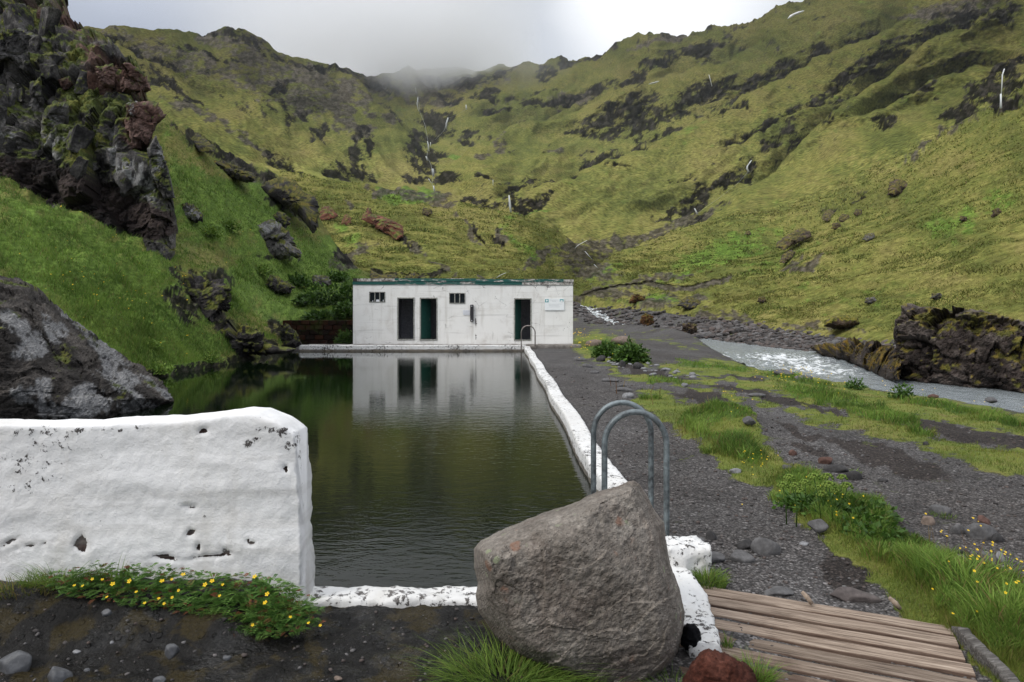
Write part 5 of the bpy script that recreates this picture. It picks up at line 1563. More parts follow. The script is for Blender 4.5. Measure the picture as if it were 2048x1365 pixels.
# ------------------------------------------------------------------ masonry and built things
def rough_bar(name, path, width, z0, z1, mat, parent=None, seed=1, rough=0.012, rs=0.12, step=0.03, round_=0.03, attrs_fn=None, cell=0.03):
    """a cast bar: path = list of (x, y, dz) centre points; rectangular section, rounded and roughened"""
    P = np.asarray(path, float)
    if P.shape[1] == 2:
        P = np.concatenate([P, np.zeros((len(P), 1))], 1)
    seg = np.linalg.norm(np.diff(P[:, :2], axis=0), axis=1)
    s = np.concatenate([[0], np.cumsum(seg)])
    n = max(3, int(s[-1] / step))
    t = np.linspace(0, s[-1], n)
    C = np.stack([np.interp(t, s, P[:, i]) for i in range(3)], 1)
    T = np.gradient(C[:, :2], axis=0)
    T /= np.linalg.norm(T, axis=1)[:, None]
    Nn = np.stack([T[:, 1], -T[:, 0]], 1)
    h = z1 - z0
    # section points, anticlockwise
    prof = []
    for (a, b_, c, d) in ((-.5, 0, .5, 0), (.5, 0, .5, 1), (.5, 1, -.5, 1), (-.5, 1, -.5, 0)):
        L = width if b_ == d else h
        m = max(2, int(L / cell))
        for k in range(m):
            f = k / m
            prof.append((a + (c - a) * f, b_ + (d - b_) * f))
    prof = np.array(prof)
    px_, pz_ = prof[:, 0] * width, prof[:, 1] * h
    # round the upper corners
    for sg in (-1, 1):
        dx = np.abs(sg * width / 2 - px_)
        dzz = h - pz_
        r = round_
        inside = (dx < r) & (dzz < r)
        ex, ez = r - dx, r - dzz
        q = np.maximum(np.maximum(ex, ez), 1e-6) / np.maximum(np.sqrt(ex * ex + ez * ez), 1e-6)
        px_ = np.where(inside, sg * (width / 2 - r + ex * q), px_)
        pz_ = np.where(inside, h - r + ez * q, pz_)
    V = np.zeros((n, len(prof), 3))
    V[..., 0] = C[:, None, 0] + Nn[:, None, 0] * px_
    V[..., 1] = C[:, None, 1] + Nn[:, None, 1] * px_
    V[..., 2] = z0 + pz_ + C[:, None, 2] * np.clip(pz_ / h, 0, 1)
    V = V.reshape(-1, 3)
    off = rough * np.stack([fbm(*(V.T / rs), 4, seed + k, 0.55) for k in range(3)], 1)
    V = V + off
    m = len(prof)
    i = np.arange(n * m).reshape(n, m)
    Q = np.stack([i[:-1], i[1:], np.roll(i[1:], -1, 1), np.roll(i[:-1], -1, 1)], -1).reshape(-1, 4)
    caps = []
    Vc = [V]
    for e in (0, n - 1):
        c = len(V) + len(Vc) - 1
        Vc.append(V.reshape(n, m, 3)[e].mean(0)[None])
        for k in range(m):
            a, b_ = i[e, k], i[e, (k + 1) % m]
            caps.append((c, a, b_) if e == 0 else (c, b_, a))
    V = np.concatenate(Vc)
    return link_mesh(name, V, [Q, np.array(caps)], mat, parent, attrs_fn(V) if attrs_fn else None)


def kerb_attrs(V):
    g = 1.0 - sstep(0.02, 0.11, V[:, 2])
    return {'grime': g, 'chip': np.zeros(len(V)), 'split': np.zeros(len(V))}


# --- kerbs round the pool
ys = np.linspace(29.62, 5.0, 60)
right = [(pool_r(y) + 0.13 + 0.02 * math.sin(y * 1.3), y) for y in ys]
tag(rough_bar('pool_kerb', right, 0.25, -0.25, 0.22, 'white_kerb', seed=5, rough=0.01, rs=0.2, step=0.07, attrs_fn=kerb_attrs), 'long white kerb along the right side of the pool', 'kerb')
tag(rough_bar('pool_kerb', [(-9.25, 29.78), (-4, 29.78), (0.62, 29.78)], 0.3, -0.25, 0.265, 'white_kerb', seed=6, rough=0.016, rs=0.4, step=0.06, attrs_fn=lambda V: {'grime': 1.1 * (1.0 - sstep(0.03, 0.14, V[:, 2]))}), 'white kerb across the far end of the pool before the hut', 'kerb')
tag(rough_bar('pool_kerb', [(-1.32, 4.1), (-0.3, 4.1), (1.02, 4.1)], 0.2, -0.1, 0.2, 'white_kerb', seed=7, rough=0.014, rs=0.12, step=0.018, cell=0.016, attrs_fn=lambda V: {'grime': 0.75 * (1 - sstep(0.09, 0.17, V[:, 2])) * (V[:, 1] < 4.05) + (1 - sstep(0.0, 0.1, V[:, 2]))}), 'low white kerb at the near end between wall and boulder', 'kerb')
tag(rough_bar('pool_kerb', [(1.06, 4.98), (1.07, 4.5), (1.085, 4.1), (1.0, 3.6), (0.98, 3.46)], 0.17, 0.0, 0.2, 'white_kerb', seed=8, rough=0.014, rs=0.1, step=0.016, cell=0.016, round_=0.02), 'broken white kerb running forward between boulder and deck', 'kerb')
tag(rough_bar('kerb_block', [(1.03, 4.64), (1.31, 4.67)], 0.28, 0.13, 0.31, 'white_kerb', seed=9, rough=0.02, rs=0.1, step=0.014, cell=0.014, round_=0.025), 'flaking white concrete block at the foot of the near ladder', 'block')

# --- tall white wall end, front left
wt = np.array([(-5.2, 0.02), (-4.2, 0.0), (-3.0, 0.0), (-2.5, 0.005), (-2.0, 0.02), (-1.75, 0.05), (-1.58, 0.075), (-1.48, 0.07), (-1.38, 0.03), (-1.30, -0.01), (-1.262, -0.03)])


def wall_attrs(V):
    u, v = px(V)
    split = stroke_mask(u, v, [(325, 1118, 34, 4, -2), (420, 1115, 40, 4, 4), (452, 1104, 14, 5, -30), (162, 1088, 13, 20, 10), (400, 1098, 5, 9), (378, 1068, 9, 6), (568, 938, 6, 7), (376, 1014, 12, 3), (500, 1085, 12, 3, -15), (70, 1090, 40, 2, 15), (405, 862, 10, 4), (20, 1085, 20, 3, 20)], 0.5, 5, 43)
    chip = stroke_mask(u, v, [(80, 880, 80, 34), (60, 930, 80, 40), (560, 866, 60, 12, -10), (230, 858, 120, 6), (500, 882, 30, 10), (30, 960, 60, 40), (580, 890, 20, 12), (190, 925, 30, 20, 0, 0.6), (320, 910, 20, 10, 0, 0.5)], 0.7, 8, 45)
    return {'split': split * 0.85, 'chip': chip, 'grime': 0.5 * (1 - sstep(0.16, 0.26, V[:, 2]))}


wall = rough_bar('pool_wall', [(x, 4.085, dz_) for x, dz_ in wt], 0.28, -0.1, 1.225, 'white_wall', seed=11, rough=0.0, step=0.014, cell=0.016, round_=0.03)


def wall_shape(o):
    me = o.data
    P = np.empty(len(me.vertices) * 3, np.float32)
    me.vertices.foreach_get('co', P)
    P = P.reshape(-1, 3).astype(float)
    P[:, 0] += np.where(P[:, 0] > -1.6, (1.2 - P[:, 2]) * 0.05 * sstep(-1.6, -1.26, P[:, 0]), 0)
    d = 0.02 * fbm(P[:, 0] / 0.9, P[:, 1] / 0.9, P[:, 2] / 0.4, 3, 61) + 0.0035 * fbm(*(P.T / 0.06), 4, 63, 0.62)
    d += 0.003 * ridged(P[:, 0] / 0.7, 0.5, P[:, 2] / 0.16, 4, 65, 0.6)
    f1, f2, idn, pl = facets(P * np.array([1, 1, 1.8]), 0.28, 66)
    d += 0.003 * (idn - 0.5)
    P[:, 1] -= d
    P[:, 0] += 0.016 * fbm(*(P.T / 0.14), 4, 67, 0.6) * sstep(-1.5, -1.3, P[:, 0])
    P[:, 2] += 0.012 * fbm(P[:, 0] / 0.35, P[:, 1] / 0.2, 0.5, 4, 69, 0.6) * sstep(0.9, 1.15, P[:, 2])
    # soften the free end
    e = sstep(-1.36, -1.255, P[:, 0])
    P[:, 1] = 4.085 + (P[:, 1] - 4.085) * (1 - 0.08 * e)
    P[:, 2] -= 0.02 * e * sstep(1.0, 1.2, P[:, 2])
    a = wall_attrs(P)
    P[:, 1] += 0.02 * a['split'] * (P[:, 1] < 4.0)
    me.vertices.foreach_set('co', P.astype(np.float32).ravel())
    for k, q in a.items():
        at = me.attributes.new(k, 'FLOAT', 'POINT')
        at.data.foreach_set('value', q.astype(np.float32))
    me.update()


wall_shape(wall)
tag(wall, 'thick white painted wall end in the left foreground', 'wall')

# --- bath hut
HYD = 30.9
mx = lambda u: (u - 1024) / F * HYD
mz_ = lambda v: CH - (v - HY) / F * HYD
hut = empty('bath_hut', (mx(925), HYD, mz_(690)))
HO = np.array(hut.location)
X0, X1, Z0, Z1 = mx(706), mx(1146), 0.1, mz_(569)
OPEN = {'w1': (mx(738.3), mx(770.7), mz_(605.4), mz_(584)), 'w2': (mx(898.2), mx(930.7), mz_(607.7), mz_(586.2)),
        'd1': (mx(794.4), mx(829.2), mz_(680.7), mz_(595.4)), 'd2': (mx(839.4), mx(875), mz_(681.3), mz_(595.7)), 'd3': (mx(1027.8), mx(1063), mz_(682.2), mz_(596.7))}
TH = 0.16


def hut_part(name, V, Fc, mat, parent=None, attrs=None, smooth=False):
    V = np.asarray(V, float)
    return link_mesh(name, V - HO, Fc, mat, parent or hut, attrs, smooth)


xs = sorted(set(np.round(np.concatenate([np.linspace(X0, X1, 130)] + [[o[0], o[1]] for o in OPEN.values()]), 4)))
zs = sorted(set(np.round(np.concatenate([np.linspace(Z0, Z1, 40)] + [[o[2], o[3]] for o in OPEN.values()]), 4)))
xs = [x for i, x in enumerate(xs) if i == 0 or x - xs[i - 1] > 1e-3]
zs = [z for i, z in enumerate(zs) if i == 0 or z - zs[i - 1] > 1e-3]
GX, GZ = np.meshgrid(xs, zs)
cx_, cz_ = 0.25 * (GX[1:, 1:] + GX[:-1, :-1] + GX[1:, :-1] + GX[:-1, 1:]), 0.25 * (GZ[1:, 1:] + GZ[:-1, :-1] + GZ[1:, :-1] + GZ[:-1, 1:])
keep = np.ones(cx_.shape, bool)
for (a, b_, c, d) in OPEN.values():
    keep &= ~((cx_ > a) & (cx_ < b_) & (cz_ > c) & (cz_ < d))
FV = np.stack([GX, HYD + 0.012 * fbm(GX * 1.3, 0.5, GZ * 1.3, 3, 71), GZ], -1).reshape(-1, 3)
uu, vv = px(FV)
crk = np.exp(-((uu - 952.3 - 1.2 * gn(0.3, vv / 14, 0.5, 3)) / 1.1) ** 2) * (vv > 572) * np.interp(vv, [572, 620, 632, 690], [0.55, 0.62, 0.9, 0.9])
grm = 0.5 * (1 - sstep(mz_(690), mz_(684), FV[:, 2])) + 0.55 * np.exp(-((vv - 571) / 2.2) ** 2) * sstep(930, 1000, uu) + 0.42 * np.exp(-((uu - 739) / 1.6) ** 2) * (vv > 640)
chp = sstep(930, 1030, uu) * 0.42 + 0.2 * np.exp(-((vv - 690) / 4) ** 2)
wallp = hut_part('wall', FV, gridF(*GX.shape, keep=keep)[:, ::-1], 'hut_wall', attrs={'split': crk, 'grime': grm, 'chip': chp}, smooth=True)
for (a, b_, c, d) in OPEN.values():
    y0, y1 = HYD + 0.004, HYD + TH
    V_ = np.array([(x, y, z) for (x, z) in ((a, c), (b_, c), (b_, d), (a, d)) for y in (y0, y1)])
    hut_part('reveal', V_, np.array([[2 * k, 2 * k + 1, (2 * k + 3) % 8, (2 * k + 2) % 8] for k in range(4)]), 'frame_paint', wallp)
DEP = 2.5
hut_part('side_wall', *box_mesh([(X0, X0 + 0.15, HYD + 0.006, HYD + DEP, Z0, Z1)]), 'hut_wall')
hut_part('side_wall', *box_mesh([(X1 - 0.15, X1, HYD + 0.006, HYD + DEP, Z0, Z1)]), 'hut_wall')
hut_part('back_wall', *box_mesh([(X0 + 0.15, X1 - 0.15, HYD + DEP - 0.15, HYD + DEP, Z0, Z1)]), 'inner_wall')
hut_part('roof', *box_mesh([(X0 + 0.01, X1 - 0.01, HYD + 0.03, HYD + DEP - 0.01, Z1 + 0.002, Z1 + 0.2)]), 'roof_felt')
hut_part('floor', *box_mesh([(X0 + 0.15, X1 - 0.15, HYD + TH, HYD + DEP - 0.15, 0.1, 0.32)]), 'inner_wall')
part = []
for u in (784, 834.5, 952, 1080):
    part.append((mx(u) - 0.05, mx(u) + 0.05, HYD + TH + 0.002, HYD + DEP - 0.16, 0.32, Z1))
for b_ in part:
    hut_part('partition', *box_mesh([b_]), 'inner_wall')
# inner leaf of the front wall (seen from inside only)
# fascia boards
FAS = [(706, 714.5, 557.2, 563.2, 1.0, 'roof_felt'), (714.7, 789.5, 557.6, 563.2, 1.3, None), (789.7, 952, 557.4, 563.4, 0.12, None), (952.2, 1127, 558.6, 564.4, 0.16, None), (1127.2, 1147, 559.6, 564.6, 1.2, None),
       (705.6, 789.8, 563.5, 569.6, -0.6, None), (790, 957, 563.7, 569.6, 0.2, None), (957.2, 1044, 564.7, 570.2, 0.0, None), (1044.2, 1146.6, 564.9, 570.4, 0.9, None)]
for (a, b_, c, d, pe, m) in FAS:
    n = max(2, int((b_ - a) / 4))
    up = c < 562
    x_, z_ = np.linspace(mx(a), mx(b_), n), (mz_(d), mz_(c))
    y0 = HYD - (0.055 if up else 0.035)
    prof = [(y0, z_[0]), (y0, z_[1]), (HYD + 0.028, z_[1]), (HYD + 0.028, z_[0])]
    V_ = np.array([[(x, p[0], p[1]) for p in prof] for x in x_]).reshape(-1, 3)
    i_ = np.arange(n * 4).reshape(n, 4)
    Q = np.stack([i_[:-1], np.roll(i_[:-1], -1, 1), np.roll(i_[1:], -1, 1), i_[1:]], -1).reshape(-1, 4)
    Q = np.concatenate([Q, [[0, 3, 2, 1], [n * 4 - 4, n * 4 - 3, n * 4 - 2, n * 4 - 1]]])
    hut_part('fascia_board', V_, Q, m or 'green_fascia', attrs={'peel': np.full(len(V_), pe)})
# frames, panes and doors


def frame_boxes(a, b_, c, d, w, y0, y1):
    return [(a, a + w, y0, y1, c, d), (b_ - w, b_, y0, y1, c, d), (a + w, b_ - w, y0, y1, d - w, d), (a + w, b_ - w, y0, y1, c, c + w)]


for key in ('w1', 'w2'):
    a, b_, c, d = OPEN[key]
    wnode = bpy.data.objects.new('window', None)
    COL.objects.link(wnode)
    wnode.parent = hut
    hut_part('frame', *box_mesh(frame_boxes(a, b_, c, d, 0.035, HYD - 0.02, HYD + 0.06)), 'frame_paint', wnode)
    w3 = (b_ - a - 0.07) / 3
    for k in range(3):
        x = a + 0.035 + k * w3
        hut_part('pane', *box_mesh([(x, x + w3, HYD + 0.03, HYD + 0.036, c + 0.035, d - 0.035)]), 'dark_glass', wnode)
        if k:
            hut_part('mullion', *box_mesh([(x - 0.02, x + 0.02, HYD - 0.01, HYD + 0.05, c + 0.036, d - 0.036)]), 'frame_paint', wnode)
for key, hinge, ang, lab in (('d1', 1, 80, None), ('d2', -1, 58, None), ('d3', -1, 66, None)):
    a, b_, c, d = OPEN[key]
    hut_part('door_frame', *box_mesh(frame_boxes(a, b_, c, d, 0.05, HYD - 0.02, HYD + 0.1)), 'frame_paint')
    w = b_ - a - 0.11
    L = math.radians(ang)
    ox = (b_ - 0.055) if hinge > 0 else (a + 0.055)
    leaf, _ = box_mesh([(0, w, 0, 0.04, c + 0.06, d - 0.06)])
    ca, sa = math.cos(L), math.sin(L)
    lx = leaf[:, 0] * ca * (-hinge) - leaf[:, 1] * sa * (-hinge) * -1 * (1 if hinge < 0 else -1) * -1
    V_ = np.stack([ox + (-hinge) * (leaf[:, 0] * ca) + (leaf[:, 1] * sa) * hinge, HYD + 0.105 + leaf[:, 0] * sa + leaf[:, 1] * ca, leaf[:, 2]], 1)
    dr = hut_part('door', V_, box_mesh([(0, 1, 0, 1, 0, 1)])[1], 'green_door')
    hz_ = c + 0.95
    hp = np.array([[0.8 * w, -0.03, hz_ - 0.06], [0.84 * w, -0.05, hz_], [0.8 * w, -0.03, hz_ + 0.06]])
    hv, hf = tube(np.stack([ox + (-hinge) * (hp[:, 0] * ca) + hp[:, 1] * sa * hinge, HYD + 0.105 + hp[:, 0] * sa + hp[:, 1] * ca, hp[:, 2]], 1), 0.012, 6)
    hut_part('handle', hv, hf, 'frame_paint', dr)
# small things on the window ledge
for u, w, h in ((745.5, 1.6, 2.6), (755.5, 6.5, 4.2), (766.5, 1.6, 4.4)):
    nm = 'card' if w > 5 else 'bottle'
    o = link_mesh(nm, *box_mesh([(mx(u - w / 2), mx(u + w / 2), HYD - 0.008, HYD + 0.026, OPEN['w1'][2] + 0.0355, OPEN['w1'][2] + 0.036 + h / F * HYD)]), 'paper', None, smooth=False) if nm == 'card' else None
    if o is None:
        r_ = w / 2 / F * HYD
        zc = OPEN['w1'][2] + 0.0355
        hh = h / F * HYD
        V_, F_ = tube([(mx(u), HYD + 0.0, zc), (mx(u), HYD + 0.0, zc + hh * 0.55), (mx(u), HYD + 0.0, zc + hh * 0.75), (mx(u), HYD + 0.0, zc + hh)], [r_, r_, r_ * 0.45, r_ * 0.45], 8)
        o = link_mesh(nm, V_, F_, 'paper')
    tag(o, {'card': 'white card standing in the left window of the hut', 'bottle': 'small white bottle at the left end of the hut window ledge' if u < 750 else 'taller white bottle at the right end of the hut window ledge'}[nm], nm)
tag(hut, 'long low white bath hut with green roof edge at the far end of the pool', 'building')
# notices and the dark bar on the wall
sign = empty('notice_board', (mx(1109), HYD - 0.012, mz_(621)))
SO = np.array(sign.location)
y0 = HYD - 0.03


def sign_part(name, a, b_, c, d, lay, mat):
    V_, F_ = box_mesh([(mx(a), mx(b_), y0 - 0.004 * lay, y0 - 0.004 * lay + 0.003 + (0.012 if lay == 0 else 0), mz_(d), mz_(c))])
    return link_mesh(name, V_ - SO, F_, mat, sign, smooth=False)


sign_part('panel', 1089.4, 1128.6, 597.6, 621.4, 0, 'sign_white')
sign_part('logo', 1090.2, 1097, 598.8, 605.2, 1, 'sign_teal')
lv, lf = ico(2)
link_mesh('logo_drop', lv * np.array([1.7, 0.1, 2.3]) * HYD / F + np.array([mx(1093.6), y0 - 0.0075, mz_(602)]) - SO, lf, 'sign_white', sign)
sign_part('emblem', 1119.6, 1127, 599, 603.6, 1, 'sign_teal')
sign_part('emblem_stripe', 1120.8, 1125.4, 601, 604.2, 2, 'sign_white')
for k, (a, b_, v) in enumerate(((1100, 1116, 600.6), (1104, 1112, 603.4), (1096, 1124, 608.6), (1098, 1118, 611), (1098, 1120, 614.2), (1090.4, 1127.4, 620.2))):
    sign_part('text_line', a, b_, v - 0.22, v + 0.22, 1, 'sign_grey')
tag(sign, 'white notice board with teal logo right of the right hut door', 'sign')
pap = empty('paper_notice', (mx(933), HYD - 0.01, mz_(630)))
SO2 = np.array(pap.location)
V_, F_ = box_mesh([(mx(926), mx(939.6), HYD - 0.018, HYD - 0.014, mz_(630.4), mz_(620.6))])
link_mesh('sheet', V_ - SO2, F_, 'paper', pap, smooth=False)
for k in range(4):
    v = 622.4 + 2 * k
    V_, F_ = box_mesh([(mx(927.5), mx(938), HYD - 0.0215, HYD - 0.0185, mz_(v + 0.35), mz_(v - 0.35))])
    link_mesh('text_line', V_ - SO2, F_, 'sign_ink', pap, smooth=False)
tag(pap, 'small pale paper notice beside the dark bar on the hut', 'paper')
bar = empty('wall_bar', (mx(943.8), HYD - 0.02, mz_(644)))
BO = np.array(bar.location)
ob = bmesh.new()
V_, F_ = box_mesh([(mx(940.4), mx(947.2), HYD - 0.09, HYD - 0.012, mz_(643.8), mz_(609.8))])
o = link_mesh('housing', V_ - BO, F_, 'dark_plastic', bar, smooth=False)
md = o.modifiers.new('bevel', 'BEVEL')
md.width = 0.03
md.segments = 3
ob.free()
for v in (613, 641.5):
    link_mesh('screw_cap', lv * np.array([0.022, 0.012, 0.022]) + np.array([mx(943.8), HYD - 0.092, mz_(v)]) - BO, lf, 'paper', bar)
tag(bar, 'dark grey upright bar fixed to the middle of the hut front', 'fitting')
# paved strip in front of the hut
tag(rough_bar('walkway', [(-9.0, 30.42), (-4, 30.42), (3.05, 30.42)], 0.94, -0.1, 0.25, 'concrete', seed=21, rough=0.02, rs=0.4, step=0.12, cell=0.08), kind='structure')

# --- dark brick wall left of the hut
ret = empty('retaining_wall', (W(640, 686, 32.0)[0], 32.0, 0.15))
RO = np.array(ret.location)
xa, xb = (566 - 1024) / F * 32.0, (712 - 1024) / F * 32.0
zb, zt = 0.15, CH - (640.5 - HY) / F * 32.0
link_mesh('core', box_mesh([(xa, xb, 32.03, 32.4, zb, zt - 0.02)])[0] - RO, box_mesh([(0, 1, 0, 1, 0, 1)])[1], 'soil', ret, smooth=False)
bw, bh = (xb - xa) / 8.0, (zt - zb) / 5.0
bmeshes = []
for k in range(5):
    bm = bmesh.new()
    bmesh.ops.create_cube(bm, size=1.0)
    bmesh.ops.scale(bm, vec=(bw - 0.03, 0.2, bh - 0.025), verts=bm.verts)
    bmesh.ops.bevel(bm, geom=bm.edges[:], offset=0.015, segments=1, affect='EDGES')
    for v in bm.verts:
        v.co += Vector((random.uniform(-.01, .01), random.uniform(-.015, .015), random.uniform(-.01, .01)))
    me = bpy.data.meshes.new('brick')
    bm.to_mesh(me)
    bm.free()
    me.materials.append(MATS['old_brick'])
    bmeshes.append(me)
for r in range(5):
    for k in range(8 + (r % 2)):
        x = xa + (k + 0.5 - 0.5 * (r % 2)) * bw
        if x < xa - 0.05 or x > xb - 0.12:
            continue
        o = bpy.data.objects.new('brick', random.choice(bmeshes))
        COL.objects.link(o)
        o.parent = ret
        o.location = (x - RO[0], 32.0 + random.uniform(-.02, .02) - RO[1], zb + (r + 0.5) * bh - RO[2])
tag(ret, 'dark mossy red brown retaining wall left of the bath hut', 'wall')

# --- ladders


def ladder(name, loops, mat, label, mats=None):
    root = empty(name, (0.5 * (loops[0][0] + loops[0][1]), loops[0][2], 0.1))
    o0 = np.array(root.location)
    for i, (xl, xr, y, zt_, zl, zr, r) in enumerate(loops):
        rad = 0.5 * (xr - xl)
        cx = 0.5 * (xl + xr)
        pts = [(xl - 0.005, y, zl), (xl, y, zl + 0.3)] + [(xl, y, z) for z in np.linspace(zl + 0.4, zt_ - rad * 1.05, 6)]
        pts += [(cx - rad * math.cos(a), y, zt_ - rad * 1.05 + rad * 1.05 * math.sin(a)) for a in np.linspace(0.1, math.pi - 0.1, 22)]
        pts += [(xr, y, z) for z in np.linspace(zt_ - rad * 1.05, zr, 8)]
        V_, F_ = tube(np.array(pts) - o0, r, 14)
        link_mesh('rail', V_, F_, mats[i] if mats else mat, root)
    a, b_ = loops[0], loops[1]
    for z in (-0.12, -0.4):
        V_, F_ = tube(np.array([(a[0], a[2], z), (b_[0], b_[2], z)]) - o0, 0.015, 8)
        link_mesh('rung', V_, F_, mat, root)
    return tag(root, label, 'ladder')


ladder('pool_ladder', [((1209 - 1024) / F * 5.15, (1333 - 1024) / F * 5.15, 5.15, 1.12, -0.6, 0.1, 0.0225), ((1187 - 1024) / F * 5.62, (1302 - 1024) / F * 5.62, 5.62, 1.125, -0.6, 0.1, 0.0225)], 'galvanised',
       'grey metal pool ladder with two arched rails behind the boulder', ['galvanised', 'galvanised'])
ladder('pool_ladder', [(0.395, 0.99, 29.1, 1.12, -0.5, 0.1, 0.024), (0.40, 0.995, 29.5, 1.12, -0.5, 0.1, 0.024)], 'weathered_rail', 'distant arched pool ladder at the far right pool corner by the hut door')

# --- wooden deck
O = G(1370, 1164, 0.13)[:2]
E = G(1905, 1249, 0.13)[:2]
dv_ = (E - O) / np.linalg.norm(E - O)
nv_ = np.array([dv_[1], -dv_[0]])
if nv_[1] > 0:
    nv_ = -nv_
Ld = np.linalg.norm(E - O)
deck = empty('deck', (O[0], O[1], 0.1), math.atan2(dv_[1], dv_[0]))
pitch = 0.15
for k in range(11):
    x0 = -0.02 * random.random() - (0.28 if k > 3 else 0.0) - (0.25 if k > 7 else 0)
    x1 = Ld + random.uniform(-0.02, 0.015)
    n = 40
    xs_ = np.linspace(x0, x1, n)
    yc = -(k + 0.5) * pitch
    hw = 0.5 * (pitch - 0.034)
    rows_ = []
    e1 = 0.006 * np.array([gn(x * 5, k * 3.1, 0.5, 5) for x in xs_]) + (0.014 * np.sin(xs_ * 1.7 + 1.2) if k == 0 else 0)
    e2 = 0.006 * np.array([gn(x * 5, k * 3.1 + 1.5, 0.5, 6) for x in xs_])
    zt_ = 0.03 + 0.004 * random.uniform(-1, 1) + 0.003 * np.array([gn(x * 2, k * 1.1, 0.5, 7) for x in xs_])
    b_ = 0.006
    ring = lambda i: [(xs_[i], yc + hw + e1[i], zt_[i] - 0.06), (xs_[i], yc + hw + e1[i], zt_[i] - b_), (xs_[i], yc + hw + e1[i] - b_, zt_[i]), (xs_[i], yc, zt_[i] + 0.001), (xs_[i], yc - hw + e2[i] + b_, zt_[i]), (xs_[i], yc - hw + e2[i], zt_[i] - b_), (xs_[i], yc - hw + e2[i], zt_[i] - 0.06)]
    V_ = np.array([ring(i) for i in range(n)]).reshape(-1, 3)
    ii = np.arange(n * 7).reshape(n, 7)
    Q = np.stack([ii[:-1], ii[1:], np.roll(ii[1:], -1, 1), np.roll(ii[:-1], -1, 1)], -1).reshape(-1, 4)
    link_mesh('plank', V_, [Q, ii[:1], ii[-1:, ::-1]], 'deck_wood', deck, {'stain': np.clip(0.75 - (V_[:, 0] * 0.55), -0.2, 0.75) * sstep(1, 6, k) + (0.25 if k > 5 else 0) + np.tile([1.6, 1.0, 0, 0, 0, 1.0, 1.6], n)}, smooth=False)
for x in (0.1, 0.75, Ld - 0.1):
    link_mesh('joist', *box_mesh([(x - 0.04, x + 0.04, -11 * pitch, -0.02, -0.09, -0.008)]), 'deck_wood', deck, smooth=False)
tag(deck, 'weathered wooden plank deck at the lower right beside the path', 'deck')
A_, B_ = G(1912, 1246, 0.17), G(2052, 1392, 0.17)
bp = [tuple(A_[:2] + (B_ - A_)[:2] * t + np.array([0.008 * gn(t * 6, 0.2, 0, 3), 0])) + (0.012 * float(gn(t * 5, 1.2, 0, 4)) - 0.03 * (t < 0.08),) for t in np.linspace(0, 1.25, 26)]
tag(rough_bar('edge_beam', bp, 0.055, 0.1, 0.185, 'driftwood', seed=31, rough=0.009, rs=0.05, step=0.02, cell=0.012, round_=0.008), 'split grey driftwood beam lying along the right end of the deck', 'beam')
for (u0, v0, u1, v1, lab) in ((1604, 1184, 1624, 1208, 'short pale wooden stake behind the middle of the deck'), (1779, 1196, 1800, 1218, 'short pale wooden stake near the right end of the deck')):
    a, b_ = G(u0, v0, 0.2), G(u1, v1, 0.14)
    V_, F_ = tube([a, 0.5 * (a + b_) + [0, 0, 0.004], b_], [0.011, 0.016, 0.013], 6)
    tag(link_mesh('stake', V_, F_, 'pale_stake'), lab, 'stake')

# ------------------------------------------------------------------ stones
def gz1(x, y):
    """height of the ground sheet at a point (nearest grid vertex)"""
    v = HY + 1.79 * F / y
    u = 1024 + F * x / y
    j = int(np.clip(np.round((u - ug[0]) / 5.0), 0, len(ug) - 1))
    i = int(np.argmin(np.abs(vg - v)))
    return gZ[i, j]


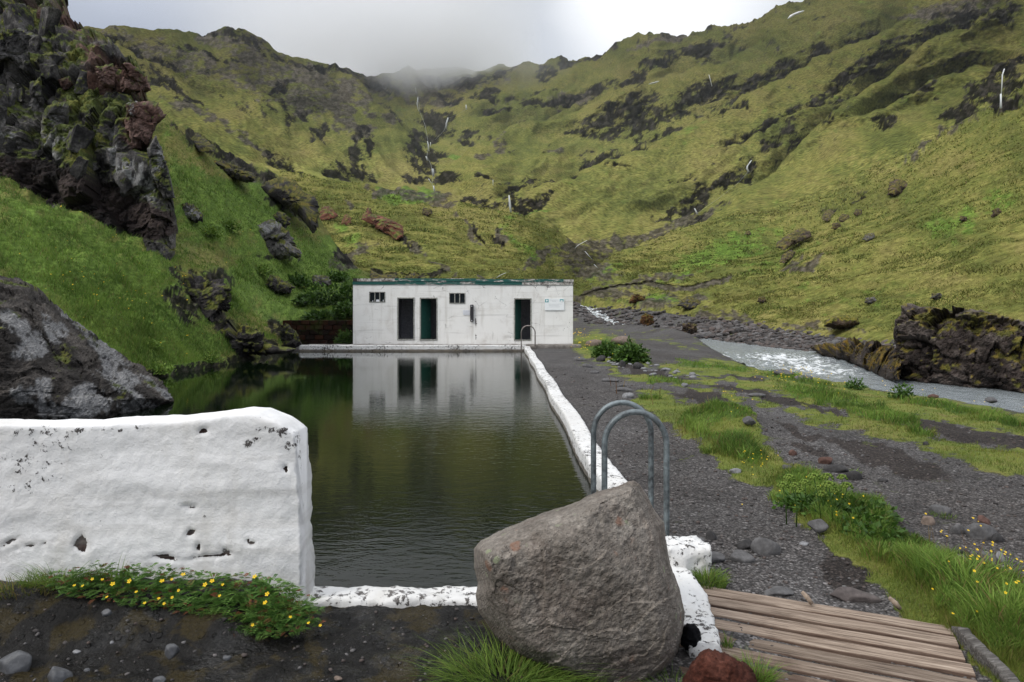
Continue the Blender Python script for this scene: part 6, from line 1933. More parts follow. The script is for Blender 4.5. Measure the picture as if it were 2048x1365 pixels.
STONES = [(1534, 1095, 54, 36, 'stone_grey', 1, 'round smooth grey stone largest on the gravel path'), (1423, 1072, 27, 20, 'stone_dark', 1, 'small round dark stone on the path near the ladder foot'), (1396, 1085, 42, 14, 'stone_grey', 0, 'flat grey stone beside the flaking white block'),
          (1430, 1117, 42, 20, 'stone_grey', 0, 'low grey stone half sunk in the path behind the white block'), (1485, 1115, 50, 22, 'stone_grey', 0, 'flat angular grey stone in front of the round path stone'), (1492, 1090, 40, 18, 'stone_dark', 0, 'mossy dark stone left of the round path stone'), (1609, 1088, 19, 8, 'stone_pale', 0, 'small flat pale stone on the open path'),
          (1641, 1050, 36, 20, 'stone_grey', 0, 'grey stone at the edge of the grass strip by the angelica'), (1473, 942, 22, 10, 'stone_pale', 0, 'pale flat stone at the left edge of the grass strip'), (1347, 916, 15, 12, 'stone_grey', 1, 'small round stone right of the ladder rails'),
          (1653, 921, 29, 17, 'stone_red', 0, 'red brown angular stone behind the angelica'), (1677, 939, 50, 17, 'stone_dark', 1, 'long flat dark stone behind the angelica'), (1711, 953, 29, 20, 'stone_dark', 1, 'dark rounded stone at the end of the flat stone'), (1587, 906, 16, 14, 'stone_red', 0, 'small brown stone on bare soil near the green mound'),
          (1577, 935, 24, 12, 'stone_grey', 0, 'small grey stone left of the red brown stone'), (1756, 1009, 18, 12, 'stone_pale', 0, 'pale pebble above the fern bank'), (1770, 1036, 30, 17, 'stone_red', 0, 'dark red stone beside the fern bank'), (1771, 1023, 22, 10, 'stone_dark', 0, 'flat dark stone above the dark red stone'),
          (1858, 1042, 28, 18, 'stone_tan', 0, 'tan angular stone alone on the right gravel'), (1885, 1020, 40, 22, 'stone_grey', 0, 'grey pyramid stone with grass tufts on the right gravel'), (1970, 1042, 28, 20, 'stone_red', 0, 'reddish stone on top of the cluster at the right edge'), (1970, 1066, 54, 32, 'stone_grey', 0, 'largest grey stone of the cluster at the right edge'),
          (1922, 1060, 30, 20, 'stone_grey', 1, 'grey stone left of the cluster at the right edge'), (1998, 1078, 26, 18, 'stone_dark', 0, 'dark stone right of the cluster at the right edge'), (1930, 1104, 26, 13, 'stone_dark', 0, 'dark wedge stone below the right edge cluster'), (1979, 1115, 36, 24, 'stone_grey', 0, 'grey stone below the right edge cluster'),
          (2003, 1115, 22, 20, 'stone_pale', 0, 'whitish angular stone near the right edge'), (1716, 1196, 86, 26, 'stone_brown', 0, 'broad flat brownish slab stone behind the deck'), (1563, 1187, 56, 12, 'stone_grey', 0, 'narrow grey kerb like stone behind the deck'), (1854, 887, 13, 10, 'stone_dark', 0, 'tiny dark stone on the mossy flat'), (1768, 961, 18, 8, 'stone_dark', 0, 'small flat dark stone right of the long flat stone'),
          (1787, 1062, 24, 14, 'stone_pale', 0, 'pale grey stone at the lower end of the fern bank'), (1820, 1062, 22, 12, 'stone_dark', 0, 'small dark stone between fern bank and tan stone'),
          (1256, 790, 25, 14, 'stone_pale', 1, 'pale grey stone at the near end of the path edging'), (1251, 780, 34, 10, 'stone_grey', 1, 'flat stone behind the pale one in the path edging'), (1224, 760, 34, 10, 'stone_grey', 1, 'broad flat stone in the middle of the path edging'), (1240, 771, 22, 8, 'stone_grey', 1, 'small flat stone between broader ones in the path edging'),
          (1191, 744, 20, 8, 'stone_grey', 1, 'third stone from the hut in the path edging'), (1158, 718, 28, 9, 'stone_grey', 1, 'flat stone of the path edging nearest the hut'), (1175, 732, 22, 8, 'stone_grey', 1, 'second stone from the hut in the path edging'),
          (1194, 684, 38, 18, 'stone_tan', 1, 'pale brown boulder behind the leafy plants by the hut'), (1244, 681, 52, 17, 'stone_tan', 1, 'wide low tan boulder behind the leafy plants by the hut'), (1277, 731, 22, 17, 'stone_dark', 0, 'dark pointed stone right of the pale rubble'), (1244, 728, 15, 14, 'stone_dark', 0, 'dark upright stone on the pale rubble'), (1203, 716, 20, 12, 'stone_dark', 0, 'dark stone at the hut end of the pale rubble'),
          (1370, 769, 12, 8, 'stone_pale', 0, 'small pale stone right of the pale rubble'), (1570, 745, 40, 12, 'stone_grey', 1, 'rounded grey stone on the near river bank by the rapids'), (1610, 755, 34, 11, 'stone_grey', 1, 'second rounded grey stone on the near river bank'), (1870, 792, 22, 8, 'stone_red', 1, 'reddish stone on the near bank by the calm water'), (1985, 800, 26, 10, 'stone_grey', 1, 'grey stone on the near bank near the right edge'), (1500, 840, 26, 14, 'stone_grey', 0, 'grey stone right of the round green mound'), (1520, 790, 36, 7, 'stone_grey', 1, 'flat grey slab in the moss before the rapids'), (1420, 812, 26, 7, 'stone_grey', 1, 'flat grey slab behind the round green mound'),
          (18, 1328, 66, 46, 'stone_wet', 0, 'pale angular stone in the bottom left corner'), (112, 1352, 46, 36, 'stone_wet', 0, 'wedge shaped wet stone at the bottom left edge'), (339, 1303, 32, 22, 'stone_wet', 0, 'wet dark grey stone alone in the middle of the mud'), (453, 1316, 16, 10, 'stone_wet', 0, 'small pale stone in the mud right of the lone stone'),
          (76, 1165, 46, 44, 'stone_dark', 0, 'dark stone under the grass at the foot of the wall'), (122, 1183, 26, 18, 'stone_dark', 0, 'dark stone right of the one under the grass'), (100, 1192, 24, 14, 'stone_dark', 0, 'low dark stone between two at the wall foot'), (16, 1198, 16, 11, 'stone_wet', 0, 'small stone in the mud at the left edge'), (166, 1210, 18, 14, 'stone_wet', 0, 'grey pebble below the leaf mat'),
          (317, 1362, 26, 14, 'stone_wet', 0, 'pale stone at the bottom edge below the lone stone'), (152, 1304, 16, 7, 'stone_pale', 0, 'flat pale pebble in the mud left of the lone stone'), (172, 1342, 14, 10, 'stone_wet', 0, 'round wet pebble right of the wedge stone'), (676, 1358, 18, 8, 'stone_tan', 1, 'tan pebble at the bottom edge in the middle'), (222, 1285, 8, 5, 'stone_pale', 1, 'white pebble in the mud below the leaf mat'), (212, 1226, 20, 12, 'stone_wet', 0, 'grey stone at the lower edge of the leaf mat'), (622, 1206, 24, 16, 'stone_dark', 0, 'dark stone between wall end and low kerb')]
for i, (u, v, w, h, m, rnd_, lab) in enumerate(STONES):
    vb = v + 0.42 * h
    Y = 1.79 * F / (vb - HY)
    x = (u - 1024) / F * Y
    z = gz1(x, Y)
    Y = (CH - z) * F / (vb - HY)
    x = (u - 1024) / F * Y
    hw = 0.5 * w * Y / F
    hh = max(0.62 * h * Y / F, 0.16 * hw)
    P_, Fc_ = stone_geo(4 if w > 24 else 3, 500 + i, 16 if not rnd_ else 9, (hw * 1.12, hw * (0.75 if w < 60 else 0.55), hh * 1.15), 0.035, 40 if not rnd_ else 6)
    o = link_mesh('stone', P_ - np.array([0, 0, -hh * 0.1]), Fc_, m)
    o.location = (x, Y + hw * 0.45, z + hh * 0.18)
    o.rotation_euler = (0, 0, random.uniform(-0.3, 0.3))
    tag(o, lab, 'stone', 'loose stones round the pool and path')

# flat pale rubble beside the leafy plants
for i in range(46):
    t = random.random()
    u, v = 1212 + 185 * t + random.gauss(0, 7), 722 + 33 * t + random.gauss(0, 4.5)
    p = G(u, v)
    s = random.uniform(0.05, 0.13)
    if i < 6:
        P_, Fc_ = stone_geo(2, 700 + i, 12, (1, 0.8, 0.4), 0.05, 14)
        me = link_mesh('rubble_stone', P_, Fc_, 'stone_pale').data
        STM = STM + [me] if i else [me]
        o = bpy.data.objects['rubble_stone' if i == 0 else 'rubble_stone.%03d' % i]
    else:
        o = bpy.data.objects.new('rubble_stone', random.choice(STM))
        COL.objects.link(o)
    o.location = (p[0], p[1], gz1(p[0], p[1]) + s * 0.2)
    o.scale = (s, s, s)
    o.rotation_euler = (random.uniform(-.2, .2), random.uniform(-.2, .2), random.uniform(0, 6))
    tag(o, 'flat pale stone in the strip of rubble beside the leafy plants', 'stone', 'pale rubble strip')

# cobbles on the far river bank
COB = []
for i in range(7):
    P_, Fc_ = stone_geo(2, 800 + i, 16, (1, 0.85, 0.72), 0.1, 14)
    me = bpy.data.meshes.new('cobble')
    me.from_pydata([tuple(p) for p in P_], [], [tuple(f) for f in Fc_])
    me.polygons.foreach_set('use_smooth', np.ones(len(Fc_), bool))
    me.materials.append(MATS['cobble'])
    COB.append((me, P_, Fc_))


def bank_spot():
    Y = random.choice((random.uniform(27, 48), random.uniform(33, 60), random.uniform(45, 112)))
    xn, xf = np.interp(Y, rvY, rvN), np.interp(Y, rfY, rfF)
    if Y > 44 and random.random() < 0.38:
        x = xn - abs(random.gauss(0, 1.3)) + 0.3 if Y > 60 else xf + abs(random.gauss(0, 3))
    elif Y > 60 and random.random() < 0.3:
        x = random.uniform(xn, xf)
    else:
        x = xf - 0.4 + abs(random.gauss(0, 3.2 if Y < 60 else 4))
    return x, Y


spots = []
while len(spots) < 5200:
    x, Y = bank_spot()
    u = 1024 + F * x / Y
    if u < 1140 or u > 1800:
        continue
    z = gz1(x, Y)
    s = min(0.46, random.uniform(0.05, 0.12) * random.uniform(1, 2.6)  * (1.0 if Y < 50 else 1.5))
    spots.append((x, Y, z, s, s / Y))
spots.sort(key=lambda t: -t[4])
for (x, Y, z, s, _) in spots[:230]:
    o = bpy.data.objects.new('cobble', random.choice(COB)[0])
    COL.objects.link(o)
    o.location = (x, Y, z + 0.25 * s)
    o.scale = (s * random.uniform(0.8, 1.2), s, s * random.uniform(0.7, 1.0))
    o.rotation_euler = (random.uniform(-.4, .4), random.uniform(-.4, .4), random.uniform(0, 6))
    tag(o, 'rounded grey or brown cobble in the stony river bank', 'cobble', 'cobbles on the far river bank')
CRUDE = []
for i in range(9):
    D_, F_i = ico(1 if i < 6 else 2)
    CRUDE.append((D_ * (1 + 0.22 * np.random.default_rng(i).normal(size=(len(D_), 1)).clip(-1.5, 1.5) * (1 if i < 6 else 0.5)) * [1, .85, .7], F_i))
Vs, Fs, Ts, n0 = [], [], [], 0
for (x, Y, z, s, _) in spots[230:]:
    P_, Fc_ = random.choice(CRUDE)
    Q = rot_z(P_ * s * np.array([random.uniform(.8, 1.2), 1, random.uniform(.7, 1)]), random.uniform(0, 6)) + np.array([x, Y, z + 0.2 * s])
    Vs.append(Q)
    Fs.append(Fc_ + n0)
    Ts.append(np.full(len(Q), random.random()))
    n0 += len(Q)
tag(link_mesh('cobble_bed', np.concatenate(Vs), np.concatenate(Fs), 'cobble_mass', attrs={'tint': np.concatenate(Ts)}, smooth=False), 'mass of smaller cobbles filling the stony river bank', 'cobbles', kind='stuff')

# loose pebbles on the paths
D20, F20 = ico(1)
Vs, Fs, Ts, n0 = [], [], [], 0
rp = np.random.default_rng(5)
cand = np.where((gZ > 0) & (g_moss < 0.35) & (gV > 740) & (gU > 1080) & (gU < 2300) & (gX > pool_r(gY) + 0.35))
sel = rp.integers(0, len(cand[0]), 5200)
cm_ = np.where((g_wet > 0.5) & (gV < 1380) & (gU > -60) & (gU < 960) & (gV > 1215))
sm_ = rp.integers(0, len(cm_[0]), 420)
for a, b_ in list(zip(cand[0][sel], cand[1][sel])) + list(zip(cm_[0][sm_], cm_[1][sm_])):
    Y = gY[a, b_]
    s = (0.004 + 0.012 * rp.random() ** 3) * (Y / 4.0) ** 0.65
    c = GP[a, b_] + np.array([rp.normal() * 0.02, rp.normal() * 0.03, 0.2 * s])
    Q = D20 * (1 + 0.25 * rp.normal(size=(12, 1)).clip(-1.5, 1.5)) * s * np.array([1.1, 0.9, 0.6])
    Vs.append(rot_z(Q, rp.random() * 6) + c)
    Fs.append(F20 + n0)
    Ts.append(np.full(12, rp.random()))
    n0 += 12
tag(link_mesh('pebbles', np.concatenate(Vs), np.concatenate(Fs), 'cobble_mass', attrs={'tint': np.concatenate(Ts)}), 'loose pebbles strewn over the dark gravel paths', 'pebbles', kind='stuff')

# ------------------------------------------------------------------ water falling in the far gullies
FALLS = [([(1018, 391, 3), (1019, 400, 5), (1020, 412, 6), (1022, 425, 5)], 'tall white waterfall over the dark step right of the knoll'), ([(855, 283, 3), (857, 292, 3), (858, 303, 2)], 'upper left strand of the twin fall in the central gully'), ([(861, 285, 2), (861, 293, 2)], 'short right strand of the twin fall in the central gully'), ([(852, 313, 3), (855, 321, 4)], 'small fall under the twin fall in the central gully'),
         ([(865, 338, 6), (866, 345, 6), (867, 353, 5)], 'broad white fall in the middle of the central gully'), ([(857, 358, 2), (863, 367, 2)], 'thin slanting fall near the foot of the central gully'), ([(867, 372, 3), (869, 382, 5)], 'lowest fall of the central gully above the knoll'), ([(896, 236, 3), (893, 247, 4), (892, 257, 3)], 'curved fall right of the top of the central gully'),
         ([(932, 210, 2), (933, 219, 4)], 'small fall high right of the central gully'), ([(836, 194, 1.6), (834, 207, 2), (837, 223, 1.6)], 'thin high stream at the top of the central gully'), ([(831, 176, 1.4), (832, 186, 1.4)], 'faint highest stream below the cloud'), ([(1503, 321, 3), (1495, 332, 4), (1494, 337, 5), (1497, 344, 5)], 'kinked white fall on the right mountain slope'),
         ([(1389, 417, 3), (1395, 429, 5)], 'small fall at the foot of the right mountain gully'), ([(2009, 138, 3), (2005, 150, 3), (2004, 170, 2), (2003, 188, 2)], 'upper part of the tall thin fall at the right edge'), ([(2002, 188, 4), (2002, 204, 4), (2002, 217, 6)], 'lower part of the tall thin fall at the right edge'), ([(1418, 150, 1.6), (1424, 173, 1.8)], 'faint thread of water in the dark crags on the right'),
         ([(986, 360, 1.6), (986, 371, 1.6)], 'tiny fall between central gully and tall waterfall')]


def ribbon(name, pts, mat, lift=1.5):
    B = []
    for (u, v, w) in pts:
        h_ = hit(u, v, 6)
        B.append((u, v, h_[1]))
    Ymin = min(b_[2] for b_ in B) - lift * min(b_[2] for b_ in B) / 300
    V_, n = [], len(pts)
    for (u, v, w), b_ in zip(pts, B):
        w = w * 0.75
        for k, f in ((-1, 0.0), (-0.5, -0.8), (0.5, -0.8), (1, 0.0), (0.6, 1.2), (-0.6, 1.2)):
            V_.append(W(u + 0.5 * w * k, v, Ymin) + np.array([0, f * 0.5 * w * Ymin / F, 0]))
    ii = np.arange(n * 6).reshape(n, 6)
    Q = np.stack([ii[:-1], ii[1:], np.roll(ii[1:], -1, 1), np.roll(ii[:-1], -1, 1)], -1).reshape(-1, 4)
    return link_mesh(name, np.array(V_), [Q, ii[:1], ii[-1:, ::-1]], mat)


for pts, lab in FALLS:
    tag(ribbon('waterfall', pts, 'fall_water'), lab, 'waterfall', 'waterfalls in the mountain gullies')
for pts in ([(836, 194, 1), (840, 225, 1), (850, 250, 1.2), (856, 283, 1.2), (854, 313, 1.4), (862, 330, 1.4), (866, 353, 1.2), (864, 368, 1.4), (869, 382, 1.6)], [(932, 219, 1), (915, 230, 1), (896, 237, 1.2), (888, 262, 1), (870, 280, 1)], [(1497, 344, 1.6), (1470, 372, 1), (1440, 395, 1), (1393, 428, 1.4)], [(1150, 497, 2), (1156, 491, 3), (1163, 487, 3), (1174, 481, 2)], [(1184, 519, 2), (1176, 510, 2), (1170, 503, 2)], [(1196, 537, 3), (1188, 529, 2)], [(994, 556, 4), (1000, 551, 3), (1012, 546, 3)]):
    tag(ribbon('stream', [(u, v, w * (0.6 if v < 440 else 1)) for u, v, w in pts], 'thread_water' if pts[0][1] < 440 else 'fall_water', 0.6), kind='structure')
tag(ribbon('snow_patch', [(1576, 38, 3), (1586, 31, 16), (1597, 26, 18), (1607, 22, 4)], 'snow', 4), 'white snow patch just under the right skyline', 'snow patch')
tag(ribbon('snow_patch', [(1298, 169, 3), (1306, 167, 14), (1317, 163, 4)], 'snow', 3), 'small white snow patch above the dark crags', 'snow patch')

# ------------------------------------------------------------------ plants


def blades(P, h, w, lean=0.35, rng=None, seg=2, curl=1.0, dirs=None):
    """grass: every blade a bent tapering strip"""
    n = len(P)
    rng = rng or RNG
    a = rng.random(n) * 2 * math.pi if dirs is None else dirs
    face = rng.random(n) * 2 * math.pi
    dx, dy = np.cos(a), np.sin(a)
    L = lean * (0.4 + 1.2 * rng.random(n)) * h
    sx, sy = np.cos(face) * w / 2, np.sin(face) * w / 2
    if seg == 1:
        V = np.empty((n, 3, 3))
        V[:, 0] = P + np.stack([-sx, -sy, 0 * sx - 0.01], 1)
        V[:, 1] = P + np.stack([sx, sy, 0 * sx - 0.01], 1)
        V[:, 2] = P + np.stack([dx * L, dy * L, h], 1)
        Fc = np.arange(n * 3).reshape(n, 3)
        return V.reshape(-1, 3), [Fc], 3
    V = np.empty((n, 7, 3))
    for k, (t, ww) in enumerate(((0, 1.0), (0.4, 0.85), (0.75, 0.55))):
        q = t ** (1.6 * curl)
        zz = h * (t - 0.35 * lean * q * t)
        c = P + np.stack([dx * L * q, dy * L * q, zz], 1)
        V[:, 2 * k] = c - np.stack([sx * ww, sy * ww, 0 * sx], 1)
        V[:, 2 * k + 1] = c + np.stack([sx * ww, sy * ww, 0 * sx], 1)
    V[:, 6] = P + np.stack([dx * L, dy * L, h * (1 - 0.35 * lean)], 1)
    V[:, 0, 2] -= 0.01
    V[:, 1, 2] -= 0.01
    i = np.arange(n)[:, None] * 7
    Q = np.concatenate([i + np.array([[0, 1, 3, 2]]), i + np.array([[2, 3, 5, 4]])])
    T = i + np.array([[4, 5, 6]])
    return V.reshape(-1, 3), [Q, T], 7


def grass_obj(name, P, h, w, mat, label, lean=0.35, seg=2, dry=0.06, seed=1, tint=None, **kw):
    rng = np.random.default_rng(seed)
    V, Fl, k = blades(P, h, w, lean, rng, seg, **kw)
    t = rng.random(len(P)) * 0.9 if tint is None else tint
    t = np.where(rng.random(len(P)) < dry, 1.0, np.clip(t, 0, 0.92))
    return tag(link_mesh(name, V, Fl, mat, attrs={'tint': np.repeat(t, k)}, smooth=True), label, 'grass', kind='stuff')


# grass on the left bank
rg = np.random.default_rng(21)
lVc = HY - F * (lZ - CH) / lY
ok = (l_rock < 0.28) & (lZ > 0.12) & (lU > -60) & (lY < 62) & (lY[:, :] > 5)
ci = np.where(ok)
wgt = 0.25 + l_grn[ci] + 0.5 * (lY[ci] < 30)
sel = rg.choice(len(ci[0]), 110000, p=wgt / wgt.sum())
jx = rg.uniform(-0.5, 0.5, len(sel)) * 3.0 / F
P0 = LP[ci[0][sel], ci[1][sel]].copy()
nxt = LP[np.minimum(ci[0][sel] + 1, lY.shape[0] - 1), ci[1][sel]]
f_ = rg.random(len(sel))[:, None]
P0 = P0 + (nxt - P0) * f_
P0[:, 0] += jx * P0[:, 1]
clump = 0.5 + 0.9 * np.clip(fbm(P0[:, 0] / 1.4, P0[:, 1] / 1.4, P0[:, 2] / 1.4, 3, 401) + 0.25, 0, 1)
hh = rg.uniform(0.06, 0.2, len(P0)) * clump * np.where(P0[:, 1] > 32, 1.2, 1.0)
tn = 0.45 + 0.5 * fbm(P0[:, 0] / 2.2, P0[:, 1] / 2.2, P0[:, 2] / 2.2, 3, 403) + 0.22 * rg.normal(size=len(P0))
grass_obj('bank_grass', P0, hh, 0.0009 * P0[:, 1], 'grass', 'long green grass covering the steep left bank', 0.6, 1, 0.05, 22, tn)

# grass and turf on the valley floor
ci = np.where((g_moss > 0.42) & (gZ > -0.1) & (gV < 1500) & (gV > 655) & (gU > 1000) & (gU < 2400) & (gX > pool_r(gY) + 0.4))
ub, vb_ = gU[ci], gV[ci]
wgt = (0.3 + 1.3 * g_lush[ci]) * np.clip((vb_ - 640) / 120, 0.25, 1.6)
sel = rg.choice(len(ub), 120000, p=wgt / wgt.sum())
P0 = GP[ci[0][sel], ci[1][sel]].copy()
sp = 5.0 / F * P0[:, 1]
P0[:, 0] += rg.uniform(-.5, .5, len(sel)) * sp
dyy = P0[:, 1] ** 2 * 3 / (1.79 * F)
P0[:, 1] += rg.uniform(-.5, .5, len(sel)) * dyy
lu = g_lush[ci][sel]
cl_ = 0.35 + np.clip(fbm(P0[:, 0] / 0.5, P0[:, 1] / 0.5, 0.5, 3, 411) + 0.3, 0, 1)
hh = (0.015 + 0.03 * rg.random(len(sel))) * (1 - lu) + lu * cl_ * rg.uniform(0.05, 0.2, len(sel))
ww = np.clip(0.00085 * P0[:, 1], 0.0028, 0.03)
isl = lu > 0.45
tn = 0.45 + 0.6 * fbm(P0[:, 0] / 0.9, P0[:, 1] / 0.9, 0.5, 3, 413) + 0.2 * rg.normal(size=len(P0))
grass_obj('meadow_grass', P0[isl], hh[isl], ww[isl], 'grass', 'tall green grass growing in strips across the valley floor', 0.5, 2, 0.08, 23, tn[isl])
grass_obj('turf', P0[~isl], hh[~isl], ww[~isl] * 1.3, 'turf', 'short mossy turf on the valley floor right of the path', 0.6, 1, 0.08, 24, tn[~isl])


# rough grass on the hillside and the knoll, as far as single tussocks still show
ok = (h_rock < 0.3) & (h_scree < 0.3) & (hY < 190) & (hU > 560) & (hU < 2200) & (hV < 665) & (hV > -20)
ok[:6] = False
ci = np.where(ok)
sel = rg.choice(len(ci[0]), 150000)
P0 = HP[ci[0][sel], ci[1][sel]].copy()
nxt = HP[np.minimum(ci[0][sel] + 1, hY.shape[0] - 1), ci[1][sel]]
P0 = P0 + (nxt - P0) * rg.random(len(sel))[:, None]
P0[:, 0] += rg.uniform(-.5, .5, len(sel)) * 2.8 / F * P0[:, 1]
cl_ = np.clip(0.5 + 1.4 * fbm(P0[:, 0] * 0.25, P0[:, 1] * 0.2, P0[:, 2] * 1.3, 3, 431, 0.6), 0.1, 1.4)
tn = 0.5 + 0.5 * fbm(P0[:, 0] / 9, P0[:, 1] / 12, P0[:, 2] / 5, 3, 433) + 0.2 * rg.normal(size=len(P0)) - 0.5 * h_grn[ci][sel]
grass_obj('hillside_grass', P0, (0.03 + 0.0024 * P0[:, 1]) * cl_ * rg.uniform(0.5, 1.2, len(P0)), 0.002 * P0[:, 1], 'hill_grass', 'rough yellow green grass on the right hillside and the knoll', 0.9, 1, 0.04, 25, np.clip(tn, 0, 0.92))


def tuft(name, u, v, n, rad, h, w, label, seed, mat='grass', lean=0.7, z=None, depth=1.0, dry=0.04, curl=1.0, Y=None):
    rng = np.random.default_rng(seed)
    c = G(u, v, 0.12) if Y is None else W(u, v, Y)
    a, r = rng.random(n) * 6.283, rad * np.sqrt(rng.random(n))
    P = np.stack([c[0] + r * np.cos(a), c[1] + r * np.sin(a) * depth, np.full(n, c[2] if Y is not None else (z if z is not None else gz1(c[0], c[1])))], 1)
    hb = h * rng.uniform(0.45, 1.0, n) * (1 - 0.35 * (r / rad))
    V, Fl, k = blades(P, hb, np.full(n, w), lean, rng, 2, curl, dirs=a + rng.normal(0, 0.6, n))
    t = np.where(rng.random(n) < dry, 1.0, np.clip(rng.normal(0.5, 0.25, n), 0, 0.92))
    o = link_mesh(name, V - c, Fl, mat, attrs={'tint': np.repeat(t, k)})
    o.location = c
    return tag(o, label, 'grass tuft', 'single grass tufts')


tuft('grass_tuft', 1010, 1372, 1500, 0.24, 0.36, 0.0042, 'long drooping green grass tuft under the large boulder', 31, lean=1.1, z=0.08, depth=0.5)
tuft('grass_tuft', 1110, 1400, 700, 0.2, 0.26, 0.004, 'grass growing at the front foot of the large boulder', 32, lean=1.0, z=0.06, depth=0.4)
tuft('grass_tuft', 1345, 1385, 500, 0.1, 0.2, 0.0036, 'dark grass tuft between the boulder and the rusty stone', 33, lean=0.8, z=0.06)
tuft('grass_tuft', 1510, 1372, 500, 0.07, 0.2, 0.0036, 'bright grass tuft on the deck right of the rusty stone', 34, lean=0.7, z=0.12)
tuft('grass_tuft', 1412, 1165, 700, 0.13, 0.14, 0.0036, 'grass tuft under the flaking white block', 35, lean=0.7)
tuft('grass_tuft', 1455, 1300, 60, 0.02, 0.13, 0.0034, 'little grass tuft sprouting between deck planks', 36, lean=0.4, z=0.12)
tuft('grass_tuft', 120, 1245, 500, 0.2, 0.26, 0.004, 'spiky grass tuft at the foot of the white wall', 37, lean=0.8, z=0.3, depth=0.25, Y=None)
tuft('grass_tuft', 520, 1270, 700, 0.24, 0.22, 0.005, 'broad bladed grass in the leaf mat near the wall end', 38, lean=0.9, z=0.2, depth=0.4)
tuft('grass_tuft', 225, 1258, 70, 0.1, 0.3, 0.006, 'few tall upright blades before the white wall', 39, lean=0.25, z=0.3, depth=0.25)
tuft('grass_tuft', 30, 1258, 240, 0.2, 0.18, 0.004, 'withered grass at the left end of the leaf mat', 40, 'turf', 0.9, z=0.3, depth=0.3, dry=0.5)
tuft('grass_tuft', 1710, 948, 90, 0.05, 0.12, 0.006, 'small broad bladed tuft on the dark rounded stone', 41, lean=0.6)
tuft('grass_tuft', 1885, 1034, 120, 0.1, 0.06, 0.004, 'tufts round the grey pyramid stone', 42, lean=0.7)
tuft('grass_tuft', 1300, 800, 260, 0.22, 0.2, 0.008, 'grass tuft with dry stalks at the path edge', 43, lean=0.7)

for i, (u, v, n_, r_, h_, lab) in enumerate(((1850, 1150, 160, 0.14, 0.24, 'upper broad bladed tuft in the grass right of the deck'), (1930, 1205, 200, 0.16, 0.28, 'middle broad bladed tuft in the grass right of the deck'), (2010, 1270, 220, 0.16, 0.3, 'lower broad bladed tuft at the right edge'), (1990, 1180, 160, 0.14, 0.26, 'tuft with pale stems at the right edge'), (1760, 1120, 160, 0.12, 0.16, 'low tuft below the fern bank'), (1560, 1000, 140, 0.1, 0.14, 'low tuft left of the angelica'), (1480, 880, 200, 0.16, 0.2, 'long tuft on the near side of the green mound'), (1420, 905, 160, 0.12, 0.16, 'tuft left of the green mound'))):
    tuft('grass_tuft', u, v, n_, r_, h_, 0.0065, lab, 150 + i, lean=0.6, dry=0.16)


# leafy plants
def leaf_cloud(c, rx, ry, rz, n, size, rng, up=0.5):
    """pointed leaves spread through a domed volume"""
    d = rng.normal(size=(n, 3))
    d /= np.linalg.norm(d, axis=1)[:, None]
    r = rng.random(n) ** 0.45
    lump = 1 + 0.35 * fbm(d[:, 0] * 2.2 + c[0], d[:, 1] * 2.2, d[:, 2] * 2.2, 2, 7)
    P = np.stack([c[0] + d[:, 0] * rx * r * lump, c[1] + d[:, 1] * ry * r * lump, c[2] + np.abs(d[:, 2]) * rz * r * lump], 1)
    ax = d * 0.8 + rng.normal(size=(n, 3)) * 0.5 + np.array([0, 0, up * 0.3])
    ax /= np.linalg.norm(ax, axis=1)[:, None]
    nr = np.cross(ax, rng.normal(size=(n, 3)) + np.array([0, 0, 2.0]))
    nr /= np.linalg.norm(nr, axis=1)[:, None]
    s = (size * rng.uniform(0.6, 1.3, n))[:, None]
    dn = np.cross(nr, ax)
    V = np.stack([P, P + ax * s * 0.5 + nr * s * 0.36 - dn * s * 0.08, P + ax * s * 1.1 - dn * s * 0.1, P + ax * s * 0.5 - nr * s * 0.36 - dn * s * 0.08], 1)
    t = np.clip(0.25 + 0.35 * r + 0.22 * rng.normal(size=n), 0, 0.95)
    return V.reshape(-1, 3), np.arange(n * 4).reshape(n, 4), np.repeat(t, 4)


def bush(name, base, rx, rz, n, size, label, cat, seed, mat='lush_leaf', group=None, stems=5):
    rng = np.random.default_rng(seed)
    root = empty(name, tuple(base))
    V, Q, t = leaf_cloud(np.array([0, 0, rz * 0.08]), rx, rx * 0.8, rz, n, size, rng)
    tag(link_mesh('foliage', V, Q, mat, root, {'tint': t}, smooth=False), kind='stuff')
    for k in range(stems):
        a = rng.random() * 6.28
        p1 = np.array([rx * 0.5 * math.cos(a), rx * 0.4 * math.sin(a), rz * rng.uniform(0.6, 0.9)])
        V, Fl = tube([(p1[0] * 0.15, p1[1] * 0.15, -0.03), tuple(p1 * [0.5, 0.5, 0.55]), tuple(p1)], [0.012, 0.01, 0.005], 5)
        tn_ = np.full(len(V), 0.4)
        link_mesh('stem', V, Fl, mat, root, {'tint': tn_})
    return tag(root, label, cat, group)


def at_g(u, v):
    p = G(u, v)
    return np.array([p[0], p[1], gz1(p[0], p[1]) - 0.02])


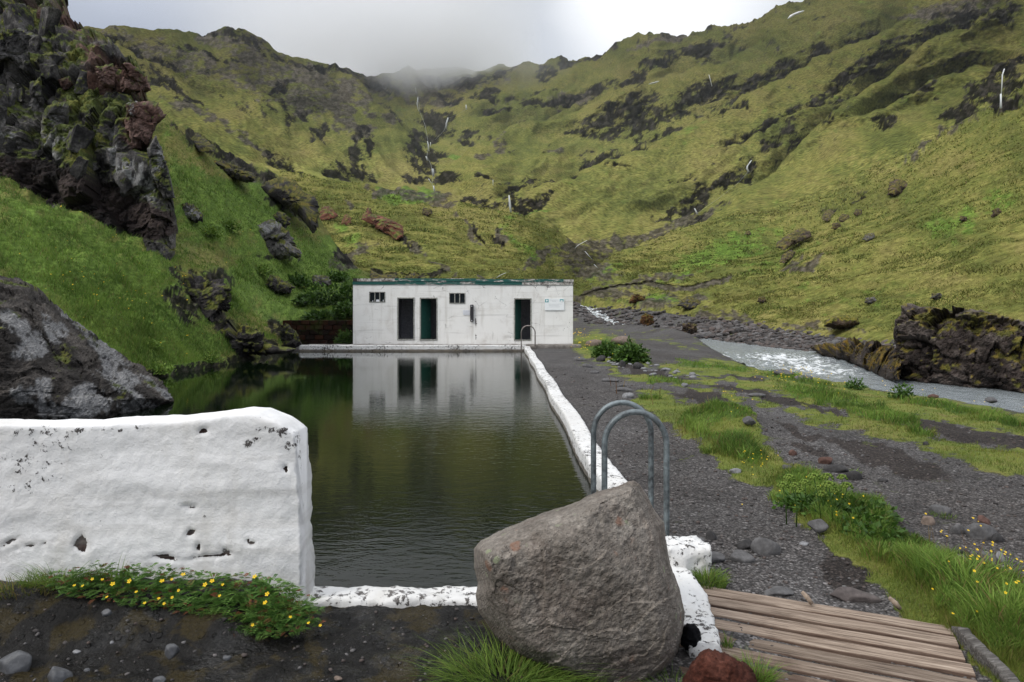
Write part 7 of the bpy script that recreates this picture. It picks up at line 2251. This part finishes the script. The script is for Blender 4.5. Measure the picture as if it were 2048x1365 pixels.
GRP = 'leafy herbs round the hut and river'
bush('herb', at_g(1262, 727), 0.55, 0.62, 1100, 0.13, 'dense dark green leafy herb, larger one right of the hut', 'plant', 51, group=GRP)
bush('herb', at_g(1212, 719), 0.45, 0.5, 800, 0.12, 'dark green leafy herb between the hut corner and the larger herb', 'plant', 52, group=GRP)
bush('herb', at_g(1806, 788), 0.25, 0.3, 300, 0.07, 'bright round leafy herb on the river bank before the crag', 'plant', 53, group=GRP)
bush('herb', at_g(1711, 768), 0.22, 0.26, 240, 0.07, 'smaller leafy herb on the river bank by the rapids', 'plant', 54, group=GRP)
for i, (u, v, rx, rz, lab) in enumerate(((652, 612, 1.15, 1.2, 'big leafy herb above the dark retaining wall'), (697, 615, 0.7, 1.5, 'tall leafy herb against the left hut wall'), (612, 607, 0.7, 0.6, 'low leafy herb left of the big one above the wall'), (694, 634, 0.7, 0.75, 'leafy herb at the hut corner on top of the wall'), (640, 636, 0.9, 0.4, 'low herbs along the top edge of the wall'), (596, 570, 0.8, 0.6, 'leafy herb between two boulders on the left slope'), (676, 560, 0.9, 0.7, 'leafy herb right of the rounded grey boulder'))):
    q = hit(u, v)
    bush('herb', q - np.array([0, 0, 0.05]), rx, rz, 650, 0.2, lab, 'plant', 60 + i, group=GRP)
bush('fern', np.array([W(692, 688, 31.4)[0], 31.4, 0.2]), 0.5, 0.62, 420, 0.13, 'green fern at the foot of the hut left corner', 'plant', 71, group=GRP)
# rough herb clumps on the bank
for i, (u, v, lab) in enumerate(((420, 720, 'dark grass hummock above the waterline on the bank'), (300, 690, 'shaggy hummock behind the crusted boulder'), (320, 740, 'grass hummock at the end of the crusted boulder'), (420, 470, 'herb clump on the upper slope below the spur'), (520, 545, 'herb clump left of the dark mossy boulder'), (455, 455, 'herb clump high on the left slope'))):
    q = hit(u, v)
    bush('herb', q - np.array([0, 0, 0.1]), 0.45 * q[1] / 22, 0.3 * q[1] / 22, 380, 0.09 * q[1] / 22, lab, 'plant', 80 + i, 'grass', GRP, 2)

# angelica by the path
ang = empty('angelica', tuple(at_g(1650, 1058)))
A0 = np.array(ang.location)
rng = np.random.default_rng(91)
parts = [leaf_cloud(at_g(u, v) - A0, rx, rx, rz, n, 0.05, rng) for (u, v, rx, rz, n) in ((1600, 1020, 0.2, 0.1, 320), (1660, 1040, 0.28, 0.12, 520), (1715, 1062, 0.26, 0.1, 480), (1755, 1085, 0.22, 0.1, 380), (1690, 1015, 0.22, 0.11, 340), (1735, 1045, 0.24, 0.1, 380))]
V_, F_ = merge([(p[0], p[1]) for p in parts])
tag(link_mesh('foliage', V_, F_, 'lush_leaf', ang, {'tint': np.concatenate([p[2] for p in parts])}, smooth=False), kind='stuff')
Vs, Fs, n0, Ts = [], [], 0, []
for k in range(30):
    d = np.random.default_rng(k).normal(size=3)
    d[2] = abs(d[2]) + 0.1
    d /= np.linalg.norm(d)
    Vs.append(D20 * 0.0105 * random.uniform(0.8, 1.25) + d * np.array([0.045, 0.045, 0.034]))
    Fs.append(F20 + n0)
    Ts.append(np.full(12, random.random() * 0.9))
    n0 += 12
um0 = link_mesh('umbel', np.concatenate(Vs), np.concatenate(Fs), 'umbel', ang, {'tint': np.concatenate(Ts)})
for i, (u, v) in enumerate(((1579, 958), (1590, 974), (1628, 957), (1655, 957), (1636, 979), (1658, 974), (1685, 958), (1694, 975), (1566, 974), (1610, 968), (1600, 985), (1672, 986), (1645, 992))):
    Y = A0[1] + random.uniform(-0.15, 0.3)
    p = W(u, v, Y)
    o = um0 if i == 0 else um0.copy()
    if i:
        COL.objects.link(o)
        o.parent = ang
    o.location = p - A0
    o.scale = [random.uniform(0.8, 1.15)] * 3
    b0_ = np.array([p[0] + random.uniform(-.05, .05) + (1640 - u) / F * 1.2, Y, A0[2]])
    V_, Fl = tube([b0_ - A0, 0.5 * (b0_ + p) - A0 + [0.01, 0, 0], p - A0], [0.006, 0.004, 0.003], 6)
    link_mesh('stem', V_, Fl, 'lush_leaf', ang, {'tint': np.full(len(V_), 0.3)})
tag(ang, 'flowering angelica with pale green umbels beside the path', 'plant')

# silverweed mat in front of the white wall
sw = empty('silverweed', tuple(at_g(360, 1200)))
S0 = np.array(sw.location)
MAT_POLY = [(95, 1150), (190, 1128), (330, 1136), (440, 1150), (520, 1150), (590, 1168), (636, 1210), (640, 1250), (560, 1276), (470, 1262), (395, 1226), (300, 1215), (200, 1200), (120, 1190)]
rng = np.random.default_rng(95)
Vs, Fs, Ts, n0, cnt = [], [], [], 0, 0
while cnt < 1700:
    u, v = rng.uniform(80, 650), rng.uniform(1120, 1285)
    d = poly_sdf(MAT_POLY, np.array([u]), np.array([v]))[0][0]
    if d < -2:
        continue
    cnt += 1
    edge = np.clip(d / 30, 0, 1)
    zt_ = 0.12 + (0.02 + 0.1 * edge) * rng.random() + 0.04 * sstep(480, 560, u)
    fr = np.clip((1290 - v) / 165, 0, 1)
    p = W(u, v, 3.5 + 0.36 * fr)
    a = rng.random() * 6.283
    L = rng.uniform(0.04, 0.085) * (0.55 + 0.45 * edge)
    lift = rng.uniform(0.05, 0.75)
    ax = np.array([math.cos(a) * math.cos(lift), math.sin(a) * math.cos(lift), math.sin(lift)])
    sd = np.array([-math.sin(a), math.cos(a), 0.0])
    up = np.cross(ax, sd)
    tt = float(np.clip(rng.normal(0.5, 0.22), 0, 0.92)) if rng.random() > 0.06 * (2 - edge) else 1.0
    np_ = 6
    for k in range(np_ + 1):
        t = (k + 1) / (np_ + 1)
        c = p + ax * L * t - np.array([0, 0, 1]) * L * 0.45 * t * t
        l = L * 0.34 * math.sin(math.pi * (0.18 + 0.7 * t))
        for sg in ((-1, 1) if k < np_ else (0,)):
            dr = (sd * sg * 0.9 + ax * 0.55) if sg else ax
            dr = dr / np.linalg.norm(dr)
            wd = np.cross(dr, up)
            fold = up * l * 0.12
            Vs.append(np.array([c, c + dr * l * 0.5 + wd * l * 0.27 + fold, c + dr * l, c + dr * l * 0.5 - wd * l * 0.27 + fold]))
            Fs.append(np.array([[0, 1, 2, 3]]) + n0)
            Ts.append(np.full(4, min(tt + 0.08 * rng.random(), 1.0)))
            n0 += 4
tag(link_mesh('foliage', np.concatenate(Vs) - S0, np.concatenate(Fs), 'silver_leaf', sw, {'tint': np.concatenate(Ts)}, smooth=False), kind='stuff')


def flower_mesh(r, petals=5, seed=0):
    V, Q = [], []
    rr = np.random.default_rng(seed)
    for k in range(petals):
        a = 2 * math.pi * k / petals + rr.normal() * 0.06
        d, s_ = np.array([math.cos(a), math.sin(a), 0]), np.array([-math.sin(a), math.cos(a), 0])
        n = len(V)
        V += [d * r * 0.08, d * r * 0.55 + s_ * r * 0.34 + [0, 0, r * 0.12], d * r + s_ * r * 0.2 + [0, 0, r * 0.2], d * r - s_ * r * 0.2 + [0, 0, r * 0.2], d * r * 0.55 - s_ * r * 0.34 + [0, 0, r * 0.12]]
        Q.append((n, n + 1, n + 2, n + 3, n + 4))
    return np.array(V), np.array(Q)


FLW = [(648, 858), (564, 873), (811, 858), (917, 825), (1062, 858), (1027, 876), (1275, 836), (1338, 923), (1328, 966), (1454, 1038), (1545, 1068), (535, 938), (414, 882), (724, 968), (822, 971), (894, 905), (1100, 932), (860, 849), (1115, 876), (795, 945), (682, 912), (862, 940), (462, 848), (1604, 1080), (1265, 1078), (512, 850), (372, 880)]
fv, ff = flower_mesh(0.0135)
f0 = None
for i, (a, b_) in enumerate(FLW):
    u, v = a / 2.504, 820 + b_ / 2.504
    p = W(u, v, 3.44 + 0.36 * np.clip((1290 - v) / 165, 0, 1))
    if f0 is None:
        f0 = link_mesh('flower', fv, ff, 'yellow_petal', sw, smooth=False)
        o = f0
    else:
        o = f0.copy()
        COL.objects.link(o)
        o.parent = sw
    o.location = p - S0
    o.rotation_euler = (random.uniform(0.4, 1.1), random.uniform(-.4, .4), random.uniform(0, 6))
    o.rotation_euler = (random.uniform(0.35, 1.0), random.uniform(-.3, .3), 0)
    k = 0.95 if i < 9 else 0.62
    o.scale = (k, k, k)
tag(sw, 'mat of silverweed leaves with yellow flowers along the wall foot', 'plant')


# small flowers too many to tell apart
def flower_field(name, P, r, mat, label):
    Vs, Fs, n0 = [], [], 0
    for i, p in enumerate(P):
        v_, f_ = flower_mesh(r[i], 5, i)
        M = np.array(Matrix.Rotation(random.uniform(0.2, 0.9), 3, 'X'))
        Vs.append(v_ @ M.T + p)
        Fs.append(f_ + n0)
        n0 += len(v_)
    return tag(link_mesh(name, np.concatenate(Vs), np.concatenate(Fs), mat, smooth=False), label, 'flowers', kind='stuff')


pts = []
for (u, v, su, sv, n) in ((230, 580, 90, 30, 46), (60, 520, 60, 40, 10), (320, 690, 60, 30, 14), (170, 470, 60, 40, 8), (640, 600, 50, 40, 14), (430, 440, 60, 50, 8)):
    for k in range(n):
        q = hit(random.gauss(u, su), random.gauss(v, sv), 3)
        if q[2] > 0.2 and q[1] < 60:
            pts.append(q + np.array([random.gauss(0, .05), -0.05, 0.14]))
flower_field('buttercups', pts, [0.0009 * p[1] * random.uniform(0.5, 1.3) for p in pts], 'yellow_petal', 'tiny yellow buttercups scattered over the left bank')
pts = []
for (u, v, su, sv, n) in ((1980, 1200, 60, 40, 46), (1670, 1040, 25, 18, 14), (1640, 1010, 60, 20, 10), (1510, 945, 20, 8, 18), (1900, 1120, 40, 14, 8), (1580, 755, 30, 8, 40), (1620, 775, 40, 8, 20), (1165, 690, 14, 14, 46), (1450, 850, 30, 20, 14), (1220, 700, 30, 14, 14), (1780, 800, 100, 12, 16), (1560, 770, 40, 6, 10)):
    for k in range(n):
        p = at_g(random.gauss(u, su), max(650, random.gauss(v, sv)))
        if p[0] > pool_r(p[1]) + 0.5:
            pts.append(p + np.array([0, 0, random.uniform(0.08, 0.24) if v > 900 else random.uniform(0.1, 0.4)]))
flower_field('buttercups', pts, [max(0.008, 0.0009 * p[1]) * random.uniform(0.6, 1.2) for p in pts], 'yellow_petal', 'yellow buttercups in the grass right of the path')
# dry stalks
P0, hs = [], []
for (u, v, n, h) in ((1435, 900, 5, 0.3), (1365, 870, 4, 0.28), (1945, 1150, 6, 0.36), (1310, 800, 4, 0.3), (1990, 1180, 10, 0.3), (1860, 1100, 5, 0.25), (1240, 780, 3, 0.35)):
    for k in range(n):
        p = at_g(random.gauss(u, 12), random.gauss(v, 6))
        P0.append(p)
        hs.append(h * random.uniform(0.6, 1.1))
P0 = np.array(P0)
grass_obj('dry_stalks', P0, np.array(hs), 0.0012 * P0[:, 1], 'stalk', 'thin dry reddish stalks standing in the grass strips', 0.25, 2, 0, 99)

# ------------------------------------------------------------------ low cloud on the valley head
def cloud_mat():
    m = bpy.data.materials.new('low_cloud')
    m.use_nodes = True
    nt = NT(m.node_tree)
    nt.n.remove(nt.n['Principled BSDF'])
    vol = nt.new('ShaderNodeVolumePrincipled')
    p = nt.pos()
    s = nt.sep(p)
    n = nt.noise(p, 0.007, 5, 0.6)
    zz = nt.math('ADD', s[2], nt.math('MULTIPLY', nt.math('SUBTRACT', n, 0.5), -220.0))
    low = nt.step(zz, 318, 405)
    top = nt.math('SUBTRACT', 1.0, nt.step(zz, 440, 600))
    lf = nt.step(s[0], -560, -250)
    rt_ = nt.math('SUBTRACT', 1.0, nt.step(nt.math('ADD', s[0], nt.math('MULTIPLY', nt.math('SUBTRACT', n, 0.5), 240.0)), -110, 80))
    d = nt.math('MULTIPLY', nt.math('MULTIPLY', low, top), nt.math('MULTIPLY', lf, rt_))
    d = nt.math('MULTIPLY', d, 0.009)
    nt.put(vol.inputs['Density'], d)
    vol.inputs['Color'].default_value = (0.995, 0.997, 1.0, 1)
    nt.l.new(vol.outputs[0], nt.n['Material Output'].inputs['Volume'])
    MATS['low_cloud'] = m


cloud_mat()
V_, F_ = box_mesh([(-570, 120, 930, 1500, 290, 640)])
tag(link_mesh('low_cloud', V_, F_, 'low_cloud', smooth=False), 'grey low cloud lying on the valley head', 'cloud', kind='stuff')

# the air of the valley
hz = bpy.data.materials.new('haze')
hz.use_nodes = True
hn = NT(hz.node_tree)
hn.n.remove(hn.n['Principled BSDF'])
hv_ = hn.new('ShaderNodeVolumePrincipled')
hv_.inputs['Color'].default_value = (0.9, 0.94, 1.0, 1)
hv_.inputs['Density'].default_value = 0.00007
hn.l.new(hv_.outputs[0], hn.n['Material Output'].inputs['Volume'])
MATS['haze'] = hz
V_, F_ = box_mesh([(-1300, 1300, -95, 1900, -12, 720)])
tag(link_mesh('haze', V_, F_, 'haze', smooth=False), 'thin grey haze filling the valley', 'haze', kind='stuff')
